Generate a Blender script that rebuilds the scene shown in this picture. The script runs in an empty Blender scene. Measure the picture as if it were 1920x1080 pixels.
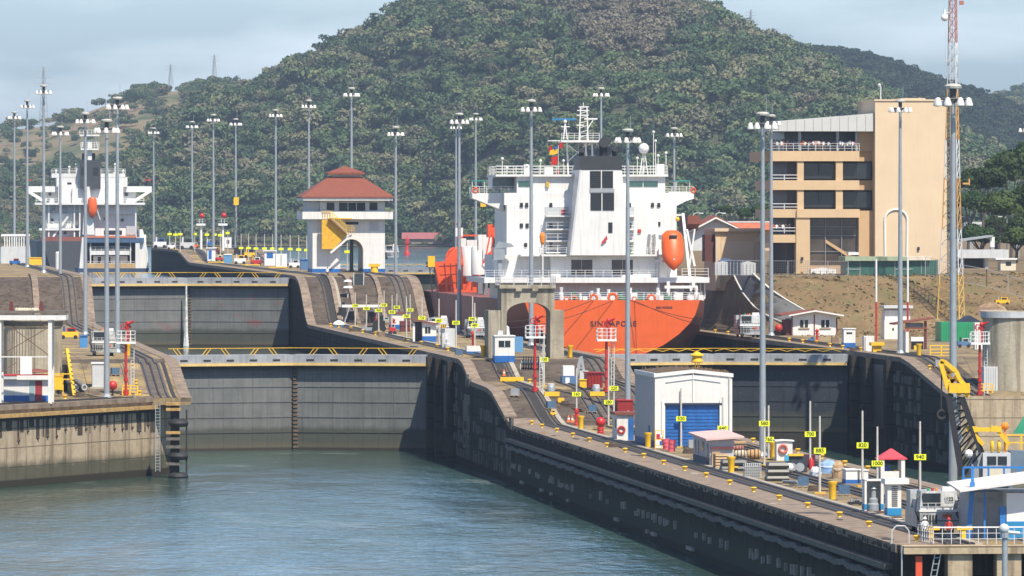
import bpy, math, random
import numpy as np
from mathutils import Vector, Matrix
random.seed(7); rng = np.random.default_rng(7)
sc = bpy.context.scene
COL = sc.collection
# ---------------- camera -----------------
F, H, YH, CX = 13000.0, 28.7, 415.0, 960.0        # focal length in photo pixels, eye height (m), horizon row, centre column
cam_d = bpy.data.cameras.new('camera'); cam = bpy.data.objects.new('camera', cam_d); COL.objects.link(cam)
cam.location = (0, 0, H); cam.rotation_euler = (math.radians(90), 0, 0)
cam_d.sensor_width = 36; cam_d.lens = F*36/1920; cam_d.shift_y = -(540-YH)/1920
cam_d.clip_start = 5; cam_d.clip_end = 30000
sc.camera = cam
# ---------------- sky, sun, exposure -----------------
SUN = Vector((.307, -.594, 1.0)).normalized()
w = bpy.data.worlds.new('World'); sc.world = w; w.use_nodes = True
nt = w.node_tree; N = nt.nodes; L = nt.links
bg = N['Background']; sky = N.new('ShaderNodeTexSky'); sky.sky_type = 'NISHITA'; sky.sun_disc = False
sky.sun_elevation = math.asin(SUN.z); sky.sun_rotation = math.atan2(SUN.x, SUN.y)
sky.air_density = 1.3; sky.dust_density = 2.0; sky.ozone_density = 2.5
tc = N.new('ShaderNodeTexCoord'); mp = N.new('ShaderNodeMapping'); mp.inputs['Scale'].default_value = (14, 14, 55)
nz = N.new('ShaderNodeTexNoise'); nz.inputs['Scale'].default_value = 1.6; nz.inputs['Detail'].default_value = 5; nz.inputs['Roughness'].default_value = .5
cr = N.new('ShaderNodeValToRGB'); cr.color_ramp.elements[0].position = .42; cr.color_ramp.elements[1].position = .75
cr.color_ramp.elements[0].color = (0, 0, 0, 1); cr.color_ramp.elements[1].color = (.42, .42, .42, 1)
mx = N.new('ShaderNodeMixRGB'); mx.inputs[2].default_value = (5.5, 5.9, 6.4, 1)
tint = N.new('ShaderNodeMixRGB'); tint.blend_type = 'MULTIPLY'; tint.inputs[0].default_value = 1; tint.inputs[2].default_value = (.73, .95, 1.36, 1)
L.new(tc.outputs['Generated'], mp.inputs[0]); L.new(mp.outputs[0], nz.inputs[0]); L.new(nz.outputs[0], cr.inputs[0])
sxyz = N.new('ShaderNodeSeparateXYZ'); L.new(tc.outputs['Generated'], sxyz.inputs[0])
hz = N.new('ShaderNodeMapRange'); L.new(sxyz.outputs[2], hz.inputs[0]); hz.inputs[1].default_value = .02; hz.inputs[2].default_value = .35; hz.inputs[3].default_value = 1.7; hz.inputs[4].default_value = .5
L.new(sky.outputs[0], tint.inputs[1]); L.new(cr.outputs[0], mx.inputs[0]); L.new(tint.outputs[0], mx.inputs[1])
hs = N.new('ShaderNodeVectorMath'); hs.operation = 'SCALE'; L.new(mx.outputs[0], hs.inputs[0]); L.new(hz.outputs[0], hs.inputs['Scale']); L.new(hs.outputs[0], bg.inputs[0])
bg.inputs[1].default_value = .11
sl = bpy.data.lights.new('sun', 'SUN'); sl.energy = 5.0; sl.angle = math.radians(.5); sl.color = (1, .92, .78)
so = bpy.data.objects.new('sun', sl); COL.objects.link(so); so.rotation_euler = SUN.to_track_quat('Z', 'Y').to_euler(); so.location = (0, 300, 400)
sc.view_settings.view_transform = 'Standard'; sc.view_settings.look = 'None'; sc.view_settings.gamma = 1; sc.view_settings.exposure = .5
sc.cycles.max_bounces = 5; sc.cycles.diffuse_bounces = 2; sc.cycles.glossy_bounces = 3; sc.cycles.transmission_bounces = 3
sc.cycles.volume_bounces = 0; sc.cycles.use_denoising = True
try: sc.cycles.denoiser = 'OPENIMAGEDENOISE'
except Exception: pass

# ---------------- frames of reference -----------------
TH = math.atan2(1230.0, F)                       # the locks run this much left of the line of sight
CT, ST = math.cos(TH), math.sin(TH)
X0, Y0 = -10.33, F/15
def LW(u, v, z=0): return Vector((X0-u*ST+v*CT, Y0+u*CT+v*ST, z))      # u along the locks, v to the right of the centre wall's left edge
def UV(p): a, b = p[0]-X0, p[1]-Y0; return (b*CT-a*ST, a*CT+b*ST)
def WS(px, s, z=0): return Vector(((px-CX)/s, F/s, z))
def WZ(px, py, z): s = (py-YH)/(H-z); return WS(px, s, z)
VW, VR, VL = 19.5, 53.0, -33.7
def lerp(pts, t):
    if t <= pts[0][0]: return pts[0][1]
    for (a, b), (c, d) in zip(pts, pts[1:]):
        if t <= c: return b+(d-b)*(t-a)/(c-a)
    return pts[-1][1]
def sm(t): t = min(1, max(0, t)); return t*t*(3-2*t)
PC = [(-391, 6.4), (-110, 6.4), (-104, 6.9), (-86, 9.5), (-80, 9.8), (-60, 10.0), (-57, 10.3), (-48, 12.0), (-43, 12.3), (232, 12.3), (236, 12.8), (241, 14.3), (250, 17.6), (256, 19.0), (264, 19.7), (276, 19.8), (622, 19.8), (632, 20.0), (672, 22.0), (684, 22.3), (820, 22.3)]
PS = [(-82, 8.8), (-78, 8.9), (-50, 11.9), (-43, 12.4), (232, 12.4), (236, 12.8), (241, 14.3), (250, 17.6), (256, 19.0), (264, 19.7), (276, 19.8), (650, 19.8)]
def hill_z(u, v):
    base = lerp(PS, u)
    return max(base, 12.4+8.3*sm((u-122)/27)*sm((v-58.4)/3.2)) if v > 58.5 and u > 100 else base
def G(u, v):
    if 0 <= v <= VW and -391 <= u <= 820: return lerp(PC, u)
    if v >= VR and u >= -82: return hill_z(u, v)
    if v <= VL and u >= -82: return lerp(PS, u)
    if v < -36 and u > -82-( -36.4-v)*3.2*1.0: return 8.8
    return None
def hit(px, py):
    t = 440.0; last = None
    while t < 2600:
        s = F/t; X = (px-CX)/s; z = H-(py-YH)/s; u, v = UV((X, t)); g = G(u, v)
        if g is not None and z <= g+1e-6:
            return Vector((X, t, g))
        t += .5
    return WZ(px, py, 12.3)
def S_of(p): return F/p[1]

# ---------------- materials -----------------
MC = {}
def mat(name, col, rough=.7, var=.15, scale=1.0, metal=0.0, streak=0.0, bump=0.0, spec=.5, rust=0.0):
    if name in MC: return MC[name]
    m = bpy.data.materials.new(name); MC[name] = m; m.use_nodes = True
    n = m.node_tree.nodes; l = m.node_tree.links; b = n['Principled BSDF']
    b.inputs['Roughness'].default_value = rough; b.inputs['Metallic'].default_value = metal
    b.inputs['Specular IOR Level'].default_value = spec
    t = n.new('ShaderNodeTexCoord'); z = n.new('ShaderNodeTexNoise'); z.inputs['Scale'].default_value = scale; z.inputs['Detail'].default_value = 6; z.inputs['Roughness'].default_value = .62
    l.new(t.outputs['Object'], z.inputs[0])
    mr = n.new('ShaderNodeMapRange'); mr.inputs[1].default_value = .3; mr.inputs[2].default_value = .7
    mr.inputs[3].default_value = 1-var; mr.inputs[4].default_value = 1+var; l.new(z.outputs[0], mr.inputs[0])
    h = n.new('ShaderNodeVectorMath'); h.operation = 'SCALE'; h.inputs[0].default_value = col[:3]; l.new(mr.outputs[0], h.inputs['Scale'])
    out = h.outputs[0]
    if streak or rust:
        mpn = n.new('ShaderNodeMapping'); mpn.inputs['Scale'].default_value = (2.2, 2.2, .12); l.new(t.outputs['Object'], mpn.inputs[0])
        z2 = n.new('ShaderNodeTexNoise'); z2.inputs['Scale'].default_value = 1.3; z2.inputs['Detail'].default_value = 4; l.new(mpn.outputs[0], z2.inputs[0])
        r2 = n.new('ShaderNodeMapRange'); r2.inputs[1].default_value = .5; r2.inputs[2].default_value = .68; r2.inputs[4].default_value = max(streak, rust); l.new(z2.outputs[0], r2.inputs[0])
        mx = n.new('ShaderNodeMixRGB'); l.new(r2.outputs[0], mx.inputs[0]); l.new(out, mx.inputs[1])
        mx.inputs[2].default_value = (.16, .07, .03, 1) if rust else (col[0]*.3, col[1]*.28, col[2]*.25, 1); out = mx.outputs[0]
    l.new(out, b.inputs['Base Color'])
    if bump:
        bp = n.new('ShaderNodeBump'); bp.inputs['Strength'].default_value = bump; bp.inputs['Distance'].default_value = .1; l.new(z.outputs[0], bp.inputs['Height']); l.new(bp.outputs[0], b.inputs['Normal'])
    return m
def ramp(n, l, src, stops):
    c = n.new('ShaderNodeValToRGB'); e = c.color_ramp.elements
    e[0].position, e[0].color = stops[0][0], (*stops[0][1], 1); e[1].position, e[1].color = stops[-1][0], (*stops[-1][1], 1)
    for p, q in stops[1:-1]: k = e.new(p); k.color = (*q, 1)
    l.new(src, c.inputs[0]); return c.outputs[0]
def noise(n, l, src, scale, detail=6, sc3=None, rough=.6, dist=0):
    if sc3: mpn = n.new('ShaderNodeMapping'); mpn.inputs['Scale'].default_value = sc3; l.new(src, mpn.inputs[0]); src = mpn.outputs[0]
    z = n.new('ShaderNodeTexNoise'); z.inputs['Scale'].default_value = scale; z.inputs['Detail'].default_value = detail; z.inputs['Roughness'].default_value = rough; z.inputs['Distortion'].default_value = dist
    l.new(src, z.inputs[0]); return z.outputs[0]
def mixc(n, l, fac, a, b, mode='MIX'):
    x = n.new('ShaderNodeMixRGB'); x.blend_type = mode
    for i, q in enumerate((fac, a, b)):
        if isinstance(q, (int, float)): x.inputs[i].default_value = q
        elif isinstance(q, tuple): x.inputs[i].default_value = (*q, 1)
        else: l.new(q, x.inputs[i])
    return x.outputs[0]
def mrange(n, l, src, a, b, c=0., d=1.):
    r = n.new('ShaderNodeMapRange'); l.new(src, r.inputs[0])
    for i, q in enumerate((a, b, c, d)): r.inputs[i+1].default_value = q
    return r.outputs[0]
def newmat(name):
    m = bpy.data.materials.new(name); MC[name] = m; m.use_nodes = True
    n = m.node_tree.nodes; l = m.node_tree.links; return m, n, l, n['Principled BSDF']
def concrete(name, c1, c2, dark, joints=2.0, algae=None, streak=.8, jw=.012, wet=None):
    m, n, l, b = newmat(name); t = n.new('ShaderNodeTexCoord').outputs['Object']
    base = ramp(n, l, noise(n, l, t, .35, 8), [(.3, c1), (.7, c2)])
    fine = noise(n, l, t, 2.5, 8, rough=.7); base = mixc(n, l, mrange(n, l, fine, .35, .75, 0, .35), base, tuple(x*.45 for x in c1))
    st = noise(n, l, t, 1, 5, (1.1, 1.1, .06)); base = mixc(n, l, mrange(n, l, st, .5, .64, 0, streak), base, dark)
    st2 = noise(n, l, t, 1, 3, (.35, .35, .05)); base = mixc(n, l, mrange(n, l, st2, .52, .66, 0, streak*.6), base, (dark[0]*1.3, dark[1]*1.0, dark[2]*.8))
    sp = n.new('ShaderNodeSeparateXYZ'); l.new(t, sp.inputs[0])
    if joints:
        dv = n.new('ShaderNodeMath'); dv.operation = 'DIVIDE'; l.new(sp.outputs[2], dv.inputs[0]); dv.inputs[1].default_value = joints
        fr = n.new('ShaderNodeMath'); fr.operation = 'FRACT'; l.new(dv.outputs[0], fr.inputs[0])
        lt = n.new('ShaderNodeMath'); lt.operation = 'LESS_THAN'; lt.inputs[1].default_value = jw*4; l.new(fr.outputs[0], lt.inputs[0])
        base = mixc(n, l, lt.outputs[0], base, tuple(x*.35 for x in c1))
    if algae is not None:
        zz = n.new('ShaderNodeMath'); zz.operation = 'MULTIPLY_ADD'; l.new(noise(n, l, t, .5, 5), zz.inputs[0]); zz.inputs[1].default_value = 1.6; l.new(sp.outputs[2], zz.inputs[2])
        base = mixc(n, l, mrange(n, l, zz.outputs[0], algae+1.4, algae+.4, 0, .85), base, (.055, .06, .04))
        base = mixc(n, l, mrange(n, l, zz.outputs[0], algae-1.6, algae-2.6, 0, .6), base, (.17, .15, .1))
    if wet is not None:
        base = mixc(n, l, mrange(n, l, sp.outputs[2], wet+.15, wet, 0, .9), base, (.035, .03, .022))
    l.new(base, b.inputs['Base Color']); b.inputs['Roughness'].default_value = .9; b.inputs['Specular IOR Level'].default_value = .12
    bp = n.new('ShaderNodeBump'); bp.inputs['Strength'].default_value = .5; bp.inputs['Distance'].default_value = .12; l.new(fine, bp.inputs['Height']); l.new(bp.outputs[0], b.inputs['Normal'])
    return m

# ---------------- mesh builder -----------------
class MB:
    def __init__(s): s.v = []; s.f = []; s.mi = []; s.cur = 0
    def add(s, vs, fs):
        o = len(s.v); s.v += [tuple(p) for p in vs]; s.f += [tuple(i+o for i in f) for f in fs]; s.mi += [s.cur]*len(fs); return s
    def box(s, x, y, z, a, b, c, rz=0):       # centre x, y; bottom z; sizes
        q = [(-a/2, -b/2), (a/2, -b/2), (a/2, b/2), (-a/2, b/2)]; cr, sr = math.cos(rz), math.sin(rz)
        vs = [(x+p*cr-r*sr, y+p*sr+r*cr, z+k) for k in (0, c) for p, r in q]
        return s.add(vs, [(3, 2, 1, 0), (4, 5, 6, 7), (0, 1, 5, 4), (1, 2, 6, 5), (2, 3, 7, 6), (3, 0, 4, 7)])
    def bb(s, x0, x1, y0, y1, z0, z1): return s.box((x0+x1)/2, (y0+y1)/2, z0, x1-x0, y1-y0, z1-z0)
    def bar(s, p, q, w, h=None):
        p, q = Vector(p), Vector(q); h = h or w; d = (q-p)
        if d.length < 1e-6: return s
        d.normalize(); up = Vector((0, 0, 1)) if abs(d.z) < .95 else Vector((0, 1, 0))
        a = d.cross(up).normalized(); b = a.cross(d)
        vs = [e+a*i*w/2+b*j*h/2 for e in (p, q) for i, j in ((-1, -1), (1, -1), (1, 1), (-1, 1))]
        return s.add(vs, [(0, 1, 2, 3), (7, 6, 5, 4), (1, 0, 4, 5), (2, 1, 5, 6), (3, 2, 6, 7), (0, 3, 7, 4)])
    def tube(s, p, q, r0, r1=None, n=8, cap=True):
        p, q = Vector(p), Vector(q); r1 = r0 if r1 is None else r1; d = (q-p)
        if d.length < 1e-6: return s
        d.normalize(); up = Vector((0, 0, 1)) if abs(d.z) < .95 else Vector((1, 0, 0))
        a = d.cross(up).normalized(); b = a.cross(d)
        vs = [e+(a*math.cos(2*math.pi*i/n)+b*math.sin(2*math.pi*i/n))*r for e, r in ((p, r0), (q, r1)) for i in range(n)]
        fs = [(i, i+n, (i+1) % n+n, (i+1) % n) for i in range(n)]
        if cap: fs += [tuple(range(n)), tuple(reversed(range(n, 2*n)))]
        return s.add(vs, fs)
    def path(s, pts, r, n=6):
        for a, b in zip(pts, pts[1:]): s.tube(a, b, r, r, n)
        return s
    def lathe(s, prof, x=0, y=0, n=16, axis='z', z=0):   # prof: (radius, height)
        vs = []
        for r, h in prof:
            for i in range(n):
                c, t = math.cos(2*math.pi*i/n)*r, math.sin(2*math.pi*i/n)*r
                vs.append((x+c, y+t, z+h) if axis == 'z' else (x+c, y+h, z+t) if axis == 'y' else (x+h, y+c, z+t))
        fs = [(k*n+i, k*n+(i+1) % n, (k+1)*n+(i+1) % n, (k+1)*n+i) for k in range(len(prof)-1) for i in range(n)]
        fs += [tuple(reversed(range(n))), tuple(range((len(prof)-1)*n, len(prof)*n))]
        return s.add(vs, fs)
    def ball(s, x, y, z, r, n=10, sz=1): return s.lathe([(max(.001, r*math.sin(math.pi*k/6)), -r*sz*math.cos(math.pi*k/6)) for k in range(7)], x, y, n, 'z', z)
    def torus(s, c, R, r, axis='y', n=16, m=6):
        vs = []
        for i in range(n):
            a = 2*math.pi*i/n
            for j in range(m):
                b = 2*math.pi*j/m; q = R+r*math.cos(b); p = (q*math.cos(a), r*math.sin(b), q*math.sin(a))
                if axis == 'z': p = (p[0], p[2], p[1])
                if axis == 'x': p = (p[1], p[0], p[2])
                vs.append((c[0]+p[0], c[1]+p[1], c[2]+p[2]))
        return s.add(vs, [(i*m+j, ((i+1) % n)*m+j, ((i+1) % n)*m+(j+1) % m, i*m+(j+1) % m) for i in range(n) for j in range(m)])
    def prism(s, outl, a, b, axis='y'):       # outline of (x,z) extruded in y (or (x,y) in z, or (y,z) in x)
        n = len(outl)
        def mk(p, q, t): return (p, t, q) if axis == 'y' else (p, q, t) if axis == 'z' else (t, p, q)
        vs = [mk(p, q, a) for p, q in outl]+[mk(p, q, b) for p, q in outl]
        return s.add(vs, [tuple(range(n)), tuple(reversed(range(n, 2*n)))]+[(i, i+n, (i+1) % n+n, (i+1) % n) for i in range(n)])
    def quad(s, *p): return s.add(p, [tuple(range(len(p)))])
    def loft(s, rings, cap=True, closed=True):
        n = len(rings[0]); o = [p for r in rings for p in r]; m = n if closed else n-1
        fs = [(k*n+i, k*n+(i+1) % n, (k+1)*n+(i+1) % n, (k+1)*n+i) for k in range(len(rings)-1) for i in range(m)]
        if cap: fs += [tuple(reversed(range(n))), tuple(range((len(rings)-1)*n, len(rings)*n))]
        return s.add(o, fs)
    def build(s, name, m, parent=None, smooth=False, loc=None, rz=None):
        me = bpy.data.meshes.new(name); me.from_pydata(s.v, [], s.f)
        ms = m if isinstance(m, (list, tuple)) else [m]
        for q in ms: me.materials.append(q)
        if len(ms) > 1: me.polygons.foreach_set('material_index', s.mi)
        import bmesh
        bm = bmesh.new(); bm.from_mesh(me); bmesh.ops.recalc_face_normals(bm, faces=bm.faces); bm.to_mesh(me); bm.free()
        if smooth:
            me.polygons.foreach_set('use_smooth', [True]*len(me.polygons)); me.set_sharp_from_angle(angle=math.radians(40))
        o = bpy.data.objects.new(name, me); COL.objects.link(o)
        if parent: o.parent = parent
        if loc is not None: o.location = loc
        if rz is not None: o.rotation_euler.z = rz
        return o
def tag(o, label=None, cat=None, group=None, kind=None):
    if label: o['label'] = label
    if cat: o['category'] = cat
    if group: o['group'] = group
    if kind: o['kind'] = kind
    return o
def thing(name, label, cat, loc=(0, 0, 0), rz=0, group=None):
    o = bpy.data.objects.new(name, None); COL.objects.link(o); o.location = loc; o.rotation_euler = (0, 0, rz); o.empty_display_size = .5
    return tag(o, label, cat, group)
def part(mb, name, m, parent, smooth=False, label=None):
    o = mb.build(name, m, parent, smooth)
    if label: o['label'] = label
    return o
def dup(root, loc, rz=None, label=None, group=None):
    ch = {}
    for o in COL.objects:
        if o.parent: ch.setdefault(o.parent, []).append(o)
    def cp(o, par):
        c = o.copy(); COL.objects.link(c)
        if par: c.parent = par
        for k in ch.get(o, []): cp(k, c)
        return c
    r = cp(root, None); r.location = loc
    if rz is not None: r.rotation_euler.z = rz
    if label: r['label'] = label
    if group: r['group'] = group
    return r
def text_mesh(body, size, mt, parent, loc, name='lettering', rx=math.pi/2, rz=0, ext=.01, sx=1.0, spacing=1.0, bold=0):
    cu = bpy.data.curves.new(name, 'FONT'); cu.body = body; cu.size = size; cu.align_x = 'CENTER'; cu.align_y = 'CENTER'; cu.extrude = ext; cu.space_character = spacing; cu.offset = bold
    cu.resolution_u = 3
    t = bpy.data.objects.new('tmp', cu); me = bpy.data.meshes.new_from_object(t); bpy.data.objects.remove(t)
    me.materials.clear(); me.materials.append(mt)
    o = bpy.data.objects.new(name, me); COL.objects.link(o); o.parent = parent; o.location = loc; o.rotation_euler = (rx, 0, rz); o.scale.x = sx
    return o
white = mat('white_paint', (.70, .68, .64), .5, .07, .9, streak=.14)
whitec = mat('white_clean', (.72, .71, .69), .5, .04)
shipw = mat('ship_white', (.70, .69, .665), .45, .07, .3, rust=.16)
blue = mat('blue_paint', (.018, .12, .38), .5, .25, 1.2, streak=.3)
red = mat('red_paint', (.46, .024, .02), .45, .12, 2)
redroof = mat('red_roof', (.20, .058, .034), .65, .15, 1.5)
pinkroof = mat('pink_roof', (.52, .20, .18), .6, .15, 1.2)
yellow = mat('yellow_paint', (.78, .46, .02), .5, .12, 3)
hivis = mat('sign_yellow', (.80, .86, .01), .5, .03)
black = mat('black_paint', (.02, .02, .022), .5, .2)
dark = mat('dark_glass', (.022, .028, .034), .12, .2, .6)
steel = mat('galvanised', (.33, .36, .38), .45, .1, 2, metal=.3)
grey = mat('grey_paint', (.30, .32, .34), .55, .1)
lgrey = mat('light_grey', (.52, .53, .53), .55, .08, 1, streak=.15)
rail_m = mat('rail_steel', (.10, .095, .09), .45, .3, 3, metal=.4)
orange = mat('orange_paint', (.68, .105, .014), .45, .08, .5, streak=.10)
concm = mat('pale_concrete', (.42, .38, .31), .85, .2, 1.2, streak=.5, bump=.3)
brown = mat('brown_door', (.14, .03, .03), .6, .15)
tan = mat('tan_board', (.42, .28, .15), .8, .2)
# ================= SETTING =================
# ---- water ----
def water(name, pts, z, col, bump, scale, rough=.12):
    m, n, l, b = newmat(name+'_surface'); t = n.new('ShaderNodeTexCoord').outputs['Object']
    big = noise(n, l, t, 1, 3, (.02, .006, 1), dist=.4)
    foam = noise(n, l, t, 1, 7, (.05, .02, 1), dist=1.2, rough=.7)
    c = ramp(n, l, big, [(.35, tuple(x*.7 for x in col)), (.65, tuple(x*1.25 for x in col))])
    c = mixc(n, l, mrange(n, l, foam, .58, .70, 0, .6), c, (.30, .36, .37))
    l.new(c, b.inputs['Base Color']); b.inputs['Roughness'].default_value = rough; b.inputs['IOR'].default_value = 1.33; b.inputs['Specular IOR Level'].default_value = .28
    w1 = noise(n, l, t, scale, 4, (1, .45, 1), dist=.3); w2 = noise(n, l, t, scale*.18, 3, (1, .4, 1))
    ad = n.new('ShaderNodeMath'); ad.operation = 'MULTIPLY_ADD'; l.new(w2, ad.inputs[0]); ad.inputs[1].default_value = 2.5; l.new(w1, ad.inputs[2])
    md = n.new('ShaderNodeMath'); md.operation = 'MULTIPLY'; l.new(ad.outputs[0], md.inputs[0]); l.new(mrange(n, l, big, .38, .62, .35, 1.25), md.inputs[1])
    bp = n.new('ShaderNodeBump'); bp.inputs['Strength'].default_value = 1; bp.inputs['Distance'].default_value = bump; l.new(md.outputs[0], bp.inputs['Height']); l.new(bp.outputs[0], b.inputs['Normal'])
    mb = MB(); mb.quad(*[(p[0], p[1], z) for p in pts]); return tag(mb.build(name, m), kind='structure')
def rect(u0, u1, v0, v1): return [LW(u0, v0), LW(u0, v1), LW(u1, v1), LW(u1, v0)]
water('canal_water', rect(-840, 8, -300, 300), 0, (.036, .076, .066), .42, .7)
def vee(u0, u1, a, b): return [LW(u0, a), LW(u0+5.7, (a+b)/2), LW(u0, b), LW(u1, b), LW(u1+5.7*(u1 < 600), (a+b)/2), LW(u1, a)]
water('chamber_water', vee(0.3, 278, -34.5, 1), 8.0, (.04, .05, .035), .15, .6)
water('basin_water', vee(0.3, 556, 18.5, 54), 8.0, (.04, .05, .035), .12, .6)
water('lake_water', [LW(278.5, -900), LW(278.5, -34.5), LW(284.2, -16.8), LW(278.5, 1), LW(3400, 1), LW(3400, -900)], 16.5, (.05, .075, .075), .25, .4)
water('lake', [LW(820, .9), LW(820, 18.5), LW(556.5, 18.5), LW(562, 36), LW(556.5, 54), LW(640, 54), LW(640, 600), LW(3400, 600), LW(3400, .9)], 16.496, (.05, .075, .075), .25, .4)

# ---- lock walls ----
wallm = concrete('wall_concrete', (.030, .028, .026), (.068, .060, .048), (.012, .010, .009), 2.1, 2.6, .75, wet=.6)  # lane faces darkened to deepen their shade, on top of stain and algae
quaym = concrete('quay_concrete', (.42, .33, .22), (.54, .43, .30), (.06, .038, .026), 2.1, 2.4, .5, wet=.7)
def topmat():
    m, n, l, b = newmat('wall_top'); t = n.new('ShaderNodeTexCoord').outputs['Object']
    a = noise(n, l, t, .12, 8, rough=.65); c = ramp(n, l, a, [(.34, (.16, .125, .085)), (.48, (.27, .205, .13)), (.6, (.40, .29, .125)), (.75, (.45, .35, .22))])
    f = noise(n, l, t, 1.6, 8, rough=.7); c = mixc(n, l, mrange(n, l, f, .45, .7, 0, .6), c, (.10, .09, .07))
    s2 = noise(n, l, t, .5, 5, (1, .15, 1)); c = mixc(n, l, mrange(n, l, s2, .55, .7, 0, .6), c, (.07, .055, .045))
    br = n.new('ShaderNodeTexBrick'); br.inputs['Scale'].default_value = 1; br.inputs['Brick Width'].default_value = 4.5; br.inputs['Row Height'].default_value = 6.5; br.inputs['Mortar Size'].default_value = .05; br.offset = 0
    br.inputs['Color1'].default_value = (1, 1, 1, 1); br.inputs['Color2'].default_value = (.78, .78, .8, 1); br.inputs['Mortar'].default_value = (.3, .28, .25, 1); l.new(t, br.inputs[0]); c = mixc(n, l, .8, c, br.outputs[0], 'MULTIPLY')
    vo = n.new('ShaderNodeTexVoronoi'); vo.inputs['Scale'].default_value = .28; l.new(t, vo.inputs[0]); c = mixc(n, l, mrange(n, l, vo.outputs['Distance'], .25, .12, 0, .7), c, (.05, .042, .035))
    g = noise(n, l, t, .35, 5, rough=.7); c = mixc(n, l, mrange(n, l, g, .58, .66, 0, .6), c, (.26, .21, .07))
    l.new(c, b.inputs['Base Color']); b.inputs['Roughness'].default_value = .92; b.inputs['Specular IOR Level'].default_value = .15
    bp = n.new('ShaderNodeBump'); bp.inputs['Strength'].default_value = .4; bp.inputs['Distance'].default_value = .08; l.new(f, bp.inputs['Height']); l.new(bp.outputs[0], b.inputs['Normal'])
    return m
topm = topmat()
bedm = mat('track_bed', (.105, .085, .068), .9, .4, .9, bump=.3)
incm = concrete('incline_concrete', (.085, .068, .055), (.15, .12, .095), (.03, .022, .018), 0, None, .7)
copem = mat('coping_concrete', (.215, .162, .118), .88, .45, .8, streak=0, bump=.4)
slotm = mat('slot_black', (.03, .027, .025), .8, .3, 2)
def dense(prof, step=1.5):
    out = []
    for (a, b), (c, d) in zip(prof, prof[1:]):
        if abs(d-b) < .05: out.append((a, b)); continue
        k = max(1, int((c-a)/step)); out += [(a+(c-a)*i/k, b+(d-b)*i/k) for i in range(k)]
    out.append(prof[-1])
    # round the corners of the inclines
    for _ in range(3):
        out = [out[0]]+[(p[0], (a[1]+2*p[1]+c[1])/4) if (c[0]-a[0]) < 14 else p for a, p, c in zip(out, out[1:], out[2:])]+[out[-1]]
    return out
def lockwall(name, label, prof, v0, v1, side_m, zb=-6):
    t = thing(name, label, 'lock wall', LW(0, 0, 0), TH)
    P = dense(prof)
    b = MB(); b.cur = 0
    n = len(P)
    vs = [(v0, u, z) for u, z in P]+[(v1, u, z) for u, z in P]+[(v0, u, zb) for u, z in P]+[(v1, u, zb) for u, z in P]
    top = [(i, i+1, n+i+1, n+i) for i in range(n-1)]
    sd = [(2*n+i, 2*n+i+1, i+1, i) for i in range(n-1)]+[(3*n+i, n+i, n+i+1, 3*n+i+1) for i in range(n-1)]+[(0, n, 3*n, 2*n), (n-1, 3*n-1, 4*n-1, 2*n-1)]
    b.add(vs, top+sd); b.mi = [2 if (P[i+1][1]-P[i][1])/(P[i+1][0]-P[i][0]) > .05 else 0 for i in range(n-1)]+[1]*len(sd)
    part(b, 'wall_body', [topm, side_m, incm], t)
    return t, P
def strip(P, v0, v1, dz, h, name, m, t, u0=-1e9, u1=1e9):
    Q = [(u, z) for u, z in P if u0 <= u <= u1]; b = MB(); n = len(Q)
    r = [[(v0, u, z+dz), (v1, u, z+dz), (v1, u, z+dz+h), (v0, u, z+dz+h)] for u, z in Q]
    b.loft(r); return part(b, name, m, t)
def track(P, v, t, u0=-1e9, u1=1e9):
    strip(P, v-1.15, v+1.15, .004, .012, 'track_bed', bedm, t, u0, u1)
    strip(P, v-.95, v-.80, .02, .16, 'running_rail', rail_m, t, u0, u1)
    strip(P, v-.10, v+.10, .03, .1, 'rack_rail', slotm, t, u0, u1)
    strip(P, v+.80, v+.95, .02, .16, 'running_rail', rail_m, t, u0, u1)
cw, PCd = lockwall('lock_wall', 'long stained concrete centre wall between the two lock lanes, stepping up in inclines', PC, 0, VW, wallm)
strip(PCd, -.12, 3.3, -.5, .56, 'coping', copem, cw, -391, -103); strip(PCd, -.12, 1.25, -.5, .56, 'coping', copem, cw, -103, 900)
strip(PCd, 3.85, 4.75, .004, .03, 'rack_trough', slotm, cw); strip(PCd, 3.45, 3.62, .02, .16, 'running_rail', rail_m, cw); strip(PCd, 5.0, 5.17, .02, .16, 'running_rail', rail_m, cw); strip(PCd, 4.76, 5.4, .004, .02, 'trough_edge', bedm, cw); strip(PCd, 5.45, 6.0, .01, .12, 'kerb', mat('kerb_pale', (.34, .30, .24), .85, .25, 1), cw)
strip(PCd, VW-1.5, VW+.12, -.5, .56, 'coping', copem, cw)
track(PCd, 16.0, cw); track(PCd, 10.6, cw, -391, -60)
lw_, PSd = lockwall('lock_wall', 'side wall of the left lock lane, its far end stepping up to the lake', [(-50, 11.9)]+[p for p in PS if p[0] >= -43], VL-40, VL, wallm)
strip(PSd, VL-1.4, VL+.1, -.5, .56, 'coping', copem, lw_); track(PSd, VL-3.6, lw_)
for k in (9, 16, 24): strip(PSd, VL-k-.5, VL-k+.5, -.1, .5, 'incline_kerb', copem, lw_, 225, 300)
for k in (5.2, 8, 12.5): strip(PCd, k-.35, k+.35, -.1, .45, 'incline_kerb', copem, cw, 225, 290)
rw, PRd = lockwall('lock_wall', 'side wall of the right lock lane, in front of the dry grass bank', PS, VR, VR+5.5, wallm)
strip(PRd, VR-.1, VR+1.5, -.5, .56, 'coping', copem, rw); track(PRd, VR+3.4, rw)
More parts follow.
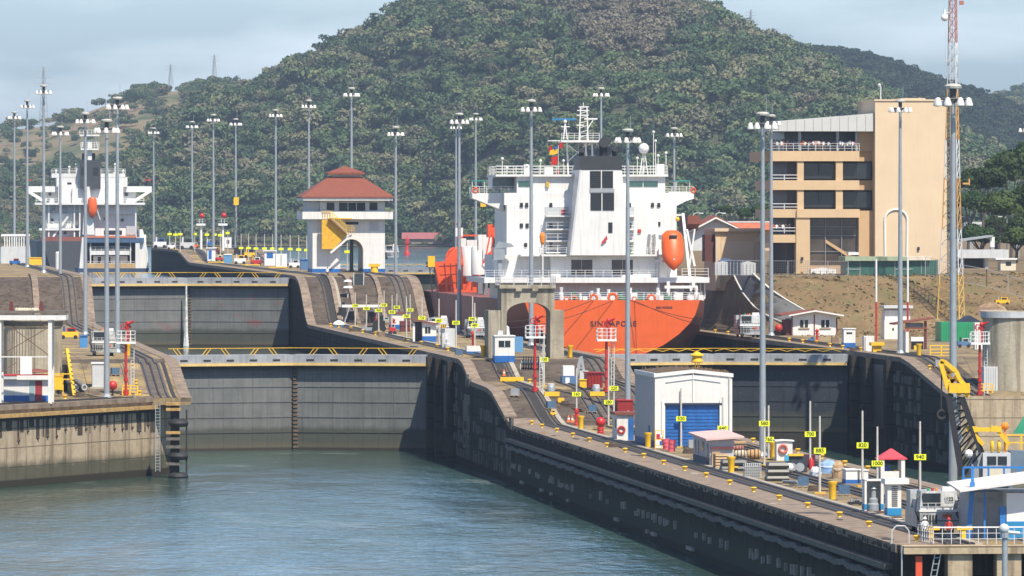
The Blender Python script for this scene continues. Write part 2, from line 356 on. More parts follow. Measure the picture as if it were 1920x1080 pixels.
def recess(t, v, u0, u1, zt, lane):
    """gate recess blocks and timber fender pads on a lane face"""
    r = random.Random(int(u0*7+v)); b = MB()
    pad = mat('fender_pad', (.085, .078, .066), .85, .3, 1)
    k = 0
    for iu in range(int((u1-u0)/3.2)):
        for iz in range(int((zt-1.5)/1.7)):
            if r.random() < .62:
                q = MB(); u = u0+iu*3.2+.4; z = .9+iz*1.7; q.bb(v-.30, v, u, u+r.choice((1.2, 2.2, 2.6)), z, z+r.choice((.9, 1.3, 1.4)))
                b.v, b.f, b.mi = b.v, b.f, b.mi; b.add(q.v, q.f); k += 1
    return part(b, 'fender_pads', pad, t)
recess(cw, 0, -112, -62, 9.4, 0); recess(cw, 0, -60, -36, 11.8, 0)
nb = MB()
for u0, u1, z0, z1 in ((-34, -20, 3.5, 11.2), (-16, -8, 1, 6), (-58, -49, 2, 8.4)): nb.bb(-.06, .3, u0, u1, z0, z1)
part(nb, 'niche_shade_slab', black, cw)  # black slabs on the flat wall, painted as the shade of niches
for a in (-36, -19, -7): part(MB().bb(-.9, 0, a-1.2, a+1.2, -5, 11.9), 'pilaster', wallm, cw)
recess(rw, VR, -60, -36, 11.8, 0); recess(rw, VR, -80, -62, 8.2, 0)
nb = MB()
for u0, u1, z0, z1 in ((-34, -20, 3.5, 11.2), (-16, -8, 1, 6)): nb.bb(VR-.06, VR+.3, u0, u1, z0, z1)
part(nb, 'niche_shade_slab', black, rw)  # right lane: black slabs again painted as niche shade
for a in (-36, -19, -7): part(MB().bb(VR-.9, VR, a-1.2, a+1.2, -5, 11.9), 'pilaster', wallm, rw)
for a in (-35, -19, -7): pass
# timber ledge and hanging chain of fenders along the centre wall's lane face
r = random.Random(3)
b = MB(); b.bb(-.55, 0, -389, -108, 4.6, 5.0); part(b, 'timber_ledge', mat('old_timber', (.13, .115, .095), .9, .35, 1.5), cw)
b = MB(); u = -388.; prev = None
while u < -108:
    z = 3.95-.16*math.sin((u % 9)/9*math.pi)+r.uniform(-.05, .05)
    b.box(-.4, u, z, .5, 1.0, .42, 0); u += 1.12
part(b, 'fender_chain', mat('chain_pads', (.13, .125, .115), .9, .3, 2), cw)
b = MB(); u = -388.
while u < -110:
    if r.random() < .36: z_ = 1.8+r.uniform(-.15, .15); b.bb(-.26, 0, u, u+r.uniform(.25, .8), z_, z_+r.uniform(.4, .9))
    if r.random() < .10: b.bb(-.26, 0, u, u+r.uniform(1, 5), .5, .8)
    u += 1.9
part(b, 'fender_blocks', mat('block_pads', (.30, .28, .24), .85, .3, 1), cw)
# centre wall end, with buttress columns
b = MB()
for k in range(5): b.bb(3.3+k*3.4, 5.0+k*3.4, -392.6, -391, -5, 5.85)
b.bb(.2, VW, -392.9, -391, 5.87, 6.42)
part(b, 'end_buttress', quaym, cw)

# side quays flaring out towards us
def quay(name, label, outl, z):
    t = thing(name, label, 'quay')
    b = MB(); b.cur = 0
    n = len(outl); vs = [(p[0], p[1], z) for p in outl]+[(p[0], p[1], -6) for p in outl]
    fs = [tuple(range(n))]+[(i, (i+1) % n, n+(i+1) % n, n+i) for i in range(n)]
    b.add(vs, fs); b.mi = [0]+[1]*n
    part(b, 'quay_body', [topm, quaym], t); return t
qa = WZ(318, 744, 8.8); qb = WZ(0, 762, 8.8); dq = (qb-qa).normalized(); qc = qa+dq*150
ql = quay('quay_wall', 'sunlit streaked concrete quay wall at the left edge of the water', [qa, LW(-49, VL+.02), LW(-49, VL-75), qc+Vector((-80, 0, 0)), qc], 8.8)
ra = WZ(1733, 750, 8.8); rb = WZ(1940, 762, 8.8)
qr = quay('quay_wall', 'concrete quay wall of the right lane, behind the crane boom', [LW(-82.02, VR), LW(-82.02, VR+60), LW(-84.5, VR+60), LW(-84.5, VR+.6)], 8.796)
def edge(t, a, b_, name, m, out, w, z0, h):
    d = (b_-a).normalized(); nn = Vector((d.y, -d.x, 0))*out
    q = MB(); pts = [a+nn*w, b_+nn*w, b_-nn*.6, a-nn*.6]
    q.add([(p.x, p.y, z0) for p in pts]+[(p.x, p.y, z0+h) for p in pts], [(0, 1, 2, 3), (7, 6, 5, 4), (0, 4, 5, 1), (1, 5, 6, 2), (2, 6, 7, 3), (3, 7, 4, 0)])
    return part(q, name, m, t)
sgn = 1 if (Vector((dq.y, -dq.x, 0))).x > 0 else -1
edge(ql, qa, qc, 'coping', copem, sgn, .35, 8.35, .55)
edge(ql, qa+dq*4, qc, 'timber_edge', mat('ochre_timber', (.42, .26, .09), .9, .35, 1.5), sgn, .75, 7.55, .4)
edge(ql, qa+dq*4, qc, 'bolt_ledge', slotm, sgn, .28, 7.2, .35)
nn = Vector((dq.y, -dq.x, 0))*sgn
streakm = mat('streak_stain', (.06, .045, .032), .9, .3, 2)
b = MB(); r = random.Random(11)
for i in range(64):
    p = qa+dq*(4+i*1.22+r.uniform(-.4, .4)); q = p+dq*r.choice((.2, .35, .5, .9, 1.3)); z1 = 7.2; z0 = 5.2-r.uniform(-1.6, .6)
    b.add([(p+nn*.02+Vector((0, 0, z0-p.z))), (q+nn*.02+Vector((0, 0, z0-p.z))), (q+nn*.02+Vector((0, 0, z1-p.z))), (p+nn*.02+Vector((0, 0, z1-p.z)))], [(0, 1, 2, 3)])
    c = (p+q)/2+nn*.03
    if i % 2: b.ball(c.x, c.y, z0+.1, .2, 6)
part(b, 'rust_stain', streakm, ql)
# slot lines on the left quay's top
q = MB()
for off in (1.7, 2.9, 4.4):
    a = qa-nn*off; c = qc-nn*off; q.bar((a.x, a.y, 8.83), (c.x, c.y, 8.83), .3, .12)
part(q, 'track_rail', slotm, ql)
# incline from the left quay up to the left wall
def incline(name, va, vb):
    b = MB(); pr = [(-82, 8.8), (-79, 8.83), (-73, 9.3), (-57, 11.2), (-52, 11.8), (-48, 12.05)]
    rr = [[(va, u, z), (vb, u, z), (vb, u, 8.0), (va, u, 8.0)] for u, z in pr]
    b.loft(rr); t = thing(name, 'short track incline climbing from the left quay beside the gate', 'track incline', LW(0, 0, 0), TH)
    part(b, 'slope', topm, t); return t, pr
ti, pr = incline('track_incline', VL-13, VL)
strip(pr, VL-1.2, VL+.1, -.45, .5, 'coping', copem, ti); strip(pr, VL-2, VL-1.6, .01, .05, 'cable_slot', slotm, ti); track(pr, VL-3.4, ti); strip(pr, VL-6.5, VL-6.2, .01, .1, 'kerb', copem, ti)

# ---- right bank: ground, grass slope, road ----
def bank():
    m, n, l, b = newmat('dry_grass'); t = n.new('ShaderNodeTexCoord').outputs['Object']
    a = noise(n, l, t, .12, 8, rough=.7); c = ramp(n, l, a, [(.3, (.12, .080, .038)), (.5, (.20, .130, .062)), (.7, (.27, .185, .09))])
    f = noise(n, l, t, 1.1, 8, rough=.8); c = mixc(n, l, mrange(n, l, f, .42, .7, 0, .55), c, (.11, .085, .045))
    g = noise(n, l, t, .3, 4); c = mixc(n, l, mrange(n, l, g, .52, .62, 0, .5), c, (.13, .13, .05))
    l.new(c, b.inputs['Base Color']); b.inputs['Roughness'].default_value = .95
    bp = n.new('ShaderNodeBump'); bp.inputs['Distance'].default_value = .3; l.new(f, bp.inputs['Height']); l.new(bp.outputs[0], b.inputs['Normal'])
    us = [-82, -78, -70, -62, -56, -50, -43, 0, 60, 110]+list(range(116, 162, 3))+[168, 185, 200, 220, 232, 236, 241, 246, 250, 256, 264, 276, 400, 620, 648, 700, 1200, 2000, 3100]
    vs = [VR+5.5, VR+6, VR+6.8, VR+7.8, VR+9, VR+10.5, 70, 90, 120, 160, 220, 320, 500, 900]
    r = random.Random(5)
    def zz(u, v):
        z = hill_z(u, v)+(r.uniform(-.15, .15) if 124 < u < 147 else 0)
        if v > 125 and u > 60: z = max(z, 12.4+8.3*sm((u-60)/60))
        return z-.01
    def place(u, v):
        p = LW(u, v, zz(u, v))
        if u > 640:
            lim = .0150*p.y
            if p.x < lim: p.x = lim+(v-50)*.02
        return p
    b2 = MB(); b2.add([place(u, v) for u in us for v in vs], [(i*len(vs)+j, i*len(vs)+j+1, (i+1)*len(vs)+j+1, (i+1)*len(vs)+j) for i in range(len(us)-1) for j in range(len(vs)-1)])
    b2.mi = [1 if (us[i] < 116) else 0 for i in range(len(us)-1) for j in range(len(vs)-1)]
    tag(b2.build('ground', [m, topm]), kind='structure')
    # lowland shore left and far
    return m
grass = bank()

r = random.Random(77); pm = [mat('oil_patch', (.045, .038, .03), .8, .4, 1.5), mat('repair_patch', (.36, .31, .24), .85, .25, 1.5), mat('rust_patch', (.30, .14, .05), .9, .4, 2)]
for nm, mm, n_ in (('oil_stain', pm[0], 46), ('concrete_repair', pm[1], 22), ('rust_stain', pm[2], 14)):
    b = MB()
    for k in range(n_):
        u = r.uniform(-385, -112) if k % 3 else r.uniform(-30, 225); v = r.uniform(.3, 3.0) if k % 4 == 0 and u < -110 else r.uniform(6.4, 9.0) if k % 2 else r.uniform(12.4, 14.6); z = lerp(PC, u)+(.078 if v < 3.4 else .012)+.002*(k % 3); R = r.uniform(.3, .9)
        nn_ = 9; pts = [(v+R*.55*math.cos(6.283*j/nn_)*r.uniform(.6, 1.1), u+R*3.2*math.sin(6.283*j/nn_)*r.uniform(.6, 1.1), z) for j in range(nn_)]
        pts = [(min(3.2, max(.05, x)), y, q) if v < 3.4 else (x, y, q) for x, y, q in pts]; b.add(pts, [tuple(range(nn_))])
    tag(part(b, nm, mm, cw), kind='stuff')
b = MB()
for k in range(170):      # chipped lumps along the coping edge
    u = -388+k*1.62+r.uniform(-.5, .5); b.box(-.12-r.uniform(0, .05), u, 5.9+r.uniform(-.1, .2), .12, r.uniform(.3, 1.3), r.uniform(.12, .4), r.uniform(-.1, .1))
tag(part(b, 'chipped_edge', mat('chip_dark', (.035, .03, .025), .95, .5, 2), cw), kind='stuff')

b = MB(); r = random.Random(99)
for k in range(7000):
    u = r.uniform(120, 168) if k % 3 else r.uniform(100, 185); v = r.uniform(62, 175); z = hill_z(u, v); h_ = r.uniform(.08, .26)*(1.8 if r.random() < .08 else 1); w_ = r.uniform(.15, .5); a = r.uniform(0, 3.14)
    p = LW(u, v, z); b.add([(p.x-w_*math.cos(a), p.y-w_*math.sin(a), z-.1), (p.x+w_*math.cos(a), p.y+w_*math.sin(a), z-.1), (p.x+w_*.8*math.cos(a)+r.uniform(-.2, .2), p.y+w_*.8*math.sin(a), z+h_), (p.x-w_*.5*math.cos(a), p.y-w_*.5*math.sin(a)+r.uniform(-.2, .2), z+h_*.8)], [(0, 1, 2, 3)])
    b.mi[-1] = k % 3
tag(b.build('grass_tufts', [mat('tuft_straw', (.235, .165, .082), .95, .3, 1), mat('tuft_brown', (.19, .13, .065), .95, .3, 1), mat('tuft_green', (.17, .145, .065), .95, .3, 1)]), 'dry straw coloured grass tufts covering the bank below the visitor building', 'grass', kind='stuff')
# ---- miter gates ----
def gatemat(name, zw, base, rustred=0.):
    m, n, l, b = newmat(name); t = n.new('ShaderNodeTexCoord').outputs['Object']
    sp = n.new('ShaderNodeSeparateXYZ'); l.new(t, sp.inputs[0])
    c = ramp(n, l, noise(n, l, t, .3, 6), [(.3, tuple(x*.8 for x in base)), (.7, tuple(x*1.2 for x in base))])
    c = mixc(n, l, mrange(n, l, noise(n, l, t, 1, 5, (2.5, 1, .1)), .5, .7, 0, .45), c, tuple(x*.45 for x in base))
    c = mixc(n, l, mrange(n, l, noise(n, l, t, 1.6, 8, rough=.8), .62, .7, 0, .5), c, (.35, .36, .36))
    if rustred: c = mixc(n, l, mrange(n, l, noise(n, l, t, .45, 5, (1, 1, 1.6)), .60, .68, 0, rustred), c, (.30, .07, .06))
    br = n.new('ShaderNodeTexBrick'); br.inputs['Scale'].default_value = 1; br.inputs['Brick Width'].default_value = 1.35; br.inputs['Row Height'].default_value = 1.9; br.inputs['Mortar Size'].default_value = .03; br.offset = 0
    br.inputs['Color1'].default_value = (1, 1, 1, 1); br.inputs['Color2'].default_value = (.88, .88, .88, 1); br.inputs['Mortar'].default_value = (.5, .5, .5, 1)
    cx = n.new('ShaderNodeCombineXYZ'); l.new(sp.outputs[0], cx.inputs[0]); l.new(sp.outputs[2], cx.inputs[1]); l.new(cx.outputs[0], br.inputs[0])
    c = mixc(n, l, .35, c, br.outputs[0], 'MULTIPLY')
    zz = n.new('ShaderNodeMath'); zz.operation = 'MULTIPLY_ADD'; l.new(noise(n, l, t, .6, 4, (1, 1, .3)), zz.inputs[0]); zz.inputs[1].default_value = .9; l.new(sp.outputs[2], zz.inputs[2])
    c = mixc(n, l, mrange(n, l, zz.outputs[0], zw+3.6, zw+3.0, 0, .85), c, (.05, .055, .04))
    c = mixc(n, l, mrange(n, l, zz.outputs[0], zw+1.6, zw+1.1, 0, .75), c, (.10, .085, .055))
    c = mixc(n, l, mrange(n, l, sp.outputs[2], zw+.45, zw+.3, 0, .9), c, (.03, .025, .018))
    l.new(c, b.inputs['Base Color']); b.inputs['Roughness'].default_value = .6; return m
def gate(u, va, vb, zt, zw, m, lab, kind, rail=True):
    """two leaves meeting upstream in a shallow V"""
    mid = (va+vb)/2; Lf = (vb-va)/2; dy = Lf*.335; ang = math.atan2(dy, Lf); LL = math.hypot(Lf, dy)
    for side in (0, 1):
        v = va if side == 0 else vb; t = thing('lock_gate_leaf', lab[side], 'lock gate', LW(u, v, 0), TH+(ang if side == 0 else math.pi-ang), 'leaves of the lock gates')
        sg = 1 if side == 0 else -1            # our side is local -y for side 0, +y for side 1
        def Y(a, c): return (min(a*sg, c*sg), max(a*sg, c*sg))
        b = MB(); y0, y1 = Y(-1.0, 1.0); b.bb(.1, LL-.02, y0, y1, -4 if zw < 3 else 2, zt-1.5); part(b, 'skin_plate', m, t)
        b = MB()
        for k in range(1, 6):
            z = zw+.4+k*1.9
            if z < zt-1.8: y0, y1 = Y(-1.07, -.98); b.bb(.3, LL-.2, y0, y1, z-.07, z+.07)
        for k in range(1, 9): y0, y1 = Y(-1.04, -.98); b.bb(.4+k*1.95-.04, .4+k*1.95+.04, y0, y1, zw+.2, zt-1.7)
        part(b, 'plate_seam', m, t)
        b = MB(); y0, y1 = Y(-1.9, 1.9); b.bb(0, LL-.25, y0, y1, zt-1.02, zt); part(b, 'walkway', mat('walkway_grey', (.30, .31, .33), .6, .2, .6, streak=.3), t)
        b = MB(); y0, y1 = Y(-2.06, -1.75); b.bb(0, LL-.6, y0, y1, zt-1.36, zt-1.03); part(b, 'edge_beam', mat('cream_beam', (.66, .46, .17), .6, .15, 1), t)
        b = MB(); y0, y1 = Y(-1.75, -1.0); b.bb(0.1, LL-.1, y0, y1, zt-1.72, zt-1.38); part(b, 'shade_gap_strip', slotm, t)  # black strip painted as the shadow gap below the walkway
        for k in range(5): y0, y1 = Y(-1.93, -1.89); part(MB().bb(2+k*3.1, 3+k*3.1, y0, y1, zt-.8, zt-.55), 'scupper', slotm, t)
        if rail:
            b = MB(); ys = -1.7*sg
            b.bar((.5, ys, zt+(.85 if kind == 'a' else .7)), (LL-.6, ys, zt+(.85 if kind == 'a' else .7)), .07)
            if kind == 'a':
                for k in range(5):
                    x = 1.8+k*3.2
                    for o in (0, .5): b.bar((x+o, ys, zt), (x+o+.7*(1 if k % 2 else -1), ys, zt+.85), .08)
            else:
                for k in range(7):
                    x = .8+k*2.3; b.bar((x, ys, zt+.35), (x+1.1, ys, zt+.65), .06); b.bar((x+1.1, ys, zt+.65), (x+2.3, ys, zt+.35), .06)
            part(b, 'handrail', yellow, t)
        if side == 0:
            b = MB(); b.bb(LL-.35, LL+.3, -1.35, -.9, zw+.05, zt-.6)
            part(b, 'mitre_post', mat('mitre_post', (.07, .06, .05), .8, .3, 3), t)
            b = MB()
            for k in range(int((zt-zw-2)/.5)): b.bar((LL-.45, -1.4, zw+.4+k*.5), (LL+.4, -1.4, zw+.4+k*.5), .13)
            part(b, 'ladder_rung', mat('rusty_rung', (.16, .10, .06), .8, .3, 3), t)
g1 = gatemat('gate_steel', 0, (.145, .150, .145)); g2 = gatemat('gate_steel_rust', 8, (.155, .16, .155), .55)
gate(0, VL, 0, 12.0, 0, g1, ('left leaf of the nearest grey steel gate, open yellow handrail on top', 'right leaf of the nearest grey steel gate, its end in the wall shadow'), 'a')
gate(278, VL, 0, 19.4, 8, g2, ('left leaf of the farther rust marked gate behind the light poles', 'right leaf of the farther grey gate, next to the tower wall'), 'a')
gate(0, VW, VR, 12.0, 0, gatemat('gate_black', 1.8, (.028, .034, .045)), ('black steel gate leaf right under the orange ship stern', 'black steel gate leaf at the grass bank side of the right lane'), 'b')  # upper plates dark painted and wet, olive algae below
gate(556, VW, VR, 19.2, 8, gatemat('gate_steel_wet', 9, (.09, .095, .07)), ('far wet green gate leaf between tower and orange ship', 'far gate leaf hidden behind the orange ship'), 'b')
# leak of water through the mitre of the far gate
b = MB(); p = LW(278+4.6, -16.9, 0); r = random.Random(4)
pts = [(18.2, .14), (16, .18), (13, .24), (10, .3), (8.05, .45)]
rg = [[(x, y, z) for x, y in ((-w_, -.1), (0, -.28), (w_, -.1), (0, .05))] for z, w_ in pts]; b.loft(rg)
lk = b.build('falling_water', mat('white_water', (.62, .66, .66), .6, .35, 2.5), None, loc=(p.x, p.y-1.9, 0)); tag(lk, 'thin white stream of water leaking down the mitre of the farther gate', 'water', kind='stuff')

# ================= HILLS AND FOREST =================
def hillmat():
    m, n, l, b = newmat('hill_grass'); t = n.new('ShaderNodeTexCoord').outputs['Object']
    a = noise(n, l, t, .012, 6, rough=.6); c = ramp(n, l, a, [(.36, (.06, .085, .03)), (.5, (.20, .155, .075)), (.64, (.24, .16, .10))])
    f = noise(n, l, t, .12, 7, rough=.7); c = mixc(n, l, mrange(n, l, f, .45, .7, 0, .5), c, (.06, .075, .03))
    l.new(c, b.inputs['Base Color']); b.inputs['Roughness'].default_value = 1; return m
hm = hillmat(); hm2 = mat('forest_floor', (.05, .058, .025), 1, .6, .25, bump=1)
HILLS = {}
def hill(name, ridge, D0, D1, z0, m, dz=0, lump=6, foot=None, seed=1, back=500):
    rr = np.random.default_rng(seed); pxs = np.linspace(ridge[0][0], ridge[-1][0], 90); T = np.linspace(0, 1, 26)
    ph = rr.uniform(0, 6.28, 12); fr = rr.uniform(.0025, .016, 12); am = rr.uniform(.3, 1, 12)
    pts = []
    for t in T:
        for px in pxs:
            yr = lerp(ridge, px); zr = H+(YH-yr)/(F/D1)-dz
            d0 = D0 if foot is None else lerp(foot, px)
            D = d0+(D1-d0)*t
            e = 1-(1-t)**1.55 if name != 'x' else t
            X = (px-CX)/(F/D)
            lm = sum(a*math.sin(f*X+p+f*1.7*D) for a, f, p in zip(am, fr, ph))/3*lump*math.sin(math.pi*min(1, t*1.0))
            pts.append((X, D, z0+(zr-z0)*(.25*t+.75*e)*1.0+lm*min(1, (zr-z0)/60)))
    for px in pxs:
        yr = lerp(ridge, px); zr = H+(YH-yr)/(F/D1)-dz; D = D1+back; pts.append(((px-CX)/(F/D), D, z0+(zr-z0)*.55))
    n = len(pxs); rows = len(T)+1
    b = MB(); b.add(pts, [(i*n+j, i*n+j+1, (i+1)*n+j+1, (i+1)*n+j) for i in range(rows-1) for j in range(n-1)])
    o = b.build(name, m, smooth=True); tag(o, kind='structure')
    HILLS[o.name] = (np.array(pts).reshape(rows, n, 3)); return HILLS[o.name]
R_main = [(120, 405), (200, 345), (260, 285), (310, 250), (345, 215), (400, 190), (470, 168), (520, 142), (560, 118), (620, 97), (650, 72), (700, 57), (740, 28), (780, 4), (850, -20), (1000, -42), (1200, -28), (1290, 3), (1340, 28), (1400, 64), (1450, 84), (1520, 112), (1600, 152), (1700, 205), (1800, 262), (1920, 325), (2050, 365), (2200, 395)]
R_right = [(1300, 60), (1400, 78), (1500, 88), (1560, 94), (1620, 102), (1680, 120), (1750, 150), (1830, 174), (1880, 192), (1920, 218), (2000, 260), (2150, 300)]
R_left = [(-250, 262), (-100, 245), (0, 236), (90, 226), (150, 205), (220, 180), (260, 170), (300, 162), (345, 160), (380, 158), (430, 158), (500, 158), (600, 178), (700, 195)]
R_far = [(1700, 215), (1820, 196), (1860, 187), (1900, 174), (1960, 165), (2100, 190)]
h_main = hill('hill', R_main, 3450, 4300, 17, hm2, dz=6, lump=20, foot=[(120, 3500), (800, 3420), (900, 3200), (1300, 3000), (2200, 2900)])
h_right = hill('hill', R_right, 4350, 5200, 60, hm2, dz=6, lump=8, seed=3)
h_left = hill('hill', R_left, 4000, 5000, 16.6, hm, dz=4, lump=8, seed=4)
h_far = hill('hill', R_far, 5600, 6300, 60, hm2, dz=4, lump=8, seed=5)

def crown_mesh(name, nleaf, size, flat, lobes, seed, spread=.55):
    r = np.random.default_rng(seed); V = []
    cen = [(np.array([0, 0, .1]), .62)]+[(np.array([r.uniform(-spread, spread), r.uniform(-spread, spread), r.uniform(-.15, .45)*flat]), r.uniform(.22, .5)) for _ in range(lobes)]
    wts = np.array([c[1]**2 for c in cen]); wts /= wts.sum()
    idx = r.choice(len(cen), nleaf, p=wts); d = r.normal(size=(nleaf, 3)); d /= np.linalg.norm(d, axis=1)[:, None]; d[:, 2] = np.where(d[:, 2] < -.35, -d[:, 2], d[:, 2])
    rad = r.uniform(.72, 1.05, nleaf)
    P = np.array([cen[i][0] for i in idx])+d*np.array([cen[i][1] for i in idx])[:, None]*rad[:, None]*np.array([1, 1, flat])
    a = np.cross(d, r.normal(size=(nleaf, 3))); a /= np.linalg.norm(a, axis=1)[:, None]; nrm = d+r.normal(size=(nleaf, 3))*.55; nrm /= np.linalg.norm(nrm, axis=1)[:, None]
    a = np.cross(nrm, a); a /= np.linalg.norm(a, axis=1)[:, None]; bb_ = np.cross(nrm, a); s = size*r.uniform(.6, 1.3, nleaf)[:, None]
    V = np.stack([P-a*s-bb_*s*.6, P+a*s-bb_*s*.5, P+a*s*.7+bb_*s*.7, P-a*s*.6+bb_*s*.8], 1).reshape(-1, 3)
    fs = np.arange(nleaf*4).reshape(-1, 4).tolist()
    me = bpy.data.meshes.new(name); me.from_pydata(V.tolist(), [], fs); return me
def leafmat(name, cols, instancer=True, tr=.25):
    m, n, l, b = newmat(name)
    oi = n.new('ShaderNodeObjectInfo'); t = n.new('ShaderNodeTexCoord').outputs['Object']
    c = ramp(n, l, oi.outputs['Random'], cols)
    if instancer:
        at = n.new('ShaderNodeAttribute'); at.attribute_type = 'INSTANCER'; at.attribute_name = 'dry'
        rn = n.new('ShaderNodeMath'); rn.operation = 'MULTIPLY_ADD'; l.new(oi.outputs['Random'], rn.inputs[0]); rn.inputs[1].default_value = .26; l.new(at.outputs['Fac'], rn.inputs[2])
        c = mixc(n, l, mrange(n, l, rn.outputs[0], .50, .80, 0, .85), c, (.19, .155, .11))
    c = mixc(n, l, mrange(n, l, noise(n, l, t, 2.5, 4), .35, .7, 0, .5), c, mixc(n, l, 1., c, (.5, .55, .5), 'MULTIPLY'))
    l.new(c, b.inputs['Base Color']); b.inputs['Roughness'].default_value = .7; b.inputs['Specular IOR Level'].default_value = .2
    return m
fm = leafmat('forest_leaves', [(0, (.034, .062, .030)), (.2, (.055, .096, .038)), (.4, (.094, .140, .052)), (.56, (.062, .102, .048)), (.7, (.155, .18, .070)), (.86, (.13, .13, .075)), (1, (.20, .195, .10))])
PROTO = []
for k in range(12):
    me = crown_mesh('crown', (640, 800, 560)[k % 3], (.085, .07, .095)[k % 3], (.8, .55, 1.05, .7)[k % 4], (5, 9, 13, 7)[k % 4], 20+k, spread=(.55, .85, .7)[k % 3]); me.materials.append(fm)
    o = bpy.data.objects.new('crown_shape', me); PROTO.append(o)
def forest(name, label, pts, scl, dry, seed):
    """one object whose points carry tree crowns"""
    me = bpy.data.meshes.new(name); me.from_pydata([tuple(p) for p in pts], [], [])
    for nm, arr, ty in (('scl', scl, 'FLOAT'), ('dry', dry, 'FLOAT')):
        a = me.attributes.new(nm, ty, 'POINT'); a.data.foreach_set('value', np.asarray(arr, dtype=np.float32))
    o = bpy.data.objects.new(name, me); COL.objects.link(o); tag(o, label, 'forest', kind='stuff')
    g = bpy.data.node_groups.new(name+'_crowns', 'GeometryNodeTree'); g.interface.new_socket('Geometry', in_out='INPUT', socket_type='NodeSocketGeometry'); g.interface.new_socket('Geometry', in_out='OUTPUT', socket_type='NodeSocketGeometry')
    n, l = g.nodes, g.links; gi = n.new('NodeGroupInput'); go = n.new('NodeGroupOutput')
    join = n.new('GeometryNodeGeometryToInstance')
    gj = n.new('GeometryNodeJoinGeometry')
    insts = n.new('GeometryNodeInstanceOnPoints')
    for k, pobj in enumerate(PROTO):
        oi = n.new('GeometryNodeObjectInfo'); oi.inputs['Object'].default_value = pobj; oi.inputs['As Instance'].default_value = True
        l.new(oi.outputs['Geometry'], gj.inputs[0])
    l.new(gi.outputs[0], insts.inputs['Points']); l.new(gj.outputs[0], insts.inputs['Instance']); insts.inputs['Pick Instance'].default_value = True
    ri = n.new('FunctionNodeRandomValue'); ri.data_type = 'INT'; ri.inputs[4].default_value = 0; ri.inputs[5].default_value = len(PROTO)-1; ri.inputs['Seed'].default_value = seed
    l.new(ri.outputs[2], insts.inputs['Instance Index'])
    rr = n.new('FunctionNodeRandomValue'); rr.data_type = 'FLOAT_VECTOR'; rr.inputs[0].default_value = (-.15, -.15, 0); rr.inputs[1].default_value = (.15, .15, 6.28); rr.inputs['Seed'].default_value = seed+1
    l.new(rr.outputs[0], insts.inputs['Rotation'])
    na = n.new('GeometryNodeInputNamedAttribute'); na.data_type = 'FLOAT'; na.inputs[0].default_value = 'scl'
    l.new(na.outputs[0], insts.inputs['Scale']); l.new(insts.outputs[0], go.inputs[0])
    md = o.modifiers.new('crowns', 'NODES'); md.node_group = g
    return o
def scatter(gr, n, seed, rad=(3.4, 6.2), keep=None, dryf=None, up=1.6):
    r = np.random.default_rng(seed); rows, cols, _ = gr.shape; P = []; S = []; Dv = []
    A = np.linalg.norm(np.cross(gr[1:, :-1]-gr[:-1, :-1], gr[:-1, 1:]-gr[:-1, :-1]), axis=2).ravel(); A[-(cols-1):] *= .15
    cell = r.choice(len(A), n, p=A/A.sum())
    for c in cell:
        i, j = divmod(int(c), cols-1); a, b_ = r.uniform(0, 1, 2)
        p = gr[i, j]*(1-a)*(1-b_)+gr[i+1, j]*a*(1-b_)+gr[i, j+1]*(1-a)*b_+gr[i+1, j+1]*a*b_
        s = F/p[1]; px = CX+p[0]*s; py = YH-(p[2]-H)*s
        if px < -150 or px > 2080: continue
        if keep and not keep(px, py, r): continue
        k = r.uniform(0, 1)**2.2*(rad[1]-rad[0])+rad[0]
        P.append((p[0], p[1], p[2]+k*.35+up+r.uniform(-1.2, 1.6))); S.append(k); Dv.append(dryf(px, py) if dryf else 0)
    return P, S, Dv
def blob(px, py, cx, cy, rx, ry): return math.exp(-((px-cx)/rx)**2-((py-cy)/ry)**2)
def nz2(px, py): return (.5+.25*math.sin(px*.031+1.3*math.sin(py*.023))+.25*math.sin(py*.047+1.7*math.sin(px*.019+2)))**1.5
def dry_main(px, py):
    return min(1, .20*nz2(px, py)+.80*blob(px, py, 1190, 55, 130, 90)+.35*blob(px, py, 1080, 20, 90, 60)+.42*blob(px, py, 1520, 215, 60, 30)+.3*blob(px, py, 620, 130, 60, 40)+.3*blob(px, py, 450, 330, 90, 60)+.25*blob(px, py, 320, 300, 80, 70)+.25*blob(px, py, 760, 330, 60, 60)+.28*blob(px, py, 930, 180, 50, 30))
P, S_, Dd = scatter(h_main, 15500, 1, rad=(3.2, 11.0), dryf=dry_main); forest('hill_forest', 'dense green forest covering the big hill behind the locks', P, S_, Dd, 1)
PR = list(PROTO); fm2 = leafmat('cloud_shade_leaves', [(0, (.012, .026, .016)), (.5, (.022, .045, .024)), (1, (.045, .065, .032))]); PROTO = []  # leaf colours darkened to paint a cloud shadow over the ridge
for k in range(5):
    me = crown_mesh('crown', 420, .1, .7, 8, 60+k, spread=.7); me.materials.append(fm2); PROTO.append(bpy.data.objects.new('ridge_crown_shape', me))
P, S_, Dd = scatter(h_right, 6500, 2, rad=(3.6, 7.5)); forest('ridge_forest', 'dark shaded forest on the farther ridge to the right', P, S_, Dd, 2)
PROTO = PR
def keep_left(px, py, r):
    d = 1.0*blob(px, py, 270, 168, 42, 20)+.6*blob(px, py, 180, 180, 45, 12)+1.2*blob(px, py, 430, 165, 80, 40)+.8*blob(px, py, 115, 222, 30, 10)+.6*blob(px, py, 380, 230, 50, 40)
    d += .6*sm((py-300)/70)+.05
    if 308 < px < 345 and py < 215: d = 0
    return r.uniform(0, 1) < d
P, S_, Dd = scatter(h_left, 11000, 3, rad=(3.6, 7), keep=keep_left, dryf=lambda a, b_: .2+.3*nz2(a, b_)); forest('left_woodland', 'patchy woodland and bushes on the brown hill at the left', P, S_, Dd, 3)
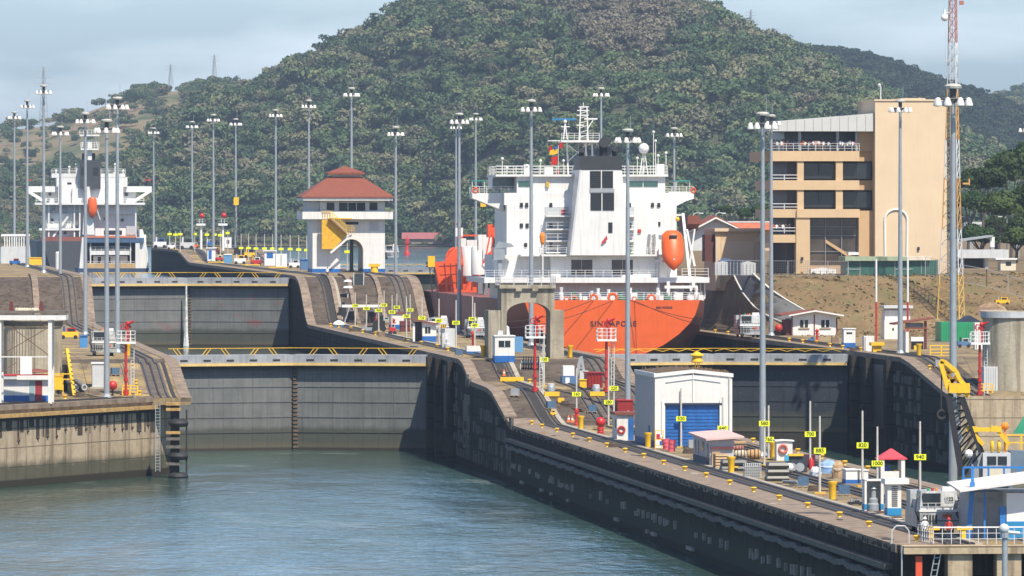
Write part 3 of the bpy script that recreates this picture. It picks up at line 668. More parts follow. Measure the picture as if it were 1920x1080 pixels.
P, S_, Dd = scatter(h_far, 2200, 4, rad=(4.5, 8)); forest('far_forest', 'pale hazy forest on the farthest hill at the right edge', P, S_, Dd, 4)
# shore strip under the hills
b = MB(); b.add([(-1400, 3330, 16.9), (260, 3330, 16.9), (-1400, 9500, 17.2), (3000, 9500, 17.2), (900, 3000, 17.2), (900, 2600, 17.0), (3000, 2600, 17)], [(0, 1, 4, 3, 2), (4, 5, 6, 3)])
tag(b.build('far_shore', hm), kind='structure')
rr = np.random.default_rng(9); P = [];S_ = []; Dd = []
for _ in range(900):
    px = rr.uniform(250, 1700); D = rr.uniform(3330, 3500) if px < 900 else rr.uniform(2800, 3300)
    k = rr.uniform(2.2, 4.5) if not 745 < px < 840 else rr.uniform(1.2, 2.2); P.append(((px-CX)*D/F, D, 17+k*.5)); S_.append(k); Dd.append(rr.uniform(0, .6))
for _ in range(700):
    px = rr.uniform(-100, 320); D = rr.uniform(3400, 4200); k = rr.uniform(3, 6); P.append(((px-CX)*D/F, D, 17+k*.5)); S_.append(k); Dd.append(rr.uniform(0, .6))
forest('shore_bushes', 'bushes and low trees along the far lake shore', P, S_, Dd, 5)
# ---- haze ----
# ================= LIGHT POLES =================
def lamp_pole(h, nl, name='light_pole'):
    t = thing(name, '', 'light pole', (0, 0, 0)); t['h'] = h
    part(MB().tube((0, 0, 0), (0, 0, h-1.2), .34, .17, 10, ), 'pole', steel, t, True)
    part(MB().lathe([(.55, 0), (.55, .12), (.42, .35), (.36, .5)], n=10), 'base_flange', steel, t)
    b = MB(); b.torus((0, 0, h-1.0), .95, .06, 'z', 16, 5)
    for k in range(4): a = k*math.pi/2+.4; b.bar((0, 0, h-1.2), (math.cos(a)*.95, math.sin(a)*.95, h-1.0), .08)
    b.tube((0, 0, h-1.3), (0, 0, h-.15), .2, .26, 8); part(b, 'lamp_ring', mat('dark_steel', (.07, .075, .08), .6, .1), t)
    part(MB().lathe([(.05, -.28), (.62, -.22), (.66, -.05), (.5, .08), (.01, .14)], n=12, z=h), 'top_cap', mat('cap_metal', (.42, .41, .37), .5, .1), t)
    part(MB().bar((.35, 0, h), (.35, 0, h+1.6), .045), 'lightning_rod', steel, t)
    hood = MB().lathe([(.06, .34), (.16, .28), (.29, -.12), (.30, -.22)], n=10); 
    for k in range(nl):
        a = 2*math.pi*k/nl+.25
        o = MB().lathe([(.07, .36), (.17, .28), (.31, -.12), (.31, -.24), (.02, -.3)], math.cos(a)*1.22, math.sin(a)*1.22, 10, 'z', h-1.25)
        part(o, 'floodlight', mat('lamp_white', (.66, .64, .60), .3, .05), t, True)
    return t
LP = {32: lamp_pole(32, 8)}
proto_used = [0]
POLES = [
 (27, 210, 'A', 'slim light pole, first from the left edge'), (51, 188, 'A', 'light pole second from the left edge, behind the white ship'),
 (82, 160, 'A', 'tall light pole in front of the lattice tower at the left'), (113, 237, 'B', 'lower light pole rising in front of the white ship bridge wing'),
 (165, 212, (160, 628), 'light pole in front of the white ship funnel'), (198, 225, (200, 746), 'nearest left light pole standing on the sunlit left quay'),
 (221, 183, (220, 662), 'tall light pole just right of the nearest left quay pole'), (288, 240, 'A', 'short looking far light pole right of the white ship'),
 (360, 228, 'A', 'far light pole before the left end of the main hill'), (400, 215, 'A', 'far light pole above the left red topped signal column'),
 (442, 223, 'A', 'far light pole carrying the yellow crane tip beside it'), (517, 206, 'A', 'light pole left of the red roofed tower, nearer of two'),
 (579, 188, 'A', 'light pole touching the left roof edge of the control tower'), (659, 165, 'A', 'light pole rising from the peak of the red tower roof'),
 (742, 238, 'B', 'light pole just right of the red roofed control tower'), (855, 230, 'A', 'thin far light pole, left of the close group of three'),
 (861, 213, 'B', 'light pole in the middle of the close group of three'), (892, 213, 'A', 'light pole right in the close group of three, left of the ship bridge'),
 (996, 188, 'B', 'light pole passing behind the concrete arch before the ship'), (1127, 165, 'A', 'far light pole whose head shows above the ship mast'),
 (1174, 243, (1177, 775), 'light pole in front of the ship funnel, by the white shed'), (1264, 240, 'B', 'light pole behind the ship beside the white dome'),
 (1430, 212, (1430, 857), 'near light pole rising among stored crates right of the shed'), (1446, 216, (1446, 630), 'light pole left of the visitor building terrace'),
 (1688, 188, (1688, 664), 'light pole in front of the plain tan building wall'), (1785, 160, (1787, 983), 'big light pole beside the lattice mast and crane boom'),
 (1926, 230, 'B', 'light pole cut by the right edge, one lamp showing')]
first = True
for px, py, bs, lab in POLES:
    if isinstance(bs, str):
        zg = 19.8 if bs == 'A' else 12.3
        s = (YH-py)/(zg+32.3-H); p = WS(px, s, zg); h = 32.3
    else:
        p = hit(*bs); s = F/p[1]; h = H+(YH-py)/s-p[2]
    if first: o = LP[32]; o.location = p; o['label'] = lab; o['group'] = 'tall light poles along the locks'; first = False
    else: o = dup(LP[32], p, random.uniform(0, 1), lab, 'tall light poles along the locks')
    o.scale = (1, 1, h/32) if abs(h/32-1) > .003 else (1, 1, 1)
    o['px'] = px; del o['px']
    if 'h' in o: del o['h']

# ================= DISTANCE SIGNS =================
signfar = whitec
def sign(px, py, base, num, top, lab):
    """yellow number plate on a slim white post; base = pixel of the foot"""
    p = hit(px, base); s = F/p[1]; z = lambda y: H-(y-YH)/s-p[2]
    t = thing('distance_sign', lab, 'distance sign', p, TH*.3, 'yellow distance signs along the lock walls')
    hs = max(z(top), z(py)+.3); zc = z(py)
    part(MB().tube((0, 0, 0), (0, 0, hs), .11, .08, 8), 'post', mat('post_cream', (.50, .47, .42), .6, .15, 2), t)
    part(MB().box(0, 0, 0, .9, .7, .14), 'foot_plate', mat('foot_yellow', (.55, .36, .05), .7, .2, 3), t)
    pl = part(MB().box(0, -.13, zc-.24, .98, .05, .48), 'number_plate', hivis, t)
    if num: 
        x = text_mesh(num, .46, mat('sign_ink', (.04, .045, .01), .6, .1), pl, (0, -.16, zc-.0), 'number', ext=.006, bold=.012)
    return t
near = [(1277, 785, 840, '520', 728, 'in front of the blue shed door'), (1355, 803, 862, '640', 745, 'at the right post of the shed'), (1433, 794, 874, '580', 764, 'on the big pole beside crates'),
 (1441, 824, 862, '760', 760, 'just below the 580 sign'), (1519, 814, 880, '700', 752, 'above the red extinguisher'), (1537, 845, 926, '885', 780, 'nearest the yellow edge bollard'), (1617, 835, 913, '820', 770, 'by the blue and white bin'),
 (1645, 869, 905, '1000', 800, 'beside the red pyramid roof'), (1725, 857, 925, '940', 790, 'with a small ring on its post'), (1081, 739, 790, '160', 690, 'on the incline with a red box at its foot'), (1141, 754, 800, '280', 650, 'by the red monitor at the shed'),
 (1151, 728, 790, '220', 682, 'just above the 280 sign'), (1020, 674, 725, '130', 615, 'beside the red monitor under the arch')]
for px, py, bs, num, top, w_ in near: sign(px, py, bs, num, top, 'yellow sign reading %s %s' % (num, w_))
mid = [(666, 573, 612, 548, '1000', 'leftmost of the near row'), (687, 578, 617, 552, '960', 'second of the near row'), (710, 582, 622, 554, '900', 'third of the near row'), (720, 572, 615, 545, '940', 'over the dark forklift'), (735, 585, 625, 553, '840', 'left of the white booth'), (744, 576, 610, 550, '880', 'against the white booth wall'),
 (769, 581, 618, 552, '820', 'behind the small red roofed hut'), (762, 593, 638, 556, '780', 'at the left side of the small hut'), (791, 596, 640, 556, '720', 'above the hut roof'), (823, 601, 648, 560, '660', 'between hut and grey cabinet'), (855, 605, 652, 563, '600', 'right of the grey cabinet'), (886, 598, 654, 556, '540', 'upper of the double plates'), (890, 610, 656, 568, '480', 'lower of the double plates')]
for px, py, bs, top, num, w_ in mid: sign(px, py, bs, num, top, 'small yellow sign on white post, %s' % w_)
far = [(452, 465), (466, 465), (480, 466), (496, 466), (511, 466), (527, 467), (544, 467), (560, 468), (575, 469)]
ords = ['first', 'second', 'third', 'fourth', 'fifth', 'sixth', 'seventh', 'eighth', 'ninth']
for i, (px, py) in enumerate(far): sign(px, py, py+24+i*.9, '', py-27, '%s from the left of the nine far yellow signs by the tower' % ords[i])
for i, (px, py) in enumerate([(318, 439), (329, 440), (338, 439), (365, 439), (388, 440), (402, 440), (413, 441), (427, 437)]): sign(px, py, py+32+i*1.1, '', py-6, '%s from the left of the farthest yellow signs before the hill' % ords[i])
sign(651, 472, 509, '', 455, 'yellow sign seen through the tower archway')

# ================= MOORING KNOBS =================
def knob():
    t = thing('mooring_bitt', '', 'bollard', (0, 0, 0))
    part(MB().lathe([(.26, 0), (.17, .1), (.15, .28), (.30, .4), (.34, .5), (.26, .58), (.02, .60)], n=12), 'head', yellow, t, True)
    part(MB().box(0, 0, 0, .6, .6, .05), 'base_plate', mat('foot_yellow', (.55, .36, .05), .7, .2, 3), t); return t
K = [(997, 797), (1016, 803), (1044, 811), (1074, 820), (1105, 829), (1138, 839), (1172, 849), (1207, 859), (1244, 872), (1284, 884), (1324, 896), (1368, 910), (1413, 924), (1461, 939), (1514, 953), (1629, 989), (1719, 1016), (1574, 971)]
kb = knob(); 
o1 = ['farthest, at the foot of the incline', 'second after the incline foot', 'third after the incline foot', 'left of the red topped hut', 'level with the small hut corner', 'in front of the small hut', 'left of the big white shed', 'before the grey shed wall', 'at the shed front corner', 'left of the grey office hut', 'before the grey office hut', 'right of the office hut', 'before the wire cage', 'before the black boxes', 'at the 885 sign', 'above the orange rust patch', 'at the very end by the ladder', 'left of the white cabinets']
for i, (x, y) in enumerate(K):
    lab = 'small yellow mooring bitt on the centre wall edge, '+o1[i]
    p = hit(x, y)
    if i == 0: kb.location = p; kb['label'] = lab; kb['group'] = 'yellow mooring bitts on the coping'
    else: dup(kb, p, 0, lab, 'yellow mooring bitts on the coping')
KR = [(1341, 624), (1365, 627), (1386, 630), (1480, 640), (1505, 643), (1531, 645), (1556, 650), (1580, 654), (1614, 658), (620, 612), (635, 614), (658, 618), (680, 624), (704, 628), (760, 640), (790, 646), (820, 652), (840, 658), (1743, 692), (1397, 738), (1496, 850), (1541, 861), (1627, 883), (1412, 830), (1584, 873), (993, 718), (122, 748), (262, 741), (255, 720), (248, 690), (258, 725)]
KRg = [('right bank edge', [k for k in KR if k[0] > 1300 and k[1] < 670]), ('centre wall beyond the arch', [k for k in KR if 500 < k[0] < 900]), ('left quay', [k for k in KR if k[0] < 300][:4]), ('centre wall beside the right lane', [k for k in KR if 1400 < k[0] and 800 < k[1]])]
ordn = ['first', 'second', 'third', 'fourth', 'fifth', 'sixth', 'seventh', 'eighth', 'ninth', 'tenth']
for w_, ks in KRg:
    for i, (x, y) in enumerate(sorted(ks)): dup(kb, hit(x, y), 0, '%s from the left of the yellow bitts on the %s' % (ordn[i], w_), 'yellow mooring bitts behind')
dup(kb, hit(1743, 692), 0, 'yellow mooring bitt on the incline left of the red monitor post', 'yellow mooring bitts behind'); dup(kb, hit(993, 718), 0, 'yellow mooring bitt left of the red monitor under the arch', 'yellow mooring bitts behind')
for o_ in [o for o in COL.objects if o.name.startswith('mooring_bitt')]: o_.scale = (.8, .8, .8)
def post_bollard():
    t = thing('post_bollard', '', 'bollard', (0, 0, 0))
    part(MB().lathe([(.26, 0), (.30, 1.2), (.40, 1.35), (.40, 1.5), (.02, 1.52)], n=12), 'post', yellow, t, True)
    part(MB().lathe([(.42, 0), (.42, .05)], n=12), 'base_plate', slotm, t); return t
PB = [(1561, 938, 'beside the 885 sign'), (1371, 888, 'in front of the wooden crates'), (1215, 840, 'at the shadowed corner of the big shed'), (906, 671, 'left of the white hut under the arch'), (1069, 671, 'right of the concrete arch'), (1089, 806, 'at the foot of the incline near the 160 sign'), (1450, 858, 'behind the lifebuoy booth'), (1723, 668, 'on the right wall near the yellow fence'), (240, 668, 'on the left incline top')]
pb = post_bollard()
for i, (x, y, w_) in enumerate(PB):
    lab = 'tall yellow post bollard '+w_
    if i == 0: pb.location = hit(x, y); pb['label'] = lab; pb['group'] = 'yellow post bollards'
    else: dup(pb, hit(x, y), 0, lab, 'yellow post bollards')
# ================= local drawing frame: pixels of the photograph -> metres on a front plane =================
class Fr:
    def __init__(s, px, py, sc_): s.px, s.py, s.s = px, py, sc_
    def x(s, p): return (p-s.px)/s.s
    def z(s, p): return (s.py-p)/s.s
def frbox(b, f, x0, x1, y0, y1, d0, d1):      # pixel rectangle, depth range in metres (local y)
    return b.bb(f.x(min(x0, x1)), f.x(max(x0, x1)), d0, d1, f.z(max(y0, y1)), f.z(min(y0, y1)))
def railing(b, pts, h=1.0, step=1.6, w=.06, rows=3):
    for p, q in zip(pts, pts[1:]):
        p, q = Vector(p), Vector(q); n = max(1, int((q-p).length/step))
        for k in range(n+1): m_ = p.lerp(q, k/n); b.bar(m_, m_+Vector((0, 0, h)), w)
        for r_ in range(rows): zz = h*(1-r_/rows); b.bar(p+Vector((0, 0, zz)), q+Vector((0, 0, zz)), w*.8)
    return b
def hip(b, w, d, w2, d2, z0, z1, cx=0, cy=0, t=.25):
    v = [(cx+sx*w/2, cy+sy*d/2, z0) for sx, sy in ((-1, -1), (1, -1), (1, 1), (-1, 1))]+[(cx+sx*w/2, cy+sy*d/2, z0+t) for sx, sy in ((-1, -1), (1, -1), (1, 1), (-1, 1))]+[(cx+sx*w2/2, cy+sy*d2/2, z1) for sx, sy in ((-1, -1), (1, -1), (1, 1), (-1, 1))]
    return b.add(v, [(3, 2, 1, 0), (0, 1, 5, 4), (1, 2, 6, 5), (2, 3, 7, 6), (3, 0, 4, 7), (4, 5, 9, 8), (5, 6, 10, 9), (6, 7, 11, 10), (7, 4, 8, 11), (8, 9, 10, 11)])
# ================= CONTROL TOWER =================
s0 = 10.25; base = hit(650, 511); s0 = F/base[1]; f = Fr(650, 511, s0)
tw = thing('control_tower', 'white lock control tower with two tiered red roof and arched passage', 'control tower', (base[0], base[1], base[2]), TH)
def T(px): return f.x(px)
D_ = 12.5
b = MB()
# body with arch: left pier, right pier, above arch
ax0, ax1 = 641, 680; ztop = f.z(405); az = f.z(470)
xa, xb = T(586), T(722)
def arch_front(b, x0, x1, z1, a0, a1, zs, y0, y1, n=14):
    r = (a1-a0)/2; c = (a0+a1)/2
    arc = [(c-r*math.cos(math.pi*k/n), zs+r*math.sin(math.pi*k/n)) for k in range(n+1)]
    b.bb(x0, a0, y0, y1, 0, z1); b.bb(a1, x1, y0, y1, 0, z1)
    for (p, q), (u, w_) in zip(arc, arc[1:]): b.add([(p, y0, q), (u, y0, w_), (u, y0, z1), (p, y0, z1), (p, y1, q), (u, y1, w_), (u, y1, z1), (p, y1, z1)], [(0, 1, 2, 3), (7, 6, 5, 4), (0, 4, 5, 1), (3, 2, 6, 7)])
    return b
arch_front(b, xa, xb, ztop, T(638), T(681), az, 0, D_)
part(b, 'wall', white, tw)
b = MB(); frbox(b, f, 585.5, 638, 504, 511, -.05, D_+.05); frbox(b, f, 681, 722.5, 504, 511, -.05, D_+.05); part(b, 'blue_base_band', blue, tw)
b = MB(); b.bb(T(566), T(736), -1.5, D_+1.5, f.z(411), f.z(397)); part(b, 'balcony', white, tw)
b = MB(); b.bb(T(600), T(722), .3, D_-.3, f.z(397), f.z(374)); part(b, 'upper_room', mat('pale_wall', (.50, .51, .51), .6, .05), tw)
b = MB(); b.bb(T(576), T(600), 1.0, D_-1, f.z(397), f.z(374)); part(b, 'side_room', mat('pale_wall', (.50, .51, .51), .6, .05), tw)
for a, c in ((613, 627), (693, 708)): part(frbox(MB(), f, a, c, 380, 394, .18, .5), 'window', dark, tw)
wn = part(frbox(MB(), f, 636, 685, 380, 395, .16, .5), 'window', dark, tw)
b = MB()
for q in (652.5, 668.5): frbox(b, f, q-.5, q+.5, 380, 395, .08, .2)
frbox(b, f, 635.3, 685.7, 379, 380, .08, .3); part(b, 'window_frame', lgrey, wn)
part(frbox(MB(), f, 648, 672, 416, 421, -.04, .3), 'vent', dark, tw)
part(frbox(MB(), f, 692, 710, 415, 433, -.03, .3), 'shutter', lgrey, tw)
zc_ = f.z(374); W_ = T(736)-T(566)
b = MB(); b.bb(T(567), T(735), -2, D_+2, f.z(376), f.z(371)); part(b, 'eaves', white, tw)
rf = part(hip(MB(), W_+.3, D_+4.4, T(686)-T(624), 3.6, f.z(371), f.z(331), T(651), D_/2, .2), 'roof', redroof, tw)
b = MB(); b.bb(T(629), T(681), D_/2-1.6, D_/2+1.6, f.z(331)-.6, f.z(327)); part(b, 'lantern', white, tw)
b = MB(); hip(b, T(687)-T(617), 5.2, .3, .3, f.z(327), f.z(311), T(652), D_/2, .35); part(b, 'cupola_roof', redroof, tw)
# yellow outside stair with mesh enclosure
b = MB(); b.bb(T(602), T(627), -1.9, -1.5, f.z(467), f.z(412)); b.add([(T(627), -1.9, f.z(412)), (T(649), -1.9, f.z(440)), (T(629), -1.9, f.z(462)), (T(627), -1.9, f.z(467)), (T(627), -1.5, f.z(412)), (T(649), -1.5, f.z(440)), (T(629), -1.5, f.z(462)), (T(627), -1.5, f.z(467))], [(0, 1, 2, 3), (7, 6, 5, 4), (0, 4, 5, 1), (1, 5, 6, 2), (2, 6, 7, 3)])
st = part(b, 'stair_cage', mat('cage_yellow', (.66, .36, .02), .6, .2, 2), tw)
b = MB(); b.bar((T(618), -2.6, f.z(409)), (T(650), -2.6, f.z(438)), .16, .4); b.bar((T(650), -2.6, f.z(439)), (T(658), -2.6, f.z(439)), .16, .3); b.bar((T(658), -2.4, f.z(440)), (T(618), -2.4, f.z(474)), .16, .35); part(b, 'stair_stringer', white, tw)
b = MB()
for dz in (.45, .9, 1.25): b.bar((T(618), -2.9, f.z(409)+dz), (T(648), -2.9, f.z(436)+dz), .07); b.bar((T(648), -2.9, f.z(436)+dz), (T(662), -2.9, f.z(437)+dz), .07)
for k in range(9): b.bar((T(618+k*3.6), -2.9, f.z(409+k*3.2)), (T(618+k*3.6), -2.9, f.z(409+k*3.2)+1.25), .07)
for k in range(4): b.bar((T(648+k*4.6), -2.9, f.z(439)), (T(648+k*4.6), -2.9, f.z(425)), .07)
for k in range(4): b.bar((T(604+k*4.6), -1.7, f.z(409)), (T(604+k*4.6), -1.7, f.z(397)), .08)
b.bar((T(602), -1.7, f.z(396)), (T(619), -1.7, f.z(396)), .08); part(b, 'stair_railing', yellow, tw)
b = MB(); b.bb(T(614), T(658), -2.7, -1.4, f.z(411), f.z(409)); 
for k in range(16): b.bb(T(618+k*2), T(620.4+k*2), -2.9, -1.9, f.z(411+k*1.8), f.z(410+k*1.8))
part(b, 'stair_steps', mat('cage_yellow', (.66, .36, .02), .6, .2, 2), tw)

# ================= ORANGE TANKER =================
ss = 13.14; f = Fr(1148, 415+ss*(H-8.0), ss); O = WS(1148, ss, 8.0)
ship = thing('tanker_ship', 'orange sterned tanker with tall white deckhouse filling the right lock lane', 'ship', O, TH)
hullm = mat('hull_red', (.24, .075, .050), .55, .18, .25, streak=.25)  # dull red sides, with shade on the orange put into the colour
X = f.x; Z = f.z
def section(hw, top, bot, y, n=8, flat=.35, pw=2.4):
    """half-breadth curve from deck edge down to keel"""
    pts = []
    for k in range(n+1):
        t = k/n; z = top+(bot-top)*t
        w_ = hw*(1-(t**pw)*(1-flat)); pts.append((w_, z))
    return [(-a, y, z) for a, z in pts]+[(a, y, z) for a, z in reversed(pts)]
TR = [(12.6, 9.4), (11.95, 7.4), (11.1, 6.1), (9.6, 4.6), (7.4, 3.05), (4.6, 1.75)]
top = Z(563)
tr = [(-a, 0, z) for a, z in TR]+[(a, 0, z) for a, z in reversed(TR)]
tr = [(-12.6, 0, top)]+tr[1:-1]+[(12.6, 0, top)]
def sec(y, hw, bot, flat, n=6, pw=3.0):
    o = []
    for k in range(6):
        t = k/5; z = top+(bot-top)*t; o.append((hw*(1-(t**pw)*(1-flat)), z))
    return [(-a, y, z) for a, z in o]+[(a, y, z) for a, z in reversed(o)]
b = MB(); b.loft([tr, sec(5, 13.9, .2, .30, pw=2.6), sec(14, 14.9, -2, .35, pw=3), sec(32, 15.4, -4, .6, pw=4), sec(55, 15.5, -6, .85, pw=6), sec(140, 15.5, -6, .85, pw=6), sec(165, 11, -6, .5, pw=4), sec(182, .6, -4, .4, pw=4)], cap=False)
hull = part(b, 'hull', hullm, ship, True)
b = MB(); t2 = [(x*.9995, -.02, z) for x, y, z in tr]; n = len(t2)
b.add(t2, [tuple(range(n))]); part(b, 'transom', orange, ship)
b = MB(); dk = [(tr[0][0], 0), (-13.9, 5), (-14.9, 14), (-15.4, 32), (-15.5, 55), (-15.5, 140), (-11, 165), (-.6, 182), (.6, 182), (11, 165), (15.5, 140), (15.5, 55), (15.4, 32), (14.9, 14), (13.9, 5), (12.6, 0)]
b.add([(x, y, top-.1) for x, y in dk], [tuple(range(len(dk)))]); part(b, 'deck', mat('deck_red', (.25, .06, .03), .8, .2), ship)
# name on the stern
ink = mat('ship_ink', (.03, .02, .03), .6, .1)
text_mesh('SINGAPORE', 1.05, ink, ship, (X(1150), -.06, Z(607.5)), 'port_name', spacing=1.25, bold=.02)
text_mesh('IMO 9275335', .42, ink, ship, (X(1246), -.06, Z(577)), 'hull_number', bold=.01)
# stern rails, fairleads, mooring gear
wr = MB(); railing(wr, [(-12.4, .15, top), (12.4, .15, top), (14.6, 14, top)], 1.1, 1.25, .07, 4); railing(wr, [(-12.4, .15, top), (-14.6, 14, top)], 1.1, 1.5, .07, 3); part(wr, 'stern_rail', shipw, ship)
for q, rr_ in ((1062, .32), (1077, .38), (1113, .5), (1149, .6), (1178, .25), (1190, .3), (1222, .48)):
    b = MB().torus((X(q), .25, top+rr_*.55), rr_, rr_*.38, 'y', 14, 6); part(b, 'fairlead', orange, ship)
r = random.Random(8)
for k in range(15):
    q = 1058+k*18+r.uniform(-5, 5); h_ = r.uniform(.8, 2.0)
    b = MB(); b.lathe([(.3, 0), (.34, h_*.5), (.2, h_*.6), (.28, h_)], X(q), 2.2+r.uniform(0, 3), 8, 'z', top-.1); b.box(X(q)+.5, 3, top-.1, r.uniform(.6, 1.6), .8, r.uniform(.5, 1.2)); part(b, 'mooring_winch', r.choice([shipw, shipw, lgrey, mat('winch_green', (.05, .18, .12), .6, .1)]), ship)
# house block: decks as slabs with recessed walls
y0 = 9.0
pinkw = shipw
b = MB(); b.bb(X(1040), X(1300), y0+1.5, 34, top-.1, Z(530)); b.bb(X(958), X(1040), y0+3.5, 34, top-.1, Z(530)); part(b, 'poop_house', pinkw, ship)
def slab(px0, px1, py0, py1, d0, d1, nm='deck_edge', m=None, lab=None): return part(frbox(MB(), f, px0, px1, py0, py1, d0, d1), nm, m or shipw, ship, label=lab)
slab(915, 1342, 521, 531, y0-2.5, 36)
b = MB(); b.bb(X(1044), X(1243), y0+.0, 34, Z(521), Z(479)); b.bb(X(948), X(1044), y0+2.5, 34, Z(521), Z(479)); b.bb(X(1243), X(1292), y0+5, 34, Z(521), Z(479)); part(b, 'accommodation', shipw, ship)
for a, c in ((1083, 1102), (1103, 1123), (1160, 1180), (1181, 1200)): part(frbox(MB(), f, a, c, 488, 516, y0-.05, y0+.3), 'doorway', mat('door_dark', (.09, .075, .07), .5, .2), ship)
slab(985, 1262, 477.5, 481, y0-1.6, 34)
b = MB(); railing(b, [(X(986), y0-1.5, Z(477.5)), (X(1260), y0-1.5, Z(477.5))], 1.0, 1.3, .06, 3); part(b, 'deck_rail', shipw, ship)
b = MB(); railing(b, [(X(917), y0-2.4, Z(521)), (X(1243), y0-2.4, Z(521))], 1.05, 1.3, .06, 3); railing(b, [(X(1290), y0-2.4, Z(521)), (X(1340), y0-2.4, Z(521))], 1.3, 1.3, .07, 3); part(b, 'deck_rail', shipw, ship)
part(frbox(MB(), f, 1115, 1194, 468, 478, y0-1.62, y0-1.56), 'green_banner', mat('banner_green', (.05, .22, .10), .7, .35, 6), ship)
# main tower
b = MB(); b.bb(X(964), X(1288), y0+3, 31, Z(479), Z(384)); part(b, 'deckhouse', shipw, ship)
# flat grey panels painted as shaded bays, with balconies either side of the funnel
for a, c in ((1037, 1082), (1190, 1207)):
    for k, (t0, t1) in enumerate(((388, 405), (410, 430), (436, 452), (458, 474))):
        b = MB(); frbox(b, f, a, c, t0, t1, y0+2.9, y0+3.05); part(b, 'bay_shade_panel', mat('bay_grey', (.40, .42, .44), .6, .12, 1), ship)
        b = MB(); frbox(b, f, a, c, t1-1, t1+1.5, y0+1.4, y0+3); railing(b, [(X(a), y0+1.5, Z(t1-1)), (X(c), y0+1.5, Z(t1-1))], .95, 1.2, .06, 2); part(b, 'balcony', shipw, ship)
for q, y in ((992, 384), (1002, 384), (1003, 423), (992, 423), (1048, 384), (1048, 423), (1048, 460), (1198, 384), (1198, 422), (1242, 384), (1254, 384), (1197, 461), (1254, 420), (1000, 460)):
    part(frbox(MB(), f, q-3, q+3, y-4, y+4, y0+2.85, y0+3.2), 'porthole', dark, ship)
part(frbox(MB(), f, 1214, 1220, 430, 437, y0+2.8, y0+3.1), 'fire_box', red, ship); part(frbox(MB(), f, 1068, 1075, 393, 401, y0+2.7, y0+3.1), 'fire_box', red, ship)
part(frbox(MB(), f, 1149, 1157, 417, 437, y0-3.05, y0-2.5), 'funnel_door', dark, ship)
part(frbox(MB(), f, 1040, 1046, 340, 350, y0+3.8, y0+4.2), 'notice', mat('foot_yellow', (.55, .36, .05), .7, .2, 3), ship)
# bridge wings with sloping brackets, bulwark
b = MB()
b.prism([(X(902), Z(361)), (X(902), Z(371)), (X(915), Z(376)), (X(962), Z(395)), (X(962), Z(361))], y0+6, y0+10.5); part(b, 'bridge_wing', shipw, ship); b = MB(); b.prism([(X(1326), Z(359)), (X(1326), Z(372)), (X(1312), Z(376)), (X(1278), Z(393)), (X(1278), Z(359))], y0+6, y0+10.5)
part(b, 'bridge_wing', shipw, ship)
b = MB(); b.bb(X(960), X(1280), y0+3.5, y0+20, Z(384), Z(361)); part(b, 'bridge_deck', shipw, ship)
b = MB(); railing(b, [(X(902), y0+6.1, Z(362)), (X(985), y0+6.1, Z(362))], 1.0, 1.0, .07, 3); railing(b, [(X(1256), y0+6.1, Z(362)), (X(1326), y0+6.1, Z(362))], 1.0, 1.0, .07, 3); railing(b, [(X(902), y0+6.1, Z(362)), (X(902), y0+10.4, Z(362))], 1.0, 1.0, .07, 3); part(b, 'wing_rail', shipw, ship)
b = MB(); b.bb(X(985), X(1268), y0+4.2, y0+16, Z(361), Z(329)); b.bb(X(944), X(985), y0+9, y0+16, Z(352), Z(329)); part(b, 'wheelhouse', shipw, ship)
part(frbox(MB(), f, 944, 985, 333, 351, y0+8.9, y0+9.2), 'window_face', mat('glass_grey', (.16, .19, .22), .2, .15), ship)  # dark glazed face of the left bridge block
for a, c in ((988, 1014), (1199, 1225), (1227, 1254)): part(frbox(MB(), f, a, c, 339, 349, y0+4.1, y0+4.4), 'window', mat('window_green', (.05, .12, .11), .15, .2), ship)
part(frbox(MB(), f, 1255, 1273, 332, 348, y0+7, y0+9), 'wing_cabin', mat('glass_grey', (.16, .19, .22), .2, .15), ship)
slab(944, 1273, 326, 330, y0+3.6, y0+18, 'roof_deck')
b = MB(); railing(b, [(X(945), y0+3.8, Z(326)), (X(1272), y0+3.8, Z(326))], 1.25, 1.2, .07, 3); railing(b, [(X(945), y0+3.8, Z(326)), (X(945), y0+17, Z(326))], 1.25, 2, .07, 3); railing(b, [(X(945), y0+17, Z(326)), (X(1272), y0+17, Z(326))], 1.25, 2, .07, 3); part(b, 'roof_rail', shipw, ship)
for q, tp in ((958, 296), (967, 313), (1031, 300), (1075, 300), (1216, 295), (1247, 245), (1251, 262), (1256, 290), (1271, 285), (1005, 309)):
    b = MB(); b.bar((X(q), y0+5, Z(326)), (X(q), y0+5, Z(tp)), .09); b.ball(X(q), y0+5, Z(tp), .22, 6); part(b, 'aerial', shipw, ship)
for a, c, t0 in ((1039, 1055, 312), (1000, 1010, 307), (1253, 1268, 306)): part(frbox(MB(), f, a, c, t0, 326, y0+5, y0+6.5), 'deck_locker', shipw, ship)
# wing canopies, lifebuoys
for a, c, q in ((901, 927, 905), (1291, 1320, 1322)):
    b = MB(); b.bb(X(a), X(c), y0+6.3, y0+8.3, Z(339), Z(337)); part(b, 'canopy', mat('canopy_green', (.03, .25, .22), .6, .1), ship)
    b = MB(); b.bar((X(a)+.1, y0+6.4, Z(362)), (X(a)+.1, y0+6.4, Z(337)), .08); b.bar((X(c)-.1, y0+6.4, Z(362)), (X(c)-.1, y0+6.4, Z(337)), .08); part(b, 'canopy_post', shipw, ship)
    b = MB().torus((X(q+3), y0+6.0, Z(356)), .33, .1); part(b, 'lifebuoy', orange, ship)
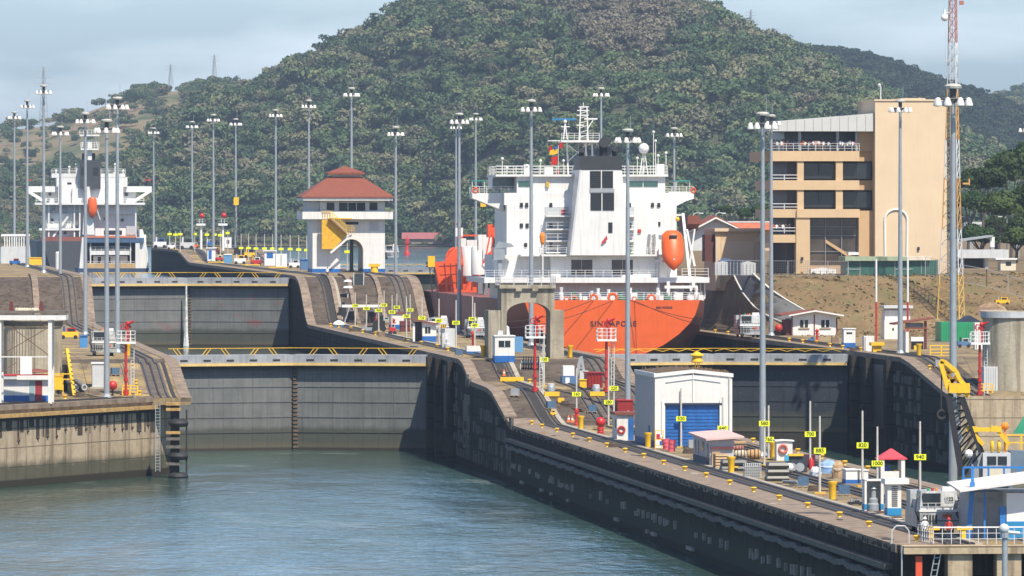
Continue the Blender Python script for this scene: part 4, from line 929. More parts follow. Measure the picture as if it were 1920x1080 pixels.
# funnel
b = MB(); zt, zb_ = Z(318), Z(479); yb0, yb1 = y0-3, y0+7
def fr_(xl, xr, y_0, y_1, z): return [(xl, y_0, z), (xr, y_0, z), (xr, y_1, z), (xl, y_1, z)]
b.loft([fr_(X(1076), X(1190), yb0, yb1, zb_), fr_(X(1095), X(1175), yb0, yb1, zt)]); part(b, 'funnel', shipw, ship)
b = MB(); b.loft([fr_(X(1094.6), X(1175.4), yb0-.05, yb1, zt), fr_(X(1097), X(1173), yb0-.05, yb1, Z(292))]); part(b, 'funnel_top', mat('funnel_black', (.035, .037, .042), .55, .15), ship)
b = MB(); b.loft([fr_(X(1075.8), X(1080), yb0-.1, yb0+.4, zb_), fr_(X(1094.6), X(1098), yb0-.1, yb0+.4, zt)]); part(b, 'funnel_corner', lgrey, ship)
lv = mat('louvre', (.045, .047, .05), .5, .2, 6)
for a, c, t0, t1 in ((1114.5, 1135, 320, 352), (1137.5, 1158, 320, 352), (1115.5, 1136, 361.5, 394), (1138.5, 1160, 361.5, 394)):
    b = MB(); frbox(b, f, a, c, t0, t1, yb0-.1, yb0+.2)
    for k in range(8): frbox(b, f, a+.3, c-.3, t0+1+k*(t1-t0-1)/8, t0+1.8+k*(t1-t0-1)/8, yb0-.2, yb0-.08)
    part(b, 'louvre', lv, ship)
part(frbox(MB(), f, 1113.5, 1160.5, 353, 360.5, yb0-.1, yb0+.2), 'louvre_walk', grey, ship)
for q, t0, r_ in ((1144, 268, .75), (1103, 282, .4), (1165, 280, .42), (1101, 272, .3)):
    b = MB(); b.tube((X(q), yb0+3, Z(292)), (X(q), yb0+3, Z(t0)), r_*.85, r_*.9, 12); b.tube((X(q), yb0+3, Z(t0)), (X(q), yb0+1.9, Z(t0)+.15), r_, r_, 12); part(b, 'exhaust_pipe', black, ship, True)
# radar mast platform
my = y0+11
b = MB(); b.bb(X(1076), X(1150), my-2, my+3, Z(264), Z(260)); 
for q in (1092, 1128, 1140): b.bar((X(q), my, Z(326)), (X(q)-.2, my, Z(262)), .22)
b.bar((X(1092), my, Z(300)), (X(1128), my, Z(266)), .14); b.bar((X(1092), my, Z(270)), (X(1128), my, Z(296)), .14); part(b, 'mast_platform', shipw, ship)
b = MB(); railing(b, [(X(1077), my-1.9, Z(260)), (X(1149), my-1.9, Z(260))], 1.0, .8, .07, 3); part(b, 'platform_rail', shipw, ship)
b = MB()
for q in (1115, 1127): b.bar((X(q-2 if q < 1120 else q+3), my, Z(260)), (X(q+1), my, Z(196)), .17)
for k in range(7): b.bar((X(1114), my, Z(254-k*9)), (X(1128), my, Z(250-k*9)), .09)
for t0, a, c in ((196, 1112, 1131), (203, 1109, 1132), (212, 1108, 1131), (231, 1108, 1122)): b.bar((X(a), my, Z(t0)), (X(c), my, Z(t0)), .16)
b.bar((X(1123), my, Z(219)), (X(1148), my, Z(219)), .22); b.bar((X(1128), my, Z(240)), (X(1140), my, Z(221)), .12); b.bar((X(1121), my, Z(196)), (X(1121), my, Z(188)), .1); part(b, 'lattice_mast', shipw, ship)
b = MB(); b.bar((X(1052), my-.5, Z(261)), (X(1166), my-.5, Z(261)), .14); part(b, 'signal_yard', shipw, ship)
b = MB(); b.bar((X(1061), my, Z(220)), (X(1107), my, Z(220)), .25, .3); part(b, 'radar_scanner', mat('radar_blue', (.03, .17, .35), .4, .1), ship)
b = MB(); b.bar((X(1083), my, Z(258)), (X(1086), my, Z(226)), .14); b.bar((X(1090), my, Z(258)), (X(1086), my, Z(226)), .14); b.bar((X(1078), my, Z(234)), (X(1095), my, Z(234)), .12); b.ball(X(1086), my, Z(224), .28, 8); part(b, 'radar_post', shipw, ship)
b = MB(); b.ball(X(1233), y0+8, Z(276), .78, 16); part(b, 'satellite_dome', shipw, ship, True)
b = MB()
for q in (1225, 1233, 1241): b.bar((X(q), y0+8, Z(326)), (X(1233)+(q-1233)*.02, y0+8, Z(287)), .13)
b.bar((X(1227), y0+8, Z(312)), (X(1239), y0+8, Z(312)), .09); part(b, 'dome_legs', shipw, ship)
def flag(px, py, w_, h_, m_, nm='signal_flag'):
    b = MB(); n_ = 6; vs = []
    for k in range(n_+1): 
        t = k/n_; yy = .12*math.sin(t*6); vs += [(X(px)+w_*t, y0+5+yy, Z(py)-.25*t), (X(px)+w_*t, y0+5+yy, Z(py)-h_-.25*t)]
    b.add(vs, [(2*k, 2*k+1, 2*k+3, 2*k+2) for k in range(n_)]+[(2*k+2, 2*k+3, 2*k+1, 2*k) for k in range(0)]); part(b, nm, m_, ship)
b = MB(); b.bar((X(1065), y0+5, Z(326)), (X(1065), y0+5, Z(270)), .06); part(b, 'flag_halyard', shipw, ship)
flag(1064, 290, -.95, 1.2, red); flag(1065, 277, -1.3, .7, mat('flag_yellow', (.75, .42, .02), .7, .1)); flag(1074, 264, -.6, .8, red); flag(1053, 270, -.5, .8, red); flag(1067, 315, -.35, .9, red); flag(1064, 271, -.5, .35, blue)
b = MB(); b.add([(X(1135), y0-3.2, Z(456)), (X(1146), y0-3.2, Z(441)), (X(1147), y0-3.3, Z(449)), (X(1138), y0-3.25, Z(458))], [(0, 1, 2, 3)]); part(b, 'ensign', mat('flag_red', (.45, .03, .04), .7, .1), ship)
# free fall lifeboat on its frame
by = y0-3.5
def lb(t, w_, d_): zc2 = Z(432)+(Z(508)-Z(432))*t; yc = by+2.2*(1-t)-1.0; return [(X(1271)+w_*math.cos(a), yc+d_*math.sin(a), zc2) for a in [2*math.pi*k/14 for k in range(14)]]
b = MB(); b.loft([lb(0, .75, .6), lb(.04, 1.05, .9), lb(.10, 1.45, 1.1), lb(.3, 1.62, 1.3), lb(.6, 1.62, 1.3), lb(.78, 1.35, 1.1), lb(.9, .75, .7), lb(1, .06, .1)]); lbo = part(b, 'lifeboat', orange, ship, True)
b = MB(); frbox(b, f, 1264, 1278, 441, 446, by-.6, by+.5); part(b, 'lifeboat_window', dark, lbo)
for k in range(5): part(MB().ball(X(1271), by-.45-k*.25+.0, Z(455+k*8), .16, 6), 'lifeboat_fitting', shipw, lbo)
b = MB()
for q in (1246, 1297): b.bar((X(q), y0+1, Z(400)), (X(q+ (0 if q < 1260 else 12)), by+1, Z(560)), .38)
b.bar((X(1244), y0+1, Z(403)), (X(1300), y0+1, Z(403)), .25); b.bar((X(1243), y0, Z(490)), (X(1252), by, Z(490)), .3); b.bar((X(1262), by, Z(562)), (X(1262), by, Z(528)), .45); b.bar((X(1310), by, Z(562)), (X(1310), by, Z(528)), .45); b.bar((X(1255), by, Z(539)), (X(1318), by, Z(539)), .4)
for q in (1320, 1328, 1336): b.bar((X(q), by+3, Z(562)), (X(q), by+3, Z(528)), .2)
b.bar((X(1303), y0, Z(430)), (X(1318), y0, Z(500)), .3); b.bar((X(1318), y0, Z(430)), (X(1308), y0, Z(500)), .22); part(b, 'lifeboat_frame', shipw, ship)
part(MB().ball(X(1286), y0+.6, Z(411), .32, 8), 'davit_lamp', yellow, ship)
b = MB(); b.bb(X(1244), X(1250), y0+1, y0+3, Z(521), Z(440))
for k in range(11): b.bar((X(1236), y0+.8, Z(440+k*7)), (X(1244), y0+.8, Z(440+k*7)), .12)
b.bar((X(1236), y0+.8, Z(440)), (X(1236), y0+.8, Z(521)), .12); part(b, 'boat_ladder', shipw, ship)
# provision crane (grey), orange hook
b = MB(); b.bb(X(944), X(951), y0, y0+1.2, Z(521), Z(488)); b.bb(X(935), X(957), y0-.3, y0+1.5, Z(488), Z(467)); b.prism([(X(936), Z(467)), (X(975), Z(463)), (X(968), Z(457)), (X(945), Z(453))], y0-.2, y0+1.2); part(b, 'provision_crane', mat('crane_grey', (.25, .28, .31), .5, .15), ship)
b = MB(); b.bar((X(1026), y0-2.3, Z(521)), (X(1026), y0-2.3, Z(455)), .16); part(b, 'jib_post', shipw, ship)
b = MB(); b.lathe([(.15, -.9), (.32, -.6), (.42, .3), (.3, .75), (.05, .85)], X(1025), y0-2.3, 8, 'z', Z(447)); part(b, 'hanging_buoy', mat('hook_orange', (.80, .24, .02), .5, .1), ship)
# forward deck: orange cargo gear, white tanks, seen left of the house
om = mat('gear_orange', (.72, .09, .02), .5, .25, .8)
def at(px, py, sc3): p = WS(px, sc3, H-(py-YH)/sc3); a = p-O; return (a[0]*CT+a[1]*ST, -a[0]*ST+a[1]*CT, a[2])
r = random.Random(12); sg = 11.6
def gear(px0, px1, py0, py1, depth=3, m_=om, nm='cargo_gear', sc3=11.6):
    a = at(px0, py1, sc3); c = at(px1, py0, sc3); b = MB(); b.bb(a[0], c[0], a[1], a[1]+depth, a[2], c[2]); return part(b, nm, m_, ship)
# slanted ribbed hatch gear
def ribs(outl, sc3, nm, m_, d=3.0, grid=True):
    P = [at(x_, y_, sc3) for x_, y_ in outl]; b = MB(); b.prism([(p[0], p[2]) for p in P], P[0][1], P[0][1]+d); o = part(b, nm, m_, ship); return o
ribs([(815, 492), (858, 488), (862, 540), (852, 560), (838, 562), (826, 552)], 11.7, 'cargo_gear', om)
ribs([(852, 540), (872, 545), (896, 500), (903, 505), (900, 556), (876, 564), (850, 562)], 11.8, 'cargo_gear', om)
ribs([(888, 504), (898, 502), (897, 545), (886, 545)], 11.9, 'cargo_gear', om)
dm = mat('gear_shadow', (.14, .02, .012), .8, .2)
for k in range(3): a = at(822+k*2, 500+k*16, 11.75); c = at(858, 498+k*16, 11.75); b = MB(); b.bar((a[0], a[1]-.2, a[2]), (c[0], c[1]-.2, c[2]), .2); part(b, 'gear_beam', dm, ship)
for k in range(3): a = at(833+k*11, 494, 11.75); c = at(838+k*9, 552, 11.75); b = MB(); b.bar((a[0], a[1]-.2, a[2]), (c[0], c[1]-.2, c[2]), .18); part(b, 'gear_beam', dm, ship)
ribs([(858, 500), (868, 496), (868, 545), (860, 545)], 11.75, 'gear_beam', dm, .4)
for k in range(6):
    pts = [at(836+k*5.2, 492, 11.6), at(838+k*5.2, 480, 11.6), at(843+k*5.5, 470, 11.6), at(852+k*6, 465, 11.6)]; b = MB(); b.path(pts, .28, 6); part(b, 'cargo_pipe', om, ship)
for k in range(4):
    pts = [at(905+k*4, 500, 12.1), at(910+k*4, 485, 12.1), at(919+k*4, 474, 12.1), at(930+k*3, 469, 12.1)]; b = MB(); b.path(pts, .26, 6); part(b, 'cargo_pipe', om, ship)
ribs([(866, 520), (900, 516), (904, 560), (868, 566)], 11.65, 'cargo_gear', om); ribs([(826, 500), (834, 490), (850, 470), (866, 462), (870, 500)], 11.75, 'cargo_gear', om, 2.0)
r2 = random.Random(31)
for k in range(26):
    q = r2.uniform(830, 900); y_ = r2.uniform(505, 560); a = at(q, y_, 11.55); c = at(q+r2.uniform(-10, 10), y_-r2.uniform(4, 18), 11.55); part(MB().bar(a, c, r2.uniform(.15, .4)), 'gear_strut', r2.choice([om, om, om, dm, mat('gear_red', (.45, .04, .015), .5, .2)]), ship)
def vtank(px, py0, py1, rpx, m_, sc3):
    a = at(px, py1, sc3); c = at(px, py0, sc3); part(MB().lathe([(rpx/sc3, 0), (rpx/sc3, c[2]-a[2]-.3), (rpx/sc3*.8, c[2]-a[2])], a[0], a[1], 14, 'z', a[2]), 'vertical_tank', m_, ship, True)
vtank(879, 461, 517, 15, shipw, 11.7); vtank(897, 461, 515, 14, shipw, 11.9)
for q, t0, t1, w_ in ((868, 447, 462, 6), (885, 450, 462, 10), (903, 440, 470, 6), (910, 440, 500, 4), (918, 445, 520, 5), (927, 470, 521, 5)): gear(q-w_, q+w_, t0, t1, 2, shipw, 'deck_post', 12.0)
gear(896, 910, 519, 572, 2, mat('casing_grey', (.17, .175, .18), .7, .2, 2, streak=.4), 'deck_casing', 12.0); gear(907, 915, 519, 566, 2, mat('casing_grey', (.17, .175, .18), .7, .2, 2, streak=.4), 'deck_casing', 12.2)
gear(915, 950, 421, 445, 3, om, 'crane_cabin', 12.2); gear(858, 868, 442, 462, 2, om, 'crane_post', 11.7); gear(868, 905, 440, 443, 1, om, 'crane_beam', 11.7)
gear(928, 948, 418, 424, 3, mat('hull_red', (.2, .04, .02)), 'crane_roof', 12.3)
for a_, c_ in (((921, 480), (925, 425)), ((930, 480), (934, 425)), ((922, 425), (934, 425)), ((921, 465), (932, 440)), ((932, 465), (922, 440)), ((911, 480), (919, 440)), ((938, 424), (930, 470))):
    a = at(*a_, 12.3); c = at(*c_, 12.3); part(MB().bar(a, c, .22), 'gear_strut', r.choice([shipw, om, dm]), ship)
b = MB(); a = at(861, 440, 11.7)
part(MB().bb(a[0]-.6, a[0]+.6, a[1], a[1]+1, a[2]-.3, a[2]+1.1), 'mast_cabin', shipw, ship); part(MB().ball(a[0]-.1, a[1], a[2]+1.7, .35, 8), 'red_lamp', red, ship)
gear(919, 930, 549, 575, 1, whitec, 'gangway', 12.4)
for q in (910, 916, 922, 928): a = at(q, 499, 12.4); part(MB().ball(a[0], a[1], a[2], .5, 8), 'deck_fitting', shipw, ship)
a = at(885, 499, 12); 
# ================= VISITOR BUILDING =================
sv = 12.5; f = Fr(1520, YH+sv*(H-20.7), sv); O = WS(1520, sv, 20.7); X = f.x; Z = f.z
vc = thing('visitor_building', 'tan four storey visitor building with terraces and blank stair tower', 'building', O, TH)
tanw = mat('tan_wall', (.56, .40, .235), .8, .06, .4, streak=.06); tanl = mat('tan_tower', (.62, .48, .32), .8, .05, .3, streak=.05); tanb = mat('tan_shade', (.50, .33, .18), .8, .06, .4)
part(frbox(MB(), f, 1642, 1778, 188, 520, 0, 18), 'stair_tower', tanl, vc)
b = MB(); frbox(b, f, 1640, 1780, 186, 189, -.15, 18.2); b.bb(X(1698), X(1745), 4, 10, Z(188), Z(183)); part(b, 'parapet', tanl, vc)
# floors: slabs
def sl(x0, x1, t, bt, d0=2.0, d1=20, m=tanw, nm='floor_band'): return part(frbox(MB(), f, x0, x1, t, bt, d0, d1), nm, m, vc)
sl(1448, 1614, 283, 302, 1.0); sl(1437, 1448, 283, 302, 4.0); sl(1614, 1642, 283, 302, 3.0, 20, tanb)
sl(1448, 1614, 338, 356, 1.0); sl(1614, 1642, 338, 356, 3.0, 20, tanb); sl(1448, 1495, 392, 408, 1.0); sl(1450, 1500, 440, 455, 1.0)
sl(1495, 1614, 392, 408, .6); 
for a, c, t, bt, d in ((1497, 1509, 302, 338, 1.2), (1570, 1583, 302, 338, 1.2), (1497, 1509, 356, 392, 1.2), (1570, 1583, 356, 392, 1.2)): part(frbox(MB(), f, a, c, t, bt, d, d+1.2), 'pillar', tanw, vc)
part(frbox(MB(), f, 1494, 1520, 408, 518, .8, 4), 'corner_pier', tanw, vc)
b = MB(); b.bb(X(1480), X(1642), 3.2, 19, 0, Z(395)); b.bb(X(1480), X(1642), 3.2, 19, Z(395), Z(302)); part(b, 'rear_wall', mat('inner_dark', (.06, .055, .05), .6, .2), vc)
for a, c, t, bt in ((1511, 1568, 306, 335), (1585, 1638, 306, 335), (1511, 1568, 360, 389), (1585, 1638, 360, 389)):
    w_ = part(frbox(MB(), f, a, c, t, bt, 2.4, 3.1), 'window', dark, vc); part(frbox(MB(), f, (a+c)/2-.6, (a+c)/2+.6, t, bt, 2.3, 2.5), 'mullion', slotm, w_)
# lower glass front with stair inside
w_ = part(frbox(MB(), f, 1520, 1614, 409, 500, 2.6, 3.1), 'glass_front', mat('glass_brown', (.075, .06, .05), .12, .5, .25), vc)
b = MB()
for q in (1552, 1583, 1613): frbox(b, f, q-.7, q+.7, 409, 500, 2.4, 2.65)
for q in (425, 442, 472): frbox(b, f, 1520, 1614, q-.5, q+.5, 2.4, 2.65)
part(b, 'glazing_bar', mat('bar_grey', (.22, .22, .22), .5, .1), w_)
b = MB(); b.prism([(X(1552), Z(449)), (X(1552), Z(455)), (X(1604), Z(488)), (X(1604), Z(481))], 2.35, 2.6); part(b, 'stair_flight', tanb, w_)
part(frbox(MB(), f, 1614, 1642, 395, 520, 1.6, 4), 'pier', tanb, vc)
part(frbox(MB(), f, 1520, 1614, 498, 520, 1.0, 3), 'plinth', mat('plinth', (.48, .33, .22), .8, .1), vc)
# terraces left: rails, slanted grey roof
for y_ in (328, 382, 427):
    b = MB(); b.bar((X(1448), 1.1, Z(y_)), (X(1497), 1.1, Z(y_)), .09); b.bar((X(1448), 1.1, Z(y_+6)), (X(1497), 1.1, Z(y_+6)), .09); b.bar((X(1472), 1.1, Z(y_+10)), (X(1472), 1.1, Z(y_)), .09); part(b, 'terrace_rail', whitec, vc)
b = MB(); railing(b, [(X(1437), 3, Z(283)), (X(1448), 1.1, Z(283)), (X(1614), 1.1, Z(283))], 1.15, 1.1, .07, 3); part(b, 'deck_railing', lgrey, vc)
pn = mat('roof_panel', (.50, .50, .48), .5, .05, .3)
b = MB(); b.prism([(X(1443), Z(246)), (X(1443), Z(228)), (X(1641), Z(212)), (X(1641), Z(246))], .6, 14); rf = part(b, 'terrace_roof', pn, vc)
b = MB()
for k in range(11): frbox(b, f, 1460+k*16.5, 1460.6+k*16.5, 228-k*1.25, 246, .54, .62)
part(b, 'panel_joint', grey, rf)
b = MB(); b.bb(X(1480), X(1640), 6, 19, Z(283), Z(246)); part(b, 'terrace_wall', mat('terrace_dark', (.10, .12, .12), .4, .3), vc)
for a, c in ((1500, 1505), (1572, 1577), (1608, 1612)): part(frbox(MB(), f, a, c, 246, 283, 1.8, 2.3), 'terrace_column', grey, vc)
part(frbox(MB(), f, 1612, 1642, 246, 283, 2.5, 5), 'end_wall', tanb, vc)
# arch trim on the blank tower
b = MB(); r0 = (X(1703)-X(1660))/2; cx_ = X(1681.5)
pts = [(X(1661), -.1, Z(485))]+[(cx_-r0*math.cos(math.pi*k/12), -.1, Z(413)+r0*.95*math.sin(math.pi*k/12)) for k in range(13)]+[(X(1702), -.1, Z(485))]
b.path(pts, .16, 6); part(b, 'arch_trim', whitec, vc)
b = MB(); b.tube((X(1658), 3, Z(186)), (X(1658), 3, Z(160)), .1); b.ball(X(1655.5), 3, Z(158.5), .25, 6); part(b, 'roof_camera', lgrey, vc)
for q, y_ in ((1505, 485), (1724, 466)): part(frbox(MB(), f, q-2, q+2, y_-3, y_+3, -.25 if q > 1600 else .5, .85), 'wall_lamp', slotm, vc)
part(frbox(MB(), f, 1592, 1612, 473, 478, .4, 2), 'awning', whitec, vc)

# people on the terraces: one moulded figure per shirt colour
def person_mesh(name, shirt, trouser, skin, hairm, arms='down', helmet=None, h=1.72):
    """body grown from a skeleton so that it is one continuous surface"""
    k = h/1.72
    J = {'hip': (0, 0, .93), 'chest': (0, 0, 1.25), 'neck': (0, 0, 1.43), 'head0': (0, -.01, 1.52), 'head1': (0, -.02, 1.64), 'shL': (-.17, 0, 1.38), 'shR': (.17, 0, 1.38)}
    if arms == 'down': J.update({'elL': (-.25, .02, 1.12), 'haL': (-.24, -.06, .86), 'elR': (.25, .02, 1.12), 'haR': (.24, -.06, .86)})
    else: J.update({'elL': (-.26, -.06, 1.14), 'haL': (-.16, -.34, 1.12), 'elR': (.26, -.06, 1.14), 'haR': (.16, -.34, 1.12)})
    J.update({'hL': (-.09, 0, .88), 'kL': (-.10, -.02, .48), 'aL': (-.11, .02, .08), 'tL': (-.11, -.13, .04), 'hR': (.09, 0, .88), 'kR': (.10, -.02, .48), 'aR': (.12, .02, .08), 'tR': (.12, -.13, .04)})
    R = {'hip': (.15, .11), 'chest': (.17, .12), 'neck': (.06, .06), 'head0': (.075, .09), 'head1': (.085, .10), 'shL': (.07, .07), 'shR': (.07, .07), 'elL': (.045, .045), 'elR': (.045, .045), 'haL': (.035, .04), 'haR': (.035, .04), 'hL': (.09, .09), 'hR': (.09, .09), 'kL': (.06, .06), 'kR': (.06, .06), 'aL': (.045, .05), 'aR': (.045, .05), 'tL': (.04, .03), 'tR': (.04, .03)}
    E = [('hip', 'chest'), ('chest', 'neck'), ('neck', 'head0'), ('head0', 'head1'), ('neck', 'shL'), ('neck', 'shR'), ('shL', 'elL'), ('elL', 'haL'), ('shR', 'elR'), ('elR', 'haR'), ('hip', 'hL'), ('hL', 'kL'), ('kL', 'aL'), ('aL', 'tL'), ('hip', 'hR'), ('hR', 'kR'), ('kR', 'aR'), ('aR', 'tR')]
    ks = list(J); me = bpy.data.meshes.new(name); me.from_pydata([tuple(c*k for c in J[q]) for q in ks], [(ks.index(a), ks.index(c)) for a, c in E], [])
    o = bpy.data.objects.new(name, me); COL.objects.link(o); md = o.modifiers.new('skin', 'SKIN'); o.modifiers.new('sub', 'SUBSURF').levels = 1
    for q, sv_ in zip(ks, me.skin_vertices[0].data): sv_.radius = (R[q][0]*k, R[q][1]*k); sv_.use_root = (q == 'hip')
    dg = bpy.context.evaluated_depsgraph_get(); m2 = bpy.data.meshes.new_from_object(o.evaluated_get(dg)); bpy.data.objects.remove(o); bpy.data.meshes.remove(me); m2.name = name
    m2.materials.clear()
    for q in (skin, shirt, trouser): m2.materials.append(q)
    for p in m2.polygons:
        z = p.center.z/k; ax = abs(p.center.x)/k
        p.material_index = 2 if z < .94 and not (ax > .19 and z > .75) else 1 if z < 1.45 and not (ax > .2 and z < 1.05) and not (arms != 'down' and p.center.y/k < -.2) else 0
        p.use_smooth = True
    return m2
skinm = mat('skin', (.32, .17, .10), .6, .05); hairm = mat('hair', (.02, .015, .012), .7, .1); jeans = mat('trousers', (.03, .04, .07), .8, .1); khaki = mat('khaki', (.25, .2, .13), .8, .1)
shirts = {'white': mat('shirt_white', (.75, .74, .72), .8, .05), 'red': mat('shirt_red', (.5, .04, .03), .8, .05), 'blue': mat('shirt_blue', (.04, .10, .35), .8, .05), 'yellow': mat('shirt_yellow', (.75, .55, .05), .8, .05), 'dark': mat('shirt_dark', (.04, .04, .05), .8, .05), 'pink': mat('shirt_pink', (.6, .28, .28), .8, .05)}
PM = {}
def person(loc, shirt, label, rz=0, helmet=None, arms='down', group=None, h=1.72):
    key = (shirt, arms)
    if key not in PM: PM[key] = person_mesh('person_body_'+shirt, shirts[shirt], jeans if shirt != 'pink' else khaki, skinm, hairm, arms)
    o = bpy.data.objects.new('person', PM[key]); COL.objects.link(o); o.location = loc; o.rotation_euler.z = rz; o.scale = (h/1.72,)*3
    tag(o, label, 'person', group)
    hk = 'helmet' if helmet else 'hair'
    c = MB(); c.lathe([(.112, 0), (.118, .05), (.10, .11), (.05, .15), (.001, .16)] if not helmet else [(.15, 0), (.125, .02), (.12, .08), (.08, .14), (.001, .16)], 0, -.01, 10, 'z', 1.61); part(c, hk, helmet or hairm, o, True)
    return o
def wp(px, py, dy=0, base=None, fr=None): return None
r = random.Random(21); cols = ['white', 'white', 'dark', 'dark', 'red', 'blue', 'pink', 'pink', 'white', 'dark', 'white']
for k in range(54):
    px = 1449+k*3.05+r.uniform(-1, 1); c = cols[(k*7+k//5) % 11] if k not in (20, 41) else 'yellow'
    lx, ly, lz = X(px), 1.6+r.uniform(0, .5), Z(283)
    wv = O+Vector((lx*CT-ly*ST, lx*ST+ly*CT, lz))
    person(wv, c, 'visitor in a %s shirt in the crowd along the terrace rail' % c, r.uniform(-.5, .5), arms=r.choice(['down', 'front']), group='visitors on the top terrace, %s shirts' % c, h=r.uniform(1.55, 1.82))
for k in range(6):
    px = 1452+k*6; c = r.choice(['dark', 'red', 'white']); lx, ly, lz = X(px), 1.6, Z(440)
    person(O+Vector((lx*CT-ly*ST, lx*ST+ly*CT, lz)), c, 'visitor in a %s shirt on the lower left balcony' % c, r.uniform(-.5, .5), arms='front', group='visitors on the lower balcony, %s shirts' % c)

# ---- lower wing and red roofed house left of it ----
def blk(name, label, cat, px, py, s, z0=None):
    """thing on the ground at a pixel; returns thing, frame"""
    if s is None: p = hit(px, py); s = F/p[1]
    else: p = WS(px, s, H-(py-YH)/s)
    return thing(name, label, cat, p, TH), Fr(px, py, s)
t, f = blk('annex_building', 'low tan annex wall with recessed panel left of the visitor building', 'building', 1385, 515, 12.3)
b = MB(); frbox(b, f, 1341, 1428, 430, 545, 0, 14); part(b, 'wall', tanw, t); part(frbox(MB(), f, 1352, 1414, 452, 490, -.06, .1), 'panel', tanl, t)
part(frbox(MB(), f, 1341, 1350, 446, 540, -.4, .05), 'pilaster', tanl, t); part(frbox(MB(), f, 1416, 1427, 446, 540, -.4, .05), 'pilaster', tanl, t); part(frbox(MB(), f, 1339, 1430, 428, 434, -.5, 14), 'cornice', tanl, t)
part(frbox(MB(), f, 1322, 1341, 440, 490, .5, 4), 'dark_wing', mat('brown_wing', (.10, .035, .03), .8, .1), t)
t, f = blk('long_roof_building', 'long low building with orange tiled roof behind the annex', 'building', 1420, 470, 10.5)
part(frbox(MB(), f, 1370, 1480, 430, 470, 2, 12), 'wall', tanw, t); part(MB().prism([(0, f.z(431)), (2.5, f.z(418)), (12, f.z(418)), (14, f.z(431))], f.x(1355), f.x(1482), 'x'), 'roof', mat('tile_orange', (.42, .12, .06), .7, .15, 1), t)
part(MB().bar((f.x(1355), 7, f.z(416)), (f.x(1482), 7, f.z(416)), .25), 'ridge', lgrey, t)
t, f = blk('gable_house', 'white house with dark red gable roof behind the lifeboat frame', 'house', 1335, 470, 11)
b = MB(); b.prism([(f.x(1296), 0), (f.x(1380), 0), (f.x(1380), f.z(430)), (f.x(1342), f.z(408)), (f.x(1296), f.z(433))], 1, 9); part(b, 'wall', lgrey, t)
zz = f.z; b = MB()
b.prism([(f.x(1290), zz(436)), (f.x(1342), zz(409)), (f.x(1386), zz(430)), (f.x(1386), zz(427)), (f.x(1342), zz(404)), (f.x(1290), zz(431))], -.2, 9); part(b, 'roof', redroof, t)
b = MB(); b.prism([(f.x(1290), zz(437)), (f.x(1342), zz(410)), (f.x(1387), zz(431)), (f.x(1387), zz(428.5)), (f.x(1342), zz(407)), (f.x(1290), zz(434))], -.4, -.2); part(b, 'gable_trim', whitec, t)
part(MB().prism([(1, zz(433)), (-3, zz(420)), (-3, zz(404)), (9, zz(404)), (9, zz(433))], f.x(1285), f.x(1308), 'x'), 'side_roof', redroof, t)
# street lamps by the house
for q, lab in ((1300, 'small curved street lamp left of the gable house'), (1342, 'small curved street lamp over the gable roof')):
    t, f = blk('street_lamp', lab, 'street lamp', q, 470, 10.8); b = MB(); b.tube((0, 0, 0), (0, 0, f.z(402)), .09); b.path([(0, 0, f.z(402)), (.5, 0, f.z(399)), (1.3, 0, f.z(399.5))], .07); part(b, 'post', lgrey, t); part(MB().box(1.4, 0, f.z(400.5), .7, .3, .15), 'lamp_head', whitec, t)
# ---- green container office, tarps, fence at the top of the bank ----
gm = mat('container_green', (.035, .11, .085), .5, .2, 1)
t, f = blk('site_office', 'dark green cabin with pale roof in front of the blank tower', 'cabin', 1660, 518, 12.7)
part(frbox(MB(), f, 1586, 1760, 488, 518, 0, 6), 'wall', gm, t); part(frbox(MB(), f, 1583, 1700, 481, 489, -.6, 6.5), 'roof', mat('roof_green', (.30, .36, .24), .7, .2, 1), t); part(frbox(MB(), f, 1700, 1745, 481, 488, -.6, 6.5), 'roof', mat('roof_pale', (.62, .55, .45), .7, .2, 1), t)
b = MB()
for q in (1590, 1612, 1640, 1678, 1702, 1728, 1758): frbox(b, f, q-.6, q+.6, 489, 518, -.08, .05)
for a, c in ((1586, 1612), (1678, 1712)): frbox(b, f, a, c, 504, 505.5, -.08, .05)
part(b, 'frame', grey, t)
for (x0, x1, t0, m_, lab) in ((1341, 1372, 491, lgrey, 'pale covered stack at the foot of the annex wall'), (1366, 1392, 487, mat('tarp_navy', (.02, .03, .06), .6, .2), 'navy tarp stack in front of the annex'), (1390, 1417, 491, lgrey, 'second pale panel stack by the annex'), (1520, 1568, 503, whitec, 'row of white air units at the glass front')):
    t, f = blk('covered_stack', lab, 'stack', (x0+x1)/2, 517, 12.6); b = MB(); frbox(b, f, x0, x1, t0+2, 516, 0, 1.5); b.prism([(f.x(x0), f.z(t0+2)), (f.x((x0+x1)/2), f.z(t0-1)), (f.x(x1), f.z(t0+2))], 0, 1.5); part(b, 'cover', m_, t)
    b = MB()
    for k in range(4): q = x0+(x1-x0)*(k+.5)/4; b.bb(f.x(q)-.05, f.x(q)+.05, -.08, 0, .1, f.z(t0+4))
    part(b, 'seam', grey, t)
t, f = blk('storage_tent', 'low blue arched tent roof by the annex wall', 'tent', 1360, 500, 12.4)
b = MB(); b.prism([(f.x(1343), 0)]+[(f.x(1343+36*k/8), f.z(500)+.2+1.1*math.sin(math.pi*k/8)) for k in range(9)]+[(f.x(1379), 0)], -1.5, 2); part(b, 'canvas', mat('tarp_blue', (.06, .12, .25), .6, .2), t)
